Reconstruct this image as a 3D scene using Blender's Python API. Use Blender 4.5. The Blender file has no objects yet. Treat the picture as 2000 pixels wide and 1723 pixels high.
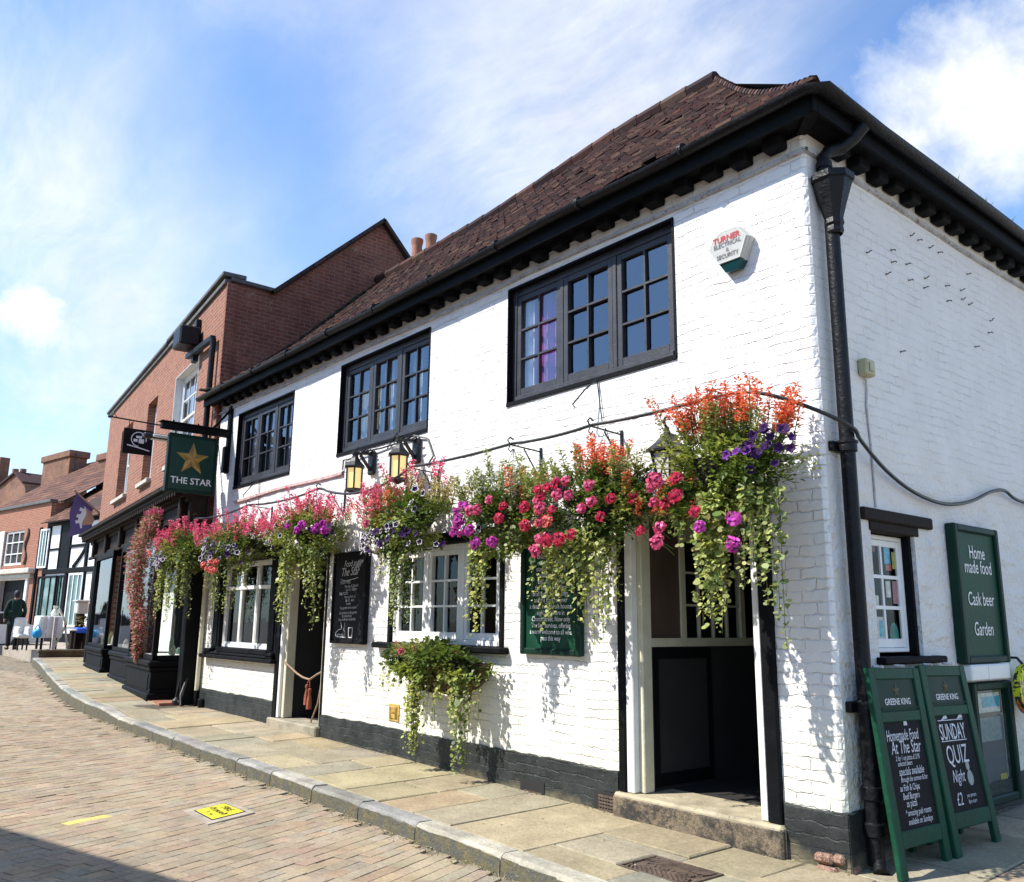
import bpy, math, random
from mathutils import Matrix, Vector, noise as mnoise
random.seed(7)
R_ = math.radians
COL = bpy.context.scene.collection

# ------------------------------------------------------------------ camera (fitted to the photo)
LENS_PX, YAW, PITCH, ROLL = 1680.37, -0.8772562, 0.20836158, 0.01188389
cy, sy = math.cos(YAW), math.sin(YAW)
FWD = Vector((sy*math.cos(PITCH), cy*math.cos(PITCH), math.sin(PITCH)))
rt = Vector((cy, -sy, 0)); upv = rt.cross(FWD)
RT = math.cos(ROLL)*rt + math.sin(ROLL)*upv
UP = -math.sin(ROLL)*rt + math.cos(ROLL)*upv
CAM = Vector((3.112, -5.391, 1.48))
cam = bpy.data.cameras.new('camera'); cam.sensor_fit = 'HORIZONTAL'; cam.sensor_width = 36
cam.lens = LENS_PX/2000*36; cam.clip_end = 2000; cam.clip_start = 0.05
co = bpy.data.objects.new('camera', cam); COL.objects.link(co)
m = Matrix((RT, UP, -FWD)).transposed().to_4x4(); m.translation = CAM; co.matrix_world = m
bpy.context.scene.camera = co
def ray(px, py): return FWD + RT*((px-1000)/LENS_PX) - UP*((py-861.5)/LENS_PX)
def onA(px, py, y=0.0):
    r = ray(px, py); return CAM + r*((y-CAM.y)/r.y)
def onB(px, py, x=0.0):
    r = ray(px, py); return CAM + r*((x-CAM.x)/r.x)
def onZ(px, py, z=0.0):
    r = ray(px, py); return CAM + r*((z-CAM.z)/r.z)

# ------------------------------------------------------------------ mesh helper
class MB:
    def __init__(s, M=None):
        s.v = []; s.f = []; s.c = []; s.setM(M)
    def setM(s, M):
        s.M = M; s.flip = bool(M is not None and M.to_3x3().determinant() < 0); return s
    def add(s, pts, faces, col=None):
        b = len(s.v)
        if s.M is not None: pts = [s.M @ Vector(p) for p in pts]
        s.v.extend([tuple(p) for p in pts])
        for f in faces:
            f = [b+i for i in f]
            if s.flip: f.reverse()
            s.f.append(f); s.c.append(col or (1, 1, 1))
    def quad(s, a, b, c, d, col=None): s.add([a, b, c, d], [(0, 1, 2, 3)], col)
    def box(s, x0, x1, y0, y1, z0, z1, col=None):
        if x0 > x1: x0, x1 = x1, x0
        if y0 > y1: y0, y1 = y1, y0
        if z0 > z1: z0, z1 = z1, z0
        s.add([(x0,y0,z0),(x1,y0,z0),(x1,y1,z0),(x0,y1,z0),(x0,y0,z1),(x1,y0,z1),(x1,y1,z1),(x0,y1,z1)],
              [(0,3,2,1),(4,5,6,7),(0,1,5,4),(1,2,6,5),(2,3,7,6),(3,0,4,7)], col)
    def bbox(s, x0, x1, y0, y1, z0, z1, b=0.01, col=None):   # box with bevelled edges
        if x0 > x1: x0, x1 = x1, x0
        if y0 > y1: y0, y1 = y1, y0
        if z0 > z1: z0, z1 = z1, z0
        b = min(b, (x1-x0)*.4, (y1-y0)*.4, (z1-z0)*.4)
        X, Y, Z = (x0, x1), (y0, y1), (z0, z1); P = []; idx = {}
        for i in (0,1):
            for j in (0,1):
                for k in (0,1):
                    for ax in range(3):
                        p = [X[i] , Y[j], Z[k]]
                        for a2 in range(3):
                            if a2 != ax: p[a2] += b if (i,j,k)[a2] == 0 else -b
                        idx[(i,j,k,ax)] = len(P); P.append(tuple(p))
        F = []
        def q(keys): F.append([idx[k] for k in keys])
        for ax in range(3):
            o = [a for a in range(3) if a != ax]
            for sgn in (0,1):
                ring = []
                for (u, w) in ((0,0),(1,0),(1,1),(0,1)):
                    k = [0,0,0]; k[ax] = sgn; k[o[0]] = u; k[o[1]] = w; ring.append((*k, ax))
                if (sgn == 0) ^ (ax == 1): ring.reverse()
                q(ring)
        for ax in range(3):      # edges parallel to ax
            o = [a for a in range(3) if a != ax]
            for u in (0,1):
                for w in (0,1):
                    k0 = [0,0,0]; k0[o[0]] = u; k0[o[1]] = w; k1 = list(k0); k1[ax] = 1
                    ring = [(*k0,o[0]),(*k1,o[0]),(*k1,o[1]),(*k0,o[1])]
                    if (u ^ w) ^ (ax == 1) ^ 1: ring.reverse()
                    q(ring)
        for i in (0,1):
            for j in (0,1):
                for k in (0,1):
                    ring = [(i,j,k,0),(i,j,k,1),(i,j,k,2)]
                    if (i+j+k) % 2 == 0: ring.reverse()
                    q(ring)
        s.add(P, F, col)
    def frame(s, a0, a1, z0, z1, t, w0, w1, b=.008):      # picture frame: uprights full height, rails butted between them
        s.bbox(a0,a0+t,w0,w1,z0,z1,b); s.bbox(a1-t,a1,w0,w1,z0,z1,b); s.bbox(a0+t-.001,a1-t+.001,w0,w1-.0025,z0+.0015,z0+t,b); s.bbox(a0+t-.001,a1-t+.001,w0,w1-.0025,z1-t,z1-.0015,b)
    def bar(s, p, q, w, h, col=None, up=(0,0,1)):
        p, q = Vector(p), Vector(q); d = (q-p).normalized(); u = Vector(up)
        if abs(d.dot(u)) > .98: u = Vector((0,1,0))
        r = d.cross(u).normalized()*w/2; t = r.cross(d).normalized()*h/2
        s.add([p-r-t,p+r-t,p+r+t,p-r+t,q-r-t,q+r-t,q+r+t,q-r+t],
              [(0,1,2,3),(7,6,5,4),(4,5,1,0),(5,6,2,1),(6,7,3,2),(7,4,0,3)], col)
    def tube(s, pts, r, seg=8, col=None, cap=True):
        pts = [Vector(p) for p in pts]; n = len(pts); P = []; F = []
        rr = r if isinstance(r, (list, tuple)) else [r]*n
        ref = Vector((0,0,1))
        d0 = (pts[1]-pts[0]).normalized()
        if abs(d0.dot(ref)) > .95: ref = Vector((1,0,0))
        a = d0.cross(ref).normalized()
        for i in range(n):
            d = (pts[min(i+1,n-1)]-pts[max(i-1,0)]).normalized()
            a = (a - d*a.dot(d)).normalized(); b = d.cross(a)
            for k in range(seg):
                t = 2*math.pi*k/seg; P.append(pts[i]+(a*math.cos(t)+b*math.sin(t))*rr[i])
        for i in range(n-1):
            for k in range(seg):
                k2 = (k+1)%seg; F.append((i*seg+k, i*seg+k2, (i+1)*seg+k2, (i+1)*seg+k))
        if cap: F.append(tuple(reversed(range(seg)))); F.append(tuple((n-1)*seg+k for k in range(seg)))
        s.add(P, F, col)
    def lathe(s, prof, c=(0,0,0), seg=16, col=None, cap=True):
        c = Vector(c); P = []; F = []; n = len(prof)
        for (r, z) in prof:
            for k in range(seg):
                t = 2*math.pi*k/seg; P.append(c+Vector((r*math.cos(t), r*math.sin(t), z)))
        for i in range(n-1):
            for k in range(seg):
                k2 = (k+1)%seg; F.append((i*seg+k, i*seg+k2, (i+1)*seg+k2, (i+1)*seg+k))
        if cap: F.append(tuple(reversed(range(seg)))); F.append(tuple((n-1)*seg+k for k in range(seg)))
        s.add(P, F, col)
    def prism(s, poly, w0, w1, col=None):  # polygon in local (x,z), extruded along y
        n = len(poly)
        P = [(x, w0, z) for x, z in poly] + [(x, w1, z) for x, z in poly]
        F = [tuple(range(n)), tuple(reversed(range(n, 2*n)))]
        for i in range(n): j = (i+1)%n; F.append((j, i, n+i, n+j))
        s.add(P, F, col)
    def build(s, name, mat=None, parent=None, smooth=False, kind=None):
        me = bpy.data.meshes.new(name); me.from_pydata(s.v, [], s.f); me.update()
        if any(c != (1,1,1) for c in s.c):
            at = me.color_attributes.new('Col', 'FLOAT_COLOR', 'CORNER'); buf = []
            for f, c in zip(s.f, s.c): buf.extend([c[0], c[1], c[2], 1.0]*len(f))
            at.data.foreach_set('color', buf)
        if mat: me.materials.append(mat)
        if smooth:
            me.polygons.foreach_set('use_smooth', [True]*len(me.polygons))
            try: me.set_sharp_from_angle(angle=R_(42))
            except Exception: pass
        o = bpy.data.objects.new(name, me); COL.objects.link(o)
        if parent is not None: attach(o, parent)
        if kind: o['kind'] = kind
        return o
def world_of(o):
    M = Matrix.Translation(o.location)
    return M if o.parent is None else world_of(o.parent) @ o.matrix_parent_inverse @ M
def attach(o, parent):
    o.parent = parent; o.matrix_parent_inverse = world_of(parent).inverted()
def thing(name, label, cat, loc=(0,0,0), group=None):
    o = bpy.data.objects.new(name, None); COL.objects.link(o); o.location = loc
    o['label'] = label; o['category'] = cat; o.empty_display_size = .1
    if group: o['group'] = group
    return o
def tag(o, label, cat, group=None):
    o['label'] = label; o['category'] = cat
    if group: o['group'] = group
    return o
def instance(mesh_ob, name, parent, M):   # copy of a prototype mesh, placed with M (world), as a child
    o = mesh_ob.copy(); o.name = name; COL.objects.link(o); o.parent = parent
    o.matrix_parent_inverse = Matrix.Identity(4)
    o.matrix_basis = world_of(parent).inverted() @ M
    return o
TXT = {}
def text_geo(t, shear=0, bold=0):
    key = (t, shear, bold)
    if key not in TXT:
        cu = bpy.data.curves.new('lettering', 'FONT'); cu.body = t; cu.align_x = 'CENTER'; cu.size = 1; cu.shear = shear
        cu.resolution_u = 3; cu.offset = bold
        o = bpy.data.objects.new('lettering', cu); COL.objects.link(o)
        dg = bpy.context.evaluated_depsgraph_get(); ev = o.evaluated_get(dg); me = ev.to_mesh()
        TXT[key] = ([tuple(v.co) for v in me.vertices], [tuple(p.vertices) for p in me.polygons])
        ev.to_mesh_clear(); bpy.data.objects.remove(o); bpy.data.curves.remove(cu)
    return TXT[key]
def add_text(mb, t, pos, right, up, size, xs=1.0, shear=0, bold=0, col=None):
    vs, fs = text_geo(t, shear, bold); right = Vector(right).normalized(); up = Vector(up).normalized(); pos = Vector(pos)
    mb.add([pos+right*(v[0]*size*xs)+up*(v[1]*size) for v in vs], fs, col)

# ------------------------------------------------------------------ materials
MATS = {}
def nodes(name):
    m = bpy.data.materials.new(name); m.use_nodes = True; nt = m.node_tree; nt.nodes.clear()
    out = nt.nodes.new('ShaderNodeOutputMaterial'); MATS[name] = m
    return m, nt, out
def N(nt, t, **kw):
    n = nt.nodes.new(t)
    for k, v in kw.items():
        if k.startswith('i_'): n.inputs[int(k[2:])].default_value = v
        elif k in n.inputs and not hasattr(n, k): n.inputs[k].default_value = v
        else: setattr(n, k, v)
    return n
def L(nt, a, b): nt.links.new(a, b)
def noise_(nt, vec, scale, detail=4, rough=.55, dist=0.0):
    n = nt.nodes.new('ShaderNodeTexNoise'); n.inputs['Scale'].default_value = scale; n.inputs['Detail'].default_value = detail
    n.inputs['Roughness'].default_value = rough; n.inputs['Distortion'].default_value = dist
    if vec is not None: L(nt, vec, n.inputs['Vector'])
    return n.outputs['Fac']
def ramp(nt, fac, a, b, ca=(0,0,0,1), cb=(1,1,1,1)):
    r = nt.nodes.new('ShaderNodeValToRGB'); r.color_ramp.elements[0].position = a; r.color_ramp.elements[1].position = b
    r.color_ramp.elements[0].color = ca; r.color_ramp.elements[1].color = cb; L(nt, fac, r.inputs[0]); return r.outputs[0]
def mixc(nt, fac, a, b, mode='MIX'):
    n = nt.nodes.new('ShaderNodeMix'); n.data_type = 'RGBA'; n.blend_type = mode
    if isinstance(fac, (int, float)): n.inputs[0].default_value = fac
    else: L(nt, fac, n.inputs[0])
    for sock, v in ((n.inputs[6], a), (n.inputs[7], b)):
        if isinstance(v, tuple): sock.default_value = (*v, 1) if len(v) == 3 else v
        else: L(nt, v, sock)
    return n.outputs[2]
def mth(nt, op, a, b=None, c=None):
    n = nt.nodes.new('ShaderNodeMath'); n.operation = op
    for i, v in enumerate((a, b, c)):
        if v is None: continue
        if isinstance(v, (int, float)): n.inputs[i].default_value = v
        else: L(nt, v, n.inputs[i])
    return n.outputs[0]
def objco(nt): return nt.nodes.new('ShaderNodeTexCoord').outputs['Object']
def bump(nt, h, dist=.01, strength=1.0, normal=None):
    b = nt.nodes.new('ShaderNodeBump'); b.inputs['Distance'].default_value = dist; b.inputs['Strength'].default_value = strength
    L(nt, h, b.inputs['Height'])
    if normal is not None: L(nt, normal, b.inputs['Normal'])
    return b.outputs[0]
def pbsdf(nt, out, col, rough=.6, spec=.4, metal=0.0, normal=None):
    p = nt.nodes.new('ShaderNodeBsdfPrincipled')
    if isinstance(col, tuple): p.inputs['Base Color'].default_value = (*col, 1) if len(col) == 3 else col
    else: L(nt, col, p.inputs['Base Color'])
    if isinstance(rough, (int, float)): p.inputs['Roughness'].default_value = rough
    else: L(nt, rough, p.inputs['Roughness'])
    p.inputs['Specular IOR Level'].default_value = spec; p.inputs['Metallic'].default_value = metal
    if normal is not None: L(nt, normal, p.inputs['Normal'])
    L(nt, p.outputs[0], out.inputs[0]); return p
def mat(name, col, rough=.6, var=.25, scale=6, bmp=.003, bscale=40, spec=.4, metal=0, chips=None, chip_t=.66, attr=False):
    """painted / plain surface with uneven tone, fine bump and optional chips of another colour"""
    m, nt, out = nodes(name); c = objco(nt)
    base = col
    if attr:
        a = nt.nodes.new('ShaderNodeAttribute'); a.attribute_name = 'Col'; base = a.outputs[0]
    n1 = noise_(nt, c, scale, 5, .6)
    lo = mixc(nt, 1.0, base, (1-var,)*3, 'MULTIPLY'); hi = mixc(nt, 1.0, base, (1+var,)*3, 'MULTIPLY')
    k = mixc(nt, ramp(nt, n1, .3, .7), lo, hi)
    if chips:
        n2 = noise_(nt, c, scale*5, 6, .7); k = mixc(nt, ramp(nt, n2, chip_t, chip_t+.03), k, chips)
    nb = noise_(nt, c, bscale, 3)
    rg = mth(nt, 'ADD', mth(nt, 'MULTIPLY', n1, .25), rough-.12)
    pbsdf(nt, out, k, rg, spec, metal, bump(nt, nb, bmp) if bmp else None)
    return m

def planar(nt, ax):   # (a, z) coordinates for a wall running along x ('x') or y ('y')
    s = nt.nodes.new('ShaderNodeSeparateXYZ'); L(nt, objco(nt), s.inputs[0])
    cb = nt.nodes.new('ShaderNodeCombineXYZ'); L(nt, s.outputs[0 if ax == 'x' else 1], cb.inputs[0]); L(nt, s.outputs[2], cb.inputs[1])
    return cb.outputs[0], s
def brick_tex(nt, vec, w, h, mortar, smooth=.1, offset=.5, c1=(1,1,1), c2=(1,1,1), cm=(0,0,0)):
    b = nt.nodes.new('ShaderNodeTexBrick'); b.inputs['Scale'].default_value = 1; b.inputs['Brick Width'].default_value = w
    b.inputs['Row Height'].default_value = h; b.inputs['Mortar Size'].default_value = mortar; b.inputs['Mortar Smooth'].default_value = smooth
    b.offset = offset; b.inputs['Color1'].default_value = (*c1, 1); b.inputs['Color2'].default_value = (*c2, 1); b.inputs['Mortar'].default_value = (*cm, 1)
    L(nt, vec, b.inputs['Vector']); return b
def wobble(nt, vec, scale, amt):
    n = nt.nodes.new('ShaderNodeTexNoise'); n.inputs['Scale'].default_value = scale; n.inputs['Detail'].default_value = 3; L(nt, vec, n.inputs['Vector'])
    s = nt.nodes.new('ShaderNodeVectorMath'); s.operation = 'SUBTRACT'; L(nt, n.outputs['Color'], s.inputs[0]); s.inputs[1].default_value = (.5,.5,.5)
    k = nt.nodes.new('ShaderNodeVectorMath'); k.operation = 'SCALE'; L(nt, s.outputs[0], k.inputs[0]); k.inputs['Scale'].default_value = amt
    a = nt.nodes.new('ShaderNodeVectorMath'); a.operation = 'ADD'; L(nt, vec, a.inputs[0]); L(nt, k.outputs[0], a.inputs[1]); return a.outputs[0]

def white_brick(name, ax, rubble=False, dark=False):
    m, nt, out = nodes(name); v, sep = planar(nt, ax); c = objco(nt)
    vw = wobble(nt, wobble(nt, v, 2.2, .06), 14, .045)
    b = brick_tex(nt, vw, .23, .078, .009, 1.0)
    joint = b.outputs['Fac']
    mask = ramp(nt, noise_(nt, c, 3.2, 6, .75), .38, .62)          # thick paint has filled many joints
    h = mth(nt, 'MULTIPLY', mth(nt, 'MULTIPLY', joint, mask), .30 if rubble else (.45 if dark else .75)); h = mth(nt, 'SUBTRACT', 1.0, h)
    ripple = noise_(nt, vw, 9, 3)
    h = mth(nt, 'ADD', h, mth(nt, 'MULTIPLY', ripple, .45 if rubble else .9)); h = mth(nt, 'ADD', h, mth(nt, 'MULTIPLY', noise_(nt, c, 60, 3), .22))
    if rubble:
        zf = ramp(nt, mth(nt, 'ADD', sep.outputs[2], mth(nt, 'MULTIPLY', noise_(nt, c, 1.5, 3), .8)), .0, 1.0)
        rr = nt.nodes.new('ShaderNodeMapRange'); L(nt, mth(nt, 'ADD', sep.outputs[2], mth(nt, 'MULTIPLY', noise_(nt, c, 1.5, 3), .8)), rr.inputs[0])
        rr.inputs[1].default_value = 2.7; rr.inputs[2].default_value = 3.3
        vs = nt.nodes.new('ShaderNodeMapping'); vs.inputs['Scale'].default_value = (4.5, 8, 1); L(nt, wobble(nt, v, 5, .12), vs.inputs[0])
        vo = nt.nodes.new('ShaderNodeTexVoronoi'); vo.feature = 'SMOOTH_F1'; L(nt, vs.outputs[0], vo.inputs['Vector']); vo.inputs['Scale'].default_value = 1
        hr = mth(nt, 'ADD', mth(nt, 'MULTIPLY', vo.outputs['Distance'], -2.2), mth(nt, 'MULTIPLY', noise_(nt, c, 22, 4), 1.5))
        mx = nt.nodes.new('ShaderNodeMix'); L(nt, rr.outputs[0], mx.inputs[0]); L(nt, hr, mx.inputs[2]); L(nt, h, mx.inputs[3]); h = mx.outputs[0]
    if dark:
        col = mixc(nt, ramp(nt, noise_(nt, c, 4, 6, .7), .35, .7), (.012,.015,.015), (.040,.045,.044))
        col = mixc(nt, ramp(nt, noise_(nt, c, 22, 5, .75), .66, .70), col, (.20,.20,.19))
        low = nt.nodes.new('ShaderNodeMapRange'); L(nt, mth(nt, 'ADD', sep.outputs[2], mth(nt, 'MULTIPLY', noise_(nt, c, 7, 4), -.25)), low.inputs[0])
        low.inputs[1].default_value = -.05; low.inputs[2].default_value = -.16
        col = mixc(nt, low.outputs[0], col, (.16,.14,.09))
    else:
        col = mixc(nt, ramp(nt, noise_(nt, c, 3, 5, .6), .3, .7), (.70,.68,.635) if rubble else (.77,.75,.715), (.775,.755,.71) if rubble else (.84,.825,.795))
        g = nt.nodes.new('ShaderNodeMapRange'); L(nt, mth(nt, 'ADD', sep.outputs[2], mth(nt, 'MULTIPLY', noise_(nt, c, 2, 4), 1.2)), g.inputs[0])
        g.inputs[1].default_value = 1.9; g.inputs[2].default_value = .7
        col = mixc(nt, mth(nt, 'MULTIPLY', g.outputs[0], .75), col, (.71,.69,.52))          # greenish splash stain low on the wall
        col = mixc(nt, ramp(nt, noise_(nt, c, 26, 5, .75), .715, .75), col, (.30,.25,.20))    # chipped paint
        col = mixc(nt, mth(nt, 'MULTIPLY', mth(nt, 'MULTIPLY', joint, mask), .15 if rubble else .28), col, (.50,.49,.46))
        edge = nt.nodes.new('ShaderNodeMapping'); edge.inputs['Scale'].default_value = (5, 5, .6); L(nt, c, edge.inputs[0])
        st = ramp(nt, noise_(nt, edge.outputs[0], 1.2, 5, .65), .60, .82)
        col = mixc(nt, mth(nt, 'MULTIPLY', st, .6), col, (.55,.53,.47))                      # rain streaks
    pbsdf(nt, out, col, .55 if dark else .62, .3, 0, bump(nt, h, .02 if rubble else .0125, 1.0))
    return m

def red_brick(name, ax, c1=(.30,.105,.06), c2=(.20,.065,.045), cm=(.36,.29,.22), soot=0.0, w=.225, h=.075, tint=.6):
    m, nt, out = nodes(name); v, sep = planar(nt, ax); c = objco(nt)
    vw = wobble(nt, v, 9, .012)
    b = brick_tex(nt, vw, w, h, .008, .3, .5, c1, c2, cm)
    col = b.outputs['Color']
    col = mixc(nt, mth(nt, 'MULTIPLY', ramp(nt, noise_(nt, c, 3.5, 6, .7), .35, .75), tint), col, (.40,.20,.12))
    col = mixc(nt, mth(nt, 'MULTIPLY', ramp(nt, noise_(nt, vw, 14, 3), .5, .75), .45), col, (.12,.05,.04))
    col = mixc(nt, mth(nt, 'MULTIPLY', ramp(nt, noise_(nt, c, 6, 6, .75), .60, .68), .55), col, (.48,.38,.29))
    if soot: col = mixc(nt, mth(nt, 'MULTIPLY', ramp(nt, noise_(nt, c, .8, 5, .6), .38, .72), soot), col, (.035,.022,.02))
    hh = mth(nt, 'ADD', mth(nt, 'MULTIPLY', b.outputs['Fac'], -1.0), mth(nt, 'MULTIPLY', noise_(nt, c, 45, 3), .5))
    pbsdf(nt, out, col, .85, .2, 0, bump(nt, hh, .008))
    return m

def tile_attr(name, rough=.85, lichen=True):
    m, nt, out = nodes(name); c = objco(nt)
    a = nt.nodes.new('ShaderNodeAttribute'); a.attribute_name = 'Col'
    col = mixc(nt, ramp(nt, noise_(nt, c, 9, 6, .7), .3, .75), mixc(nt, 1.0, a.outputs[0], (.6,.6,.62), 'MULTIPLY'), mixc(nt, 1.0, a.outputs[0], (1.35,1.3,1.25), 'MULTIPLY'))
    if lichen: col = mixc(nt, mth(nt, 'MULTIPLY', ramp(nt, noise_(nt, c, 30, 5, .75), .64, .70), .8), col, (.17,.16,.09))
    pbsdf(nt, out, col, rough, .25, 0, bump(nt, noise_(nt, c, 55, 4), .004))
    return m

def stone_attr(name, grain=.5, moss=.0, rough=.85):
    m, nt, out = nodes(name); c = objco(nt)
    a = nt.nodes.new('ShaderNodeAttribute'); a.attribute_name = 'Col'
    n1 = noise_(nt, c, 2.6, 7, .68); n2 = noise_(nt, c, 38, 5, .7)
    col = mixc(nt, ramp(nt, n1, .32, .7), mixc(nt, 1.0, a.outputs[0], (1-grain*.55,)*3, 'MULTIPLY'), mixc(nt, 1.0, a.outputs[0], (1+grain*.3,)*3, 'MULTIPLY'))
    col = mixc(nt, ramp(nt, n2, .38, .68), mixc(nt, 1.0, col, (.72,.70,.66), 'MULTIPLY'), col)
    col = mixc(nt, mth(nt, 'MULTIPLY', ramp(nt, noise_(nt, c, 7, 6, .8), .66, .74), .5), col, (.10,.085,.06))
    if name == 'paver':
        col = mixc(nt, mth(nt, 'MULTIPLY', ramp(nt, noise_(nt, c, .9, 6, .65), .52, .75), .45), col, (.17,.14,.10))
        col = mixc(nt, mth(nt, 'MULTIPLY', ramp(nt, noise_(nt, c, 1.4, 5, .6), .56, .74), .5), col, (.36,.34,.22))
        sp = nt.nodes.new('ShaderNodeMapping'); sp.inputs['Scale'].default_value = (.12,.9,1); L(nt, c, sp.inputs[0])
        col = mixc(nt, mth(nt, 'MULTIPLY', ramp(nt, noise_(nt, sp.outputs[0], 1.5, 4, .6), .5, .8), .35), col, (.52,.45,.33))
    if moss: col = mixc(nt, mth(nt, 'MULTIPLY', ramp(nt, noise_(nt, c, 5, 6, .75), .54, .66), moss), col, (.13,.14,.05))
    pbsdf(nt, out, col, rough, .25, 0, bump(nt, mth(nt, 'ADD', n2, mth(nt, 'MULTIPLY', n1, 1.5)), .006))
    return m

def leaf_mat(name, trans=.35, rough=.5, spec=.35):
    m, nt, out = nodes(name)
    a = nt.nodes.new('ShaderNodeAttribute'); a.attribute_name = 'Col'
    n = noise_(nt, objco(nt), 60, 2)
    col = mixc(nt, n, mixc(nt, 1.0, a.outputs[0], (.7,.7,.7), 'MULTIPLY'), mixc(nt, 1.0, a.outputs[0], (1.3,1.3,1.3), 'MULTIPLY'))
    p = nt.nodes.new('ShaderNodeBsdfPrincipled'); L(nt, col, p.inputs['Base Color']); p.inputs['Roughness'].default_value = rough; p.inputs['Specular IOR Level'].default_value = spec
    t = nt.nodes.new('ShaderNodeBsdfTranslucent'); L(nt, mixc(nt, 1.0, col, (1.3,1.3,.8), 'MULTIPLY') if 'flower' not in name else col, t.inputs[0])
    mx = nt.nodes.new('ShaderNodeMixShader'); mx.inputs[0].default_value = trans; L(nt, p.outputs[0], mx.inputs[1]); L(nt, t.outputs[0], mx.inputs[2]); L(nt, mx.outputs[0], out.inputs[0])
    return m

def glass_mat(name, ior=1.75, tint=(.75,.8,.82), wav=.0012):
    m, nt, out = nodes(name)
    nb = bump(nt, noise_(nt, objco(nt), 5, 2), wav)
    lw = nt.nodes.new('ShaderNodeLayerWeight'); lw.inputs['Blend'].default_value = .5; r0 = ((ior-1)/(ior+1))**2
    fr = mth(nt, 'ADD', mth(nt, 'MULTIPLY', mth(nt, 'POWER', lw.outputs['Facing'], 5.0), 1-r0), r0)
    tr = nt.nodes.new('ShaderNodeBsdfTransparent'); tr.inputs[0].default_value = (*tint, 1)
    gl = nt.nodes.new('ShaderNodeBsdfGlossy'); gl.inputs['Roughness'].default_value = .015; gl.inputs[0].default_value = (.82,.91,1,1); L(nt, nb, gl.inputs['Normal'])
    mx = nt.nodes.new('ShaderNodeMixShader'); L(nt, fr, mx.inputs[0]); L(nt, tr.outputs[0], mx.inputs[1]); L(nt, gl.outputs[0], mx.inputs[2])
    L(nt, mx.outputs[0], out.inputs[0]); return m

white_brick('white_brick_front', 'x'); white_brick('white_brick_side', 'y', rubble=True); white_brick('black_plinth', 'x', dark=True); white_brick('black_plinth_side', 'y', dark=True)
mat('white_plaster', (.78,.78,.77), .6, .06, 4, .006, 25)
red_brick('red_brick_front', 'x', (.27,.098,.06), (.19,.062,.045)); red_brick('red_brick_gable', 'y', (.26,.07,.045), (.17,.045,.033), (.34,.23,.17), soot=.55)
red_brick('red_brick_far', 'x', (.34,.12,.07), (.26,.09,.06), (.40,.30,.22), tint=.4)
red_brick('chimney_brick', 'x', (.22,.10,.06), (.15,.07,.045), (.26,.20,.15), soot=.5)
mat('black_paint', (.0055,.006,.007), .6, .35, 5, .003, 50, .09, chips=(.08,.08,.08), chip_t=.73)
mat('blue_black_paint', (.024,.027,.036), .55, .35, 7, .003, 60, .45, chips=(.16,.165,.18), chip_t=.66)
mat('black_iron', (.011,.011,.012), .45, .3, 12, .003, 60, .4)
mat('black_pipe', (.007,.0075,.009), .42, .4, 9, .006, 40, .22, chips=(.06,.055,.06), chip_t=.70)
mat('white_paint', (.80,.80,.77), .4, .06, 8, .002, 60, .45, chips=(.45,.42,.35), chip_t=.73)
mat('cream_paint', (.62,.59,.44), .5, .12, 6, .003, 40, chips=(.30,.26,.18), chip_t=.70)
mat('grey_trim', (.42,.42,.42), .7, .3, 6, .004, 30, chips=(.22,.12,.08), chip_t=.58)
mat('pink_trim', (.55,.38,.36), .7, .3, 8, .004, 30, chips=(.28,.14,.12), chip_t=.56)
mat('dark_wood', (.022,.016,.013), .75, .3, 6, .005, 30, .15)
mat('brown_panel', (.09,.062,.045), .55, .2, 3, .003, 20)
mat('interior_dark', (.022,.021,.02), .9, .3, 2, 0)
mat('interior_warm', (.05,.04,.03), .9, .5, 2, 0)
mat('curtain_white', (.62,.62,.66), .9, .15, 14, .01, 18)
mat('curtain_purple', (.46,.13,.42), .9, .3, 3, .01, 18)
mat('curtain_brown', (.24,.22,.14), .9, .3, 3, .01, 18)
glass_mat('old_glass', 2.25); glass_mat('clear_glass', 1.40, (.85,.9,.88)); glass_mat('thin_glass', 1.16, (.9,.92,.9))
mat('sign_green', (.009,.044,.030), .45, .15, 4, .001, 60, .25)
mat('sign_green_dark', (.005,.026,.017), .5, .2, 4, .001, 60, .18)
mat('board_green', (.006,.052,.027), .5, .3, 6, .003, 40, .18, chips=(.16,.24,.16), chip_t=.75)
mat('chalk_black', (.009,.009,.011), .7, .5, 3, .002, 60, .15)
mat('chalk_white', (.62,.63,.66), .9, .25, 60, 0)
mat('letter_white', (.78,.78,.76), .5, .05, 30, 0)
mat('letter_dim', (.30,.33,.31), .6, .2, 30, 0)
mat('letter_red', (.38,.03,.04), .5, .1, 30, 0); mat('letter_grey', (.11,.11,.12), .5, .1, 30, 0)
mat('gold', (.42,.27,.055), .5, .3, 9, .002, 40, .4)
mat('gold_dark', (.30,.17,.04), .5, .3, 9, .002, 40, .4)
mat('gold_dull', (.09,.07,.02), .6, .3, 9, .002, 40, .4)
mat('alarm_white', (.40,.40,.375), .35, .04, 8, .001, 50, .4)
mat('plastic_white', (.78,.78,.74), .35, .04, 8, .001, 50, .5)
mat('plastic_teal', (.003,.045,.05), .25, .2, 8, .001, 50, .5)
mat('plastic_cream', (.40,.38,.22), .45, .15, 12, .002, 50, .5)
mat('hose_rubber', (.02,.022,.02), .4, .3, 10, .002, 50, .5)
mat('rope', (.30,.20,.14), .9, .3, 40, .004, 120)
mat('tassel', (.30,.09,.05), .9, .3, 40, .004, 120)
mat('basket_liner', (.03,.026,.02), .9, .5, 20, .01, 60)
mat('manger_wood', (.10,.055,.03), .85, .5, 14, .006, 40)
mat('terracotta', (.30,.13,.08), .8, .25, 8, .004, 40)
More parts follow.
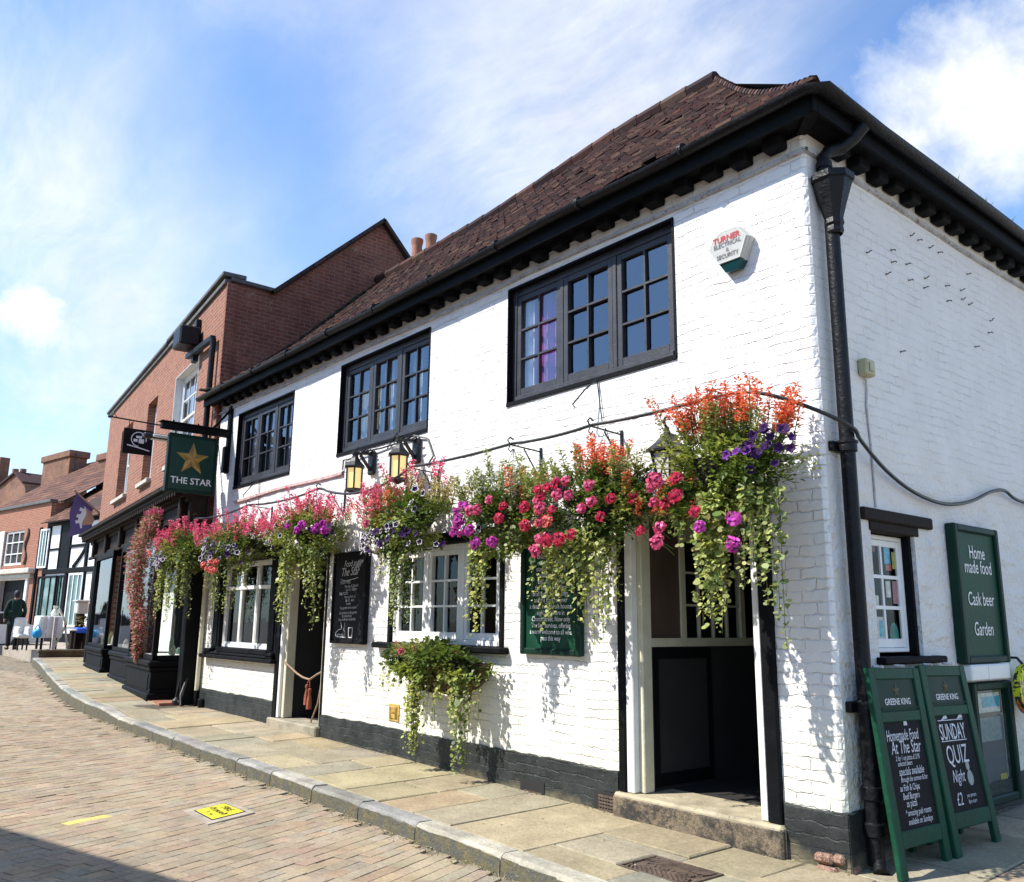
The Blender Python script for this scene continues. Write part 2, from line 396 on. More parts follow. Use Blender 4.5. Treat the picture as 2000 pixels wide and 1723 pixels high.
mat('lead_coping', (.10,.10,.095), .8, .35, 5, .004, 40)
mat('stone_sill', (.48,.45,.38), .8, .2, 6, .004, 40)
mat('yellow_cover', (.78,.66,.03), .6, .2, 9, .003, 60, .4, chips=(.20,.17,.03), chip_t=.68)
mat('yellow_paint', (.75,.68,.22), .7, .3, 14, .003, 60, .3, chips=(.42,.37,.26), chip_t=.58)
mat('letter_black', (.02,.02,.015), .6, .2, 30, 0)
mat('concrete', (.34,.29,.23), .85, .25, 7, .004, 40)
mat('cast_iron', (.10,.07,.05), .6, .45, 14, .004, 60, .5)
mat('road_joint', (.19,.155,.105), .95, .4, 6, .006, 40)
mat('joint_dirt', (.085,.07,.05), .95, .4, 6, .006, 40)
mat('soil', (.05,.04,.028), .95, .3, 20, .01, 50)
tile_attr('roof_tile'); tile_attr('roof_tile_far')
stone_attr('flagstone', .5, .15); stone_attr('kerb_stone', .8, .0, .75); stone_attr('paver', .45, .0)
leaf_mat('leaf'); leaf_mat('flower', .3, .6, .2)
# kerb stain: mossy dark lower half of the kerb face
mk, nt, out = nodes('kerb_face'); c = objco(nt)
a = nt.nodes.new('ShaderNodeAttribute'); a.attribute_name = 'Col'
col = mixc(nt, ramp(nt, noise_(nt, c, 12, 6, .75), .45, .6), (.10,.10,.085), (.15,.13,.07)); col = mixc(nt, ramp(nt, noise_(nt, c, 40, 5, .7), .6, .66), col, (.24,.22,.18))
pbsdf(nt, out, col, .9, .2, 0, bump(nt, noise_(nt, c, 40, 5), .012))
# amber lantern glass (lit from inside in the photograph)
ml, nt, out = nodes('amber_glass'); c = objco(nt)
col = mixc(nt, noise_(nt, c, 14, 3), (.95,.62,.20), (1.0,.80,.38))
p = pbsdf(nt, out, mixc(nt, 1.0, col, (.7,.7,.7), 'MULTIPLY'), .35, .4); L(nt, col, p.inputs['Emission Color']); p.inputs['Emission Strength'].default_value = .45
mat('frosted_glass', (.55,.56,.50), .3, .1, 8, .002, 40, .5)
M_ = MATS
# ------------------------------------------------------------------ ground
def clamp(v, a, b): return max(a, min(b, v))
def lerp(a, b, t): return a+(b-a)*t
def sstep(a, b, x):
    t = clamp((x-a)/(b-a), 0, 1); return t*t*(3-2*t)
KERB = [(4.0,-1.50),(1.0,-1.47),(-1,-1.45),(-4,-1.43),(-8,-1.43),(-12.6,-1.40),(-14.5,-1.22),(-17,-.87),(-19.3,-.52),(-22.6,0),(-25.7,.40),(-28.2,.70),(-40,2.2)]
def kerb_y(x):
    for (x0,y0),(x1,y1) in zip(KERB, KERB[1:]):
        if x <= x0 and x >= x1: return lerp(y0, y1, (x0-x)/(x0-x1))
    return KERB[0][1] if x > 0 else KERB[-1][1]
def base_z(x): return -.03 - .0135*max(x, -30)
def pave_z(x, y):
    z = base_z(min(x, 1.0)) + .022*clamp(y, -1.6, 0)
    if x < -11.25: z += .05
    if x > -.02 and y > 0: z += .035*y
    return z
def road_z(x, y):
    ky = kerb_y(x); d = ky - y
    return base_z(x) - .145 + .030*sstep(0, 3, d) - .01
# wide ground sheet under everything, reaching the horizon
mb = MB(); mb.box(-900, 900, -900, 900, -1.2, -.55)
o = mb.build('ground', M_['concrete']); o['kind'] = 'structure'

def slab(mb, poly, zf, th, ch, col, dz=0.0, tx=0.0, ty=0.0):
    """one stone: polygon (ccw) with chamfered rim, z from zf(x,y)"""
    n = len(poly); cx = sum(p[0] for p in poly)/n; cyy = sum(p[1] for p in poly)/n
    P = []
    for (x, y) in poly: P.append((x, y, zf(x, y)-th))
    for (x, y) in poly: P.append((x, y, zf(x, y)+dz+tx*(x-cx)+ty*(y-cyy)-ch))
    for (x, y) in poly:
        dx, dy = cx-x, cyy-y; l = math.hypot(dx, dy)
        P.append((x+dx/l*ch*1.3, y+dy/l*ch*1.3, zf(x, y)+dz+tx*(x-cx)+ty*(y-cyy)))
    F = [tuple(range(2*n, 3*n))]
    for i in range(n):
        j = (i+1) % n; F.append((i, j, n+j, n+i)); F.append((n+i, n+j, 2*n+j, 2*n+i))
    mb.add(P, F, col)
rnd = random.Random(11)
def jit(c, a=.12):
    k = 1+rnd.uniform(-a, a); return (c[0]*k*(1+rnd.uniform(-.04,.04)), c[1]*k, c[2]*k*(1+rnd.uniform(-.06,.06)))
FLAG = [(.40,.335,.215), (.36,.325,.235), (.42,.33,.22), (.33,.305,.225), (.385,.335,.235), (.43,.36,.24)]
mb = MB(); x = 1.6
MANHOLE = (-1.06, -.50, -1.00, -.62)
while x > -24.9:
    w = rnd.uniform(.48, .95)
    if -12.0 < x and x-w < -11.0: w = x+11.24 if x > -11.24 else w
    if w < .3: w = .3
    x1 = x-w; g = .007
    y0 = kerb_y((x+x1)/2)+.165; ytop = .02
    if x < -11.3: ytop = .02+(-x-11.3)*.117 - (.45 if x > -15 else .3)
    if x > .0: ytop = 0.0
    sk = .03
    k = rnd.random(); cuts = [y0, ytop]
    span = ytop-y0
    if span > .5:
        if k < .45: cuts = [y0, y0+span*rnd.uniform(.4,.62), ytop]
        elif k < .62 and span > .9: cuts = [y0, y0+span*.33, y0+span*.68, ytop]
    for ya, yb in zip(cuts, cuts[1:]):
        pieces = [(x1, x)]
        if rnd.random() < .25 and w > .7: mx_ = lerp(x1, x, rnd.uniform(.4,.6)); pieces = [(x1, mx_), (mx_, x)]
        for (xa, xb) in pieces:
            # leave room for the cast-iron cover
            if xa < MANHOLE[1] and xb > MANHOLE[0] and ya < MANHOLE[3] and yb > MANHOLE[2]:
                subs = []
                if yb > MANHOLE[3]: subs.append((xa, xb, MANHOLE[3], yb))
                if ya < MANHOLE[2]: subs.append((xa, xb, ya, MANHOLE[2]))
                if xa < MANHOLE[0]: subs.append((xa, MANHOLE[0], max(ya,MANHOLE[2]), min(yb,MANHOLE[3])))
                if xb > MANHOLE[1]: subs.append((MANHOLE[1], xb, max(ya,MANHOLE[2]), min(yb,MANHOLE[3])))
            else: subs = [(xa, xb, ya, yb)]
            for (a0, a1, b0, b1) in subs:
                if a1-a0 < .05 or b1-b0 < .05: continue
                def yy(xx, yv, lo): return yv
                poly = [(a0+g, b0+g), (a1-g, b0+g), (a1-g, b1-g), (a0+g, b1-g)]
                if abs(b0-y0) < 1e-6: poly[0] = (a0+g, kerb_y(a0)+.165+g); poly[1] = (a1-g, kerb_y(a1)+.165+g)
                poly = [(px+sk*(py+.7)+rnd.uniform(-.008,.008), py) for px, py in poly]
                slab(mb, poly, pave_z, .12, .009, jit(rnd.choice(FLAG)), rnd.uniform(-.006,.006), rnd.uniform(-.008,.008), rnd.uniform(-.006,.006))
    x = x1
# flagged side alley and the strip along the shop
for i in range(5):
    for j in range(16):
        xa, ya = .0+i*.62, .0+j*.55
        slab(mb, [(xa+.008,ya+.008),(xa+.612,ya+.008),(xa+.612,ya+.542),(xa+.008,ya+.542)], pave_z, .12, .009, jit(rnd.choice(FLAG)), rnd.uniform(-.005,.005))
for i in range(40):
    for j in range(4):
        xa = -11.9-i*.55; ya = .02+(-xa-11.3)*.117-.55+j*.62
        if xa < -24.6: break
        slab(mb, [(xa-.54,ya+.008+.064),(xa,ya+.008),(xa,ya+.61),(xa-.54,ya+.61+.064)], lambda x,y: pave_z(x,y)-.004, .12, .009, jit(rnd.choice(FLAG)), rnd.uniform(-.004,.004))
o = mb.build('pavement', M_['flagstone']); o['kind'] = 'structure'
# bedding under the joints
mb = MB(); xs = [4.2-.6*i for i in range(50)]
for xa, xb in zip(xs, xs[1:]):
    ya, yb = kerb_y(xa)+.1, kerb_y(xb)+.1
    def top(x): return 8 if x > 0 else max(.1, (-x-11.3)*.117+1.6)
    mb.quad((xa,ya,pave_z(xa,ya)-.022),(xa,top(xa),pave_z(xa,top(xa))-.022),(xb,top(xb),pave_z(xb,top(xb))-.022),(xb,yb,pave_z(xb,yb)-.022))
o = mb.build('pavement_bedding', M_['joint_dirt']); o['kind'] = 'structure'
# kerb stones
mb = MB(); mf = MB(); x = 3.6; KC = [(.34,.335,.31), (.30,.30,.28), (.38,.365,.33), (.26,.265,.25), (.42,.40,.34)]
while x > -24.6:
    w = rnd.uniform(.75, 1.05); x1 = max(x-w, -24.95); g = .006
    ya, yb = kerb_y(x), kerb_y(x1); za, zb = pave_z(x,ya)+rnd.uniform(-.006,.008), pave_z(x1,yb)+rnd.uniform(-.006,.008)
    c = jit(rnd.choice(KC)); n = 5
    if -1.9 < x < -.6: c = (.50,.47,.38)
    P = []; F = []
    for i in range(n+1):
        t = i/n; xx = lerp(x-g, x1+g, t); yv = lerp(ya, yb, t)+rnd.uniform(-.004,.004); z = lerp(za, zb, t); e = .03 if i in (0,n) else .022
        e += rnd.uniform(-.006,.008)
        P += [(xx,yv+.155,z-.1),(xx,yv+.155,z),(xx,yv+e,z+rnd.uniform(-.003,.003)),(xx,yv+e*.35,z-e*.4),(xx,yv,z-e),(xx,yv+.002,z-.20)]
    for i in range(n):
        for k in range(5):
            F.append((i*6+k, i*6+k+1, (i+1)*6+k+1, (i+1)*6+k))
    F.append((0,5,4,3,2,1)); F.append(tuple(n*6+k for k in range(6)))
    mb.add(P, F, c)
    for i in range(n):
        p = [(lerp(x-g,x1+g,t), lerp(ya,yb,t), lerp(za,zb,t)) for t in (i/n,(i+1)/n)]
        h0, h1 = rnd.uniform(.018,.034), rnd.uniform(.018,.034)
        mf.quad((p[0][0],p[0][1]-.006,p[0][2]-h0),(p[0][0],p[0][1]-.010,p[0][2]-.2),(p[1][0],p[1][1]-.010,p[1][2]-.2),(p[1][0],p[1][1]-.006,p[1][2]-h1))
    x = x1
ko = mb.build('kerb', M_['kerb_stone']); ko['kind'] = 'structure'
o = mf.build('kerb_grime', M_['kerb_face']); o['kind'] = 'structure'
# brick road: courses run across the street, turned about 22 degrees
ang = R_(-22); ru = Vector((math.sin(ang), math.cos(ang))); rv = Vector((math.cos(ang), -math.sin(ang)))   # ru along a course, rv from course to course
PAV = [(.38,.30,.21), (.40,.315,.215), (.36,.29,.21), (.40,.325,.23), (.38,.28,.20), (.37,.315,.235), (.41,.315,.22)]
COVER = [(-4.66,-2.52),(-4.04,-2.54),(-4.24,-2.06),(-4.86,-2.07)]
def in_poly(p, poly):
    s = None
    for a, b in zip(poly, poly[1:]+poly[:1]):
        k = (b[0]-a[0])*(p[1]-a[1])-(b[1]-a[1])*(p[0]-a[0])
        if s is None: s = k > 0
        elif (k > 0) != s: return False
    return True
mb = MB(); bw, bl = .112, .196
for i in range(-30, 345):
    off = rnd.uniform(0, bl) if rnd.random() < .3 else (i % 2)*bl/2+rnd.uniform(-.02,.02)
    for j in range(-60, 40):
        c = -rv*(i*bw) + ru*(j*bl+off); cx, cyy = c.x, c.y
        if cx < -31 or cx > 2.6 or cyy > kerb_y(cx)-.05 or cyy < -6.2: continue
        if cyy < -4.6 and cx < -9: continue
        if in_poly((-4.45+(cx+4.45)/.84, -2.30+(cyy+2.30)/.84), COVER): continue
        far = cx < -13
        g = .0024 if not far else .003
        a = ru*(bl/2-g); b = rv*(bw/2-g)
        poly = [c-a-b, c-a+b, c+a+b, c+a-b]; poly = [(p.x, p.y) for p in reversed(poly)]
        col = jit(rnd.choice(PAV), .10)
        if -4.86 < cx < -4.60 and -3.42 < cyy < -3.02 and abs(cx+4.73+(cyy+3.22)*.35) < .085: col = (.72,.62,.17) if rnd.random() < .8 else (.5,.45,.25)
        slab(mb, poly, road_z, .05, .0025, col, rnd.uniform(-.002,.002)-(.006 if rnd.random() < .02 else 0), rnd.uniform(-.012,.012), rnd.uniform(-.012,.012))
o = mb.build('road', M_['paver']); o['kind'] = 'structure'
mb = MB(); xs = [4-.75*i for i in range(52)]
for xa, xb in zip(xs, xs[1:]):
    for (d0, d1) in ((-.1, .5), (.5, 1), (1, 1.6), (1.6, 2.3), (2.3, 3.1), (3.1, 30)):
        P = []
        for xx, d in ((xa,d0),(xa,d1),(xb,d1),(xb,d0)):
            yv = kerb_y(xx)-d; P.append((xx, yv, road_z(xx, yv)-.015))
        mb.quad(*P)
o = mb.build('road_bedding', M_['road_joint']); o['kind'] = 'structure'
# grit in the gutter
mb = MB()
for i in range(2600):
    xx = -rnd.uniform(0, 1)**.8*13+.8; d = abs(rnd.gauss(0, .06))+.004; yv = kerb_y(xx)-d
    if rnd.random() < .25: yv = rnd.uniform(-1.2, -.02) if rnd.random() < .35 else -abs(rnd.gauss(0,.04))-.03
    z = (road_z(xx, yv) if yv < kerb_y(xx) else pave_z(xx, yv))+.001; r = rnd.uniform(.003,.011); t = rnd.uniform(0, 6)
    c_ = rnd.choice([(.40,.34,.20),(.30,.24,.12),(.46,.40,.22),(.22,.2,.12)])
    mb.add([(xx+r*math.cos(t+k*2.1)*(1.4 if k else 1), yv+r*math.sin(t+k*2.1), z+r*.25*(k==1)) for k in range(3)]+[(xx,yv,z+r*.7)], [(0,1,3),(1,2,3),(2,0,3)], c_)
o = mb.build('gutter_grit', M_['leaf']); o['kind'] = 'stuff'

# ------------------------------------------------------------------ the pub
pub = thing('white_pub', 'long whitewashed brick pub with black trim and dark tiled hipped roof', 'pub', (0,0,0))
FA = Matrix(((1,0,0,0),(0,-1,0,0),(0,0,1,0),(0,0,0,1)))           # local (a, w, z): w = out of the front wall
FB = Matrix(((0,1,0,0),(1,0,0,0),(0,0,1,0),(0,0,0,1)))           # side wall: a runs along y, w = +x
XL = -11.25
def wall(mb, M, a0, a1, z0, z1, holes, depth):
    mb.setM(M)
    As = sorted({a0, a1, *[h[0] for h in holes], *[h[1] for h in holes]}); Zs = sorted({z0, z1, *[h[2] for h in holes], *[h[3] for h in holes]})
    for p, q in zip(As, As[1:]):
        for r, s in zip(Zs, Zs[1:]):
            if any(h[0] < (p+q)/2 < h[1] and h[2] < (r+s)/2 < h[3] for h in holes): continue
            mb.quad((p,0,r),(p,0,s),(q,0,s),(q,0,r)) 
    for h in holes:
        d = -(h[4] if len(h) > 4 else depth)
        mb.quad((h[0],0,h[2]),(h[0],d,h[2]),(h[0],d,h[3]),(h[0],0,h[3])); mb.quad((h[1],0,h[2]),(h[1],0,h[3]),(h[1],d,h[3]),(h[1],d,h[2]))
        mb.quad((h[0],0,h[3]),(h[0],d,h[3]),(h[1],d,h[3]),(h[1],0,h[3])); mb.quad((h[0],0,h[2]),(h[1],0,h[2]),(h[1],d,h[2]),(h[0],d,h[2]))
W1 = (-3.46,-1.265,3.66,4.885); W2 = (-7.01,-4.895,3.64,4.86); W3 = (-10.46,-8.42,3.585,4.805)
G1 = (-10.78,-8.50,1.0,2.36); D2 = (-8.30,-7.08,.10,2.30); G2 = (-5.53,-3.505,1.25,2.30); DM = (-1.86,-.47,.10,2.36)
mb = MB()
wall(mb, FA, XL, -.03, -.2, 5.12, [W1+(.13,),W2+(.13,),W3+(.13,),G1+(.12,),D2+(.16,),G2+(.13,),DM+(.14,)], .12)
mb.setM(None)
# worn corner: a ragged arris between the two walls
prev = None; z = -.2
while z < 5.13:
    k = rnd.uniform(0,.014) + (.012 if rnd.random() < .12 else 0)
    cur = (z, .028+k*.6, .03+k, .012+k*.3)
    if prev:
        (za, xa, ya, ma), (zb, xb, yb, m2) = prev, cur
        mb.quad((-.03,0,za),(-ma,ma*.8,za),(-m2,m2*.8,zb),(-.03,0,zb)); mb.quad((-ma,ma*.8,za),(0,.03,za),(0,.03,zb),(-m2,m2*.8,zb))
    prev = cur; z += .038
o = mb.build('front_wall', M_['white_brick_front'], pub)
SW = (.57,1.235,1.27,2.19)
mb = MB(); wall(mb, FB, .03, 9.0, -.3, 5.12, [SW+(.15,)], .15)
o = mb.build('side_wall', M_['white_brick_side'], pub)
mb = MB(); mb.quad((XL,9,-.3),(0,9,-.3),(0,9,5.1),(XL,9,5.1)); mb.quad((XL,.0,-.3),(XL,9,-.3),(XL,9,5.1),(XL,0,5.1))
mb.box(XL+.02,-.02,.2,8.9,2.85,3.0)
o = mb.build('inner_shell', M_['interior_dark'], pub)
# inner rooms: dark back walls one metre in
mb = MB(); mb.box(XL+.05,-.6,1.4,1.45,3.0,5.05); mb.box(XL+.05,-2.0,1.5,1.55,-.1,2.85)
mb.build('room_wall', M_['interior_warm'], pub)
# plinth
def plinth(mb, segs, M, zt, zbf):
    mb.setM(M)
    for (a0, a1) in segs:
        n = max(2, int(abs(a1-a0)/.12)); pr = None
        for i in range(n+1):
            a = lerp(a0, a1, i/n); cur = (a, zt(a)+rnd.uniform(-.010,.010), zbf(a), .026+rnd.uniform(-.004,.005))
            if pr:
                (p, zp_, bp, wp), (q, zq, bq, wq) = pr, cur
                mb.quad((p,wp,bp),(p,wp,zp_),(q,wq,zq),(q,wq,bq)); mb.quad((p,wp,zp_),(p,-.01,zp_+.006),(q,-.01,zq+.006),(q,wq,zq))
            pr = cur
        for a in (a0, a1): mb.quad((a,-.01,zbf(a)),(a,.026,zbf(a)),(a,.026,zt(a)),(a,-.01,zt(a)))
VENT = [(-3.16,-2.84),(-2.22,-1.95)]
zt = lambda a: .39 if a < -8 else lerp(.33,.31,(a+7.05)/7); zb = lambda a: pave_z(a,0)-.06
for sg_ in ((XL,-8.42),(-7.06,-1.96),(-.44,.02)):
    mb = MB(); plinth(mb, [sg_], FA, zt, zb); mb.build('plinth', M_['black_plinth'], pub)
mb = MB(); plinth(mb, [(-.02,.62)], FB, lambda a: .31, lambda a: pave_z(.05,a)-.06)
plinth(mb, [(.62,9.0)], FB, lambda a: .22+.03*a, lambda a: pave_z(.05,a)-.06)
mb.build('side_plinth', M_['black_plinth_side'], pub)
for (a0, a1) in VENT:
    zc = .035 if a0 < -3 else .07; v = MB(); f = .03
    v.box(a0,a1,-.031,-.027,zc-.07,zc+.075)
    vo = v.build('air_vent', M_['interior_dark'], pub)
    v = MB()
    if a0 > -3:
        for i in range(5): v.box(a0+.05,a1,-.040,-.033,zc-.07+i*.026,zc-.055+i*.026)
        for i in range(7): v.box(a0+.06+i*.03,a0+.068+i*.03,-.0385,-.0325,zc-.07,zc+.05)
    else:
        for i in range(3): v.box(a0+.05,a1-.02,-.038,-.033,zc-.065+i*.02,zc-.055+i*.02)
    v.build('grille', M_['cast_iron'], vo)
# loose brick rubble showing at the foot of the corner
mb = MB()
for (xx, yv, zz, w, h) in ((-.15,-.028,.0,.13,.062),(-.05,-.02,.01,.08,.06),(-.13,-.034,-.07,.15,.06),(.0,.03,-.05,.08,.06)):
    mb.bbox(xx-w/2,xx+w/2,yv-.04,yv+.06,zz,zz+h,.018)
mat('old_brick', (.24,.135,.095), .9, .5, 22, .015, 40, .2, chips=(.40,.33,.26), chip_t=.55); mb.build('exposed_brick', M_['old_brick'], pub)

# ---- eaves
XR, YF, EZ = .25, -.25, 5.285
mb = MB()
mb.box(XL-.25,.21,-.21,.02,5.125,5.15); mb.box(.02,.21,.02,9.0,5.123,5.148); mb.box(XL-.25,.05,-.02,.03,5.10,5.27)
mb.box(XL-.25,.215,-.235,-.208,5.09,5.28); mb.box(.208,.235,-.235,9.0,5.09,5.28)
mb.bar((0,0,5.118),(.21,-.21,5.112),.09,.05)
mb.build('soffit', M_['black_paint'], pub)
rp = MB(); rp.bbox(-.078,.078,-.125,-.004,-.05,.05,.012); rp = rp.build('rafter_end', M_['black_paint']); COL.objects.unlink(rp)
xx = -.20
while xx > XL+.1:
    instance(rp, 'rafter_end', pub, Matrix.Translation((xx+rnd.uniform(-.012,.012),0,5.08+rnd.uniform(-.012,.012)))); xx -= .2985
yv = .40
while yv < 8.9:
    instance(rp, 'rafter_end', pub, Matrix.Translation((0,yv+rnd.uniform(-.012,.012),5.08+rnd.uniform(-.012,.012))) @ Matrix.Rotation(R_(90),4,'Z')); yv += .287
def ledge(mb, pts, d, h):
    for (p, q) in zip(pts, pts[1:]): pass
mb = MB(); n = 60
for M, a0, a1 in ((FA, XL, .0),(FB, -.0, 9.0)):
    mb.setM(M); pr = None
    for i in range(n+1):
        a = lerp(a0, a1, i/n); z = 4.965+.010*math.sin(a*1.7)+rnd.uniform(-.004,.004); w = .028+rnd.uniform(-.006,.006)
        if pr:
            (p, zp_, wp) = pr
            mb.quad((p,0,zp_-.022),(p,wp,zp_-.016),(a,w,z-.016),(a,0,z-.022)); mb.quad((p,wp,zp_-.016),(p,wp,zp_+.012),(a,w,z+.012),(a,w,z-.016)); mb.quad((p,wp,zp_+.012),(p,0,zp_+.028),(a,0,z+.028),(a,w,z+.012))
        pr = (a, z, w)
mb.build('string_course', M_['grey_trim'], pub)
mb = MB(FA)                                                        # half-painted pink ledge between the floors
pr = None
for i in range(30):
    a = lerp(-10.31,-6.79,i/29); z = 3.345+.012*math.sin(a*2)+(.03*(i/29)); w = .035+rnd.uniform(-.006,.006)
    if pr:
        p, zp_, wp = pr
        mb.quad((p,0,zp_-.03),(p,wp,zp_-.02),(a,w,z-.02),(a,0,z-.03)); mb.quad((p,wp,zp_-.02),(p,wp,zp_+.015),(a,w,z+.015),(a,w,z-.02)); mb.quad((p,wp,zp_+.015),(p,0,zp_+.035),(a,0,z+.035),(a,w,z+.015))
    pr = (a, z, w)
mb.build('ledge', M_['pink_trim'], pub)
def gutter(path, r):
    g = MB(); P = []; F = []; k = 8
    path = [Vector(p) for p in path]
    for i, p in enumerate(path):
        d0 = (path[min(i+1,len(path)-1)]-path[max(i-1,0)]); d0.z = 0; d0.normalize(); s = Vector((d0.y,-d0.x,0))
        mit = 1.0
        if 0 < i < len(path)-1:
            a = (path[i]-path[i-1]).normalized(); mit = 1/max(.5, abs(d0.dot(a)))
        for j in range(k+1):
            t = math.pi*j/k; P.append(p+s*math.cos(t)*r*mit-Vector((0,0,1))*math.sin(t)*r)
        for j in range(k, -1, -1):
            t = math.pi*j/k; P.append(p+s*math.cos(t)*(r-.008)*mit-Vector((0,0,1))*math.sin(t)*(r-.008))
    m_ = 2*(k+1)
    for i in range(len(path)-1):
        for j in range(m_): F.append((i*m_+j, i*m_+(j+1)%m_, (i+1)*m_+(j+1)%m_, (i+1)*m_+j))
    F.append(tuple(range(m_))); F.append(tuple((len(path)-1)*m_+j for j in reversed(range(m_))))
    g.add(P, F); return g
GY = .295
path = [(XL-.35,-GY,5.245)]+[(XL+1.1*i,-GY+rnd.uniform(-.008,.008),5.25+rnd.uniform(-.012,.012)) for i in range(1,10)]+[(GY-.07,-GY,5.25),(GY,-GY+.07,5.25)]+[(GY+rnd.uniform(-.008,.008),.6+1.1*i,5.245+rnd.uniform(-.01,.01)) for i in range(8)]
g = gutter(path, .056)
for i in range(9):
    a = -.9-1.2*i; g.tube([(a,-GY-.06,5.252),(a,-GY-.04,5.20),(a,-GY,5.187),(a,-.23,5.20)],.008,5); g.tube([(a+.02,-GY,5.245),(a-.02,-GY,5.245)],.061,10)
gut = g.build('gutter', M_['black_pipe'], pub, True)
mb = MB()                                                          # weeds growing in the side gutter
for i in range(16):
    yv = rnd.choice([.0,.55,.9,1.25,1.9,2.45,2.6,3.1,3.7])+rnd.uniform(-.06,.06); h = rnd.uniform(.03,.10)
    for k in range(4):
        t = rnd.uniform(0,6.3); mb.add([(.30,yv,5.25),(.30+.02*math.cos(t),yv+.02*math.sin(t),5.25+h*.6),(.30+.05*math.cos(t),yv+.05*math.sin(t),5.25+h)], [(0,1,2)], (.10,.16,.03))
mb.build('gutter_weeds', M_['leaf'], pub, kind='stuff')

# ---- tiled roof
ridge_x, ridge_y = -2.9, 3.0
def roof_z(x, y):
    t = clamp((y-YF)/(ridge_y-YF), 0, 1); zr = 8.44 - .21*sstep(-3.5,-8,x) + .02*math.sin(x*.8)
    return lerp(EZ, zr, t) - .17*math.sin(math.pi*t)**1.0*(1-.25*t) + .022*mnoise.noise((x*.55,y*.7,3)) 
TC = [(.040,.013,.012),(.026,.010,.010),(.052,.018,.014),(.020,.010,.011),(.075,.034,.024),(.034,.012,.012),(.045,.022,.018),(.09,.052,.035)]
mb = MB(); rows = 54
ys = [YF-.03+(ridge_y+.03-YF)*i/rows for i in range(rows+1)]
for i in range(rows):
    y0, y1 = ys[i], ys[i]+(ys[1]-ys[0])*1.35
    hipx = lerp(XR, ridge_x, clamp((ys[i]-YF)/(ridge_y-YF),0,1))
    x = XL-.28 + (i%2)*.076
    while x < hipx:
        w = .152; xa, xb = x+.002, min(x+w-.002, hipx+.02); x += w
        if xb-xa < .03: continue
        dz = rnd.uniform(0,.022)+(.018 if rnd.random() < .06 else 0); tl = rnd.uniform(-.012,.014) ; sl = rnd.uniform(-.006,.006)
        za = roof_z(xa,y0)+.030+dz; zb_ = roof_z(xb,y0)+.030+dz+tl; zc = roof_z(xb,min(y1,ridge_y))+.006; zd = roof_z(xa,min(y1,ridge_y))+.006
        ya = y0+sl; yb = y0+sl+rnd.uniform(-.006,.006); y1c = min(y1, ridge_y+.02)
        ym = (ya+y1c)/2; bow = .004
        P = [(xa,ya,za),(xb,yb,zb_),(xb,y1c,zc),(xa,y1c,zd),(xa,ya+.003,za-.024),(xb,yb+.003,zb_-.024)]
        mb.add(P, [(0,1,2,3),(4,5,1,0),(0,3,4),(1,5,2)], jit(rnd.choice(TC),.35))
rf = mb.build('roof', M_['roof_tile'], pub)
# side hip, back slope and underlay
mb = MB(); rows2 = 34
def roof_zs(u): # u 0..1 from side eave to ridge end
    return lerp(EZ, 8.44, u) - .17*math.sin(math.pi*u)*(1-.25*u)
for i in range(rows2):
    u0, u1 = i/rows2, (i+1.3)/rows2; u1 = min(u1, 1)
    xa, xb = lerp(XR, ridge_x, u0), lerp(XR, ridge_x, u1); yA0, yA1 = lerp(YF, ridge_y, u0), lerp(YF, ridge_y, u1); yB0, yB1 = lerp(9.4, ridge_y+2.9, u0), lerp(9.4, ridge_y+2.9, u1)
    yv = yA0
    while yv < yB0:
        w = .33; q = min(yv+w-.003, yB0)
        za, zb_ = roof_zs(u0)+.03+rnd.uniform(0,.01), roof_zs(u1)+.006
        mb.add([(xa,yv,za),(xa,q,za),(xb,clamp(q,yA1,yB1),zb_),(xb,clamp(yv,yA1,yB1),zb_),(xa,yv,za-.017),(xa,q,za-.017)], [(0,1,2,3),(4,5,1,0)], jit(rnd.choice(TC),.2)); yv += w
for k in range(30):   # hip tiles
    u = k/30; u2 = min(1,(k+1.15)/30)
    p = Vector((lerp(XR,ridge_x,u),lerp(YF,ridge_y,u),roof_zs(u)+.055)); q = Vector((lerp(XR,ridge_x,u2),lerp(YF,ridge_y,u2),roof_zs(u2)+.04))
    mb.tube([p-Vector((0,0,.045)),q-Vector((0,0,.035))],[.05,.04],6,jit(rnd.choice(TC),.3))
x = ridge_x
while x > XL-.2:      # ridge tiles
    mb.tube([(x,ridge_y,roof_z(x,ridge_y)+.03+rnd.uniform(0,.012)),(x-.43,ridge_y,roof_z(x-.43,ridge_y)+.03)],[.105,.10],8,jit(rnd.choice(TC),.15)); x -= .44
x = XL-.2
mb.build('hip_tiles', M_['roof_tile'], rf)
mb = MB(); A_, B_ = XL-.25, ridge_x
nx = 12; ny = 8
for i in range(nx):
    for j in range(ny):
        def pt(i, j):
            y = lerp(YF, ridge_y, j/ny); hx = lerp(XR, ridge_x, j/ny); x = lerp(A_, hx, i/nx); return (x, y, roof_z(x,y)-.02)
        mb.quad(pt(i,j),pt(i+1,j),pt(i+1,j+1),pt(i,j+1))
mb.quad((A_,9.4,EZ),(XR,9.4,EZ),(ridge_x,5.9,8.4),(A_,5.9,8.2)); mb.quad((A_,ridge_y,8.2),(ridge_x,ridge_y,8.42),(ridge_x,5.9,8.4),(A_,5.9,8.2))
mb.quad((XR,YF,EZ-.01),(XR,9.4,EZ-.01),(ridge_x,5.9,8.38),(ridge_x,ridge_y,8.38))
mb.build('roof_deck', M_['dark_wood'], pub)
mb = MB()                                                          # moss where the roof meets the brick gable
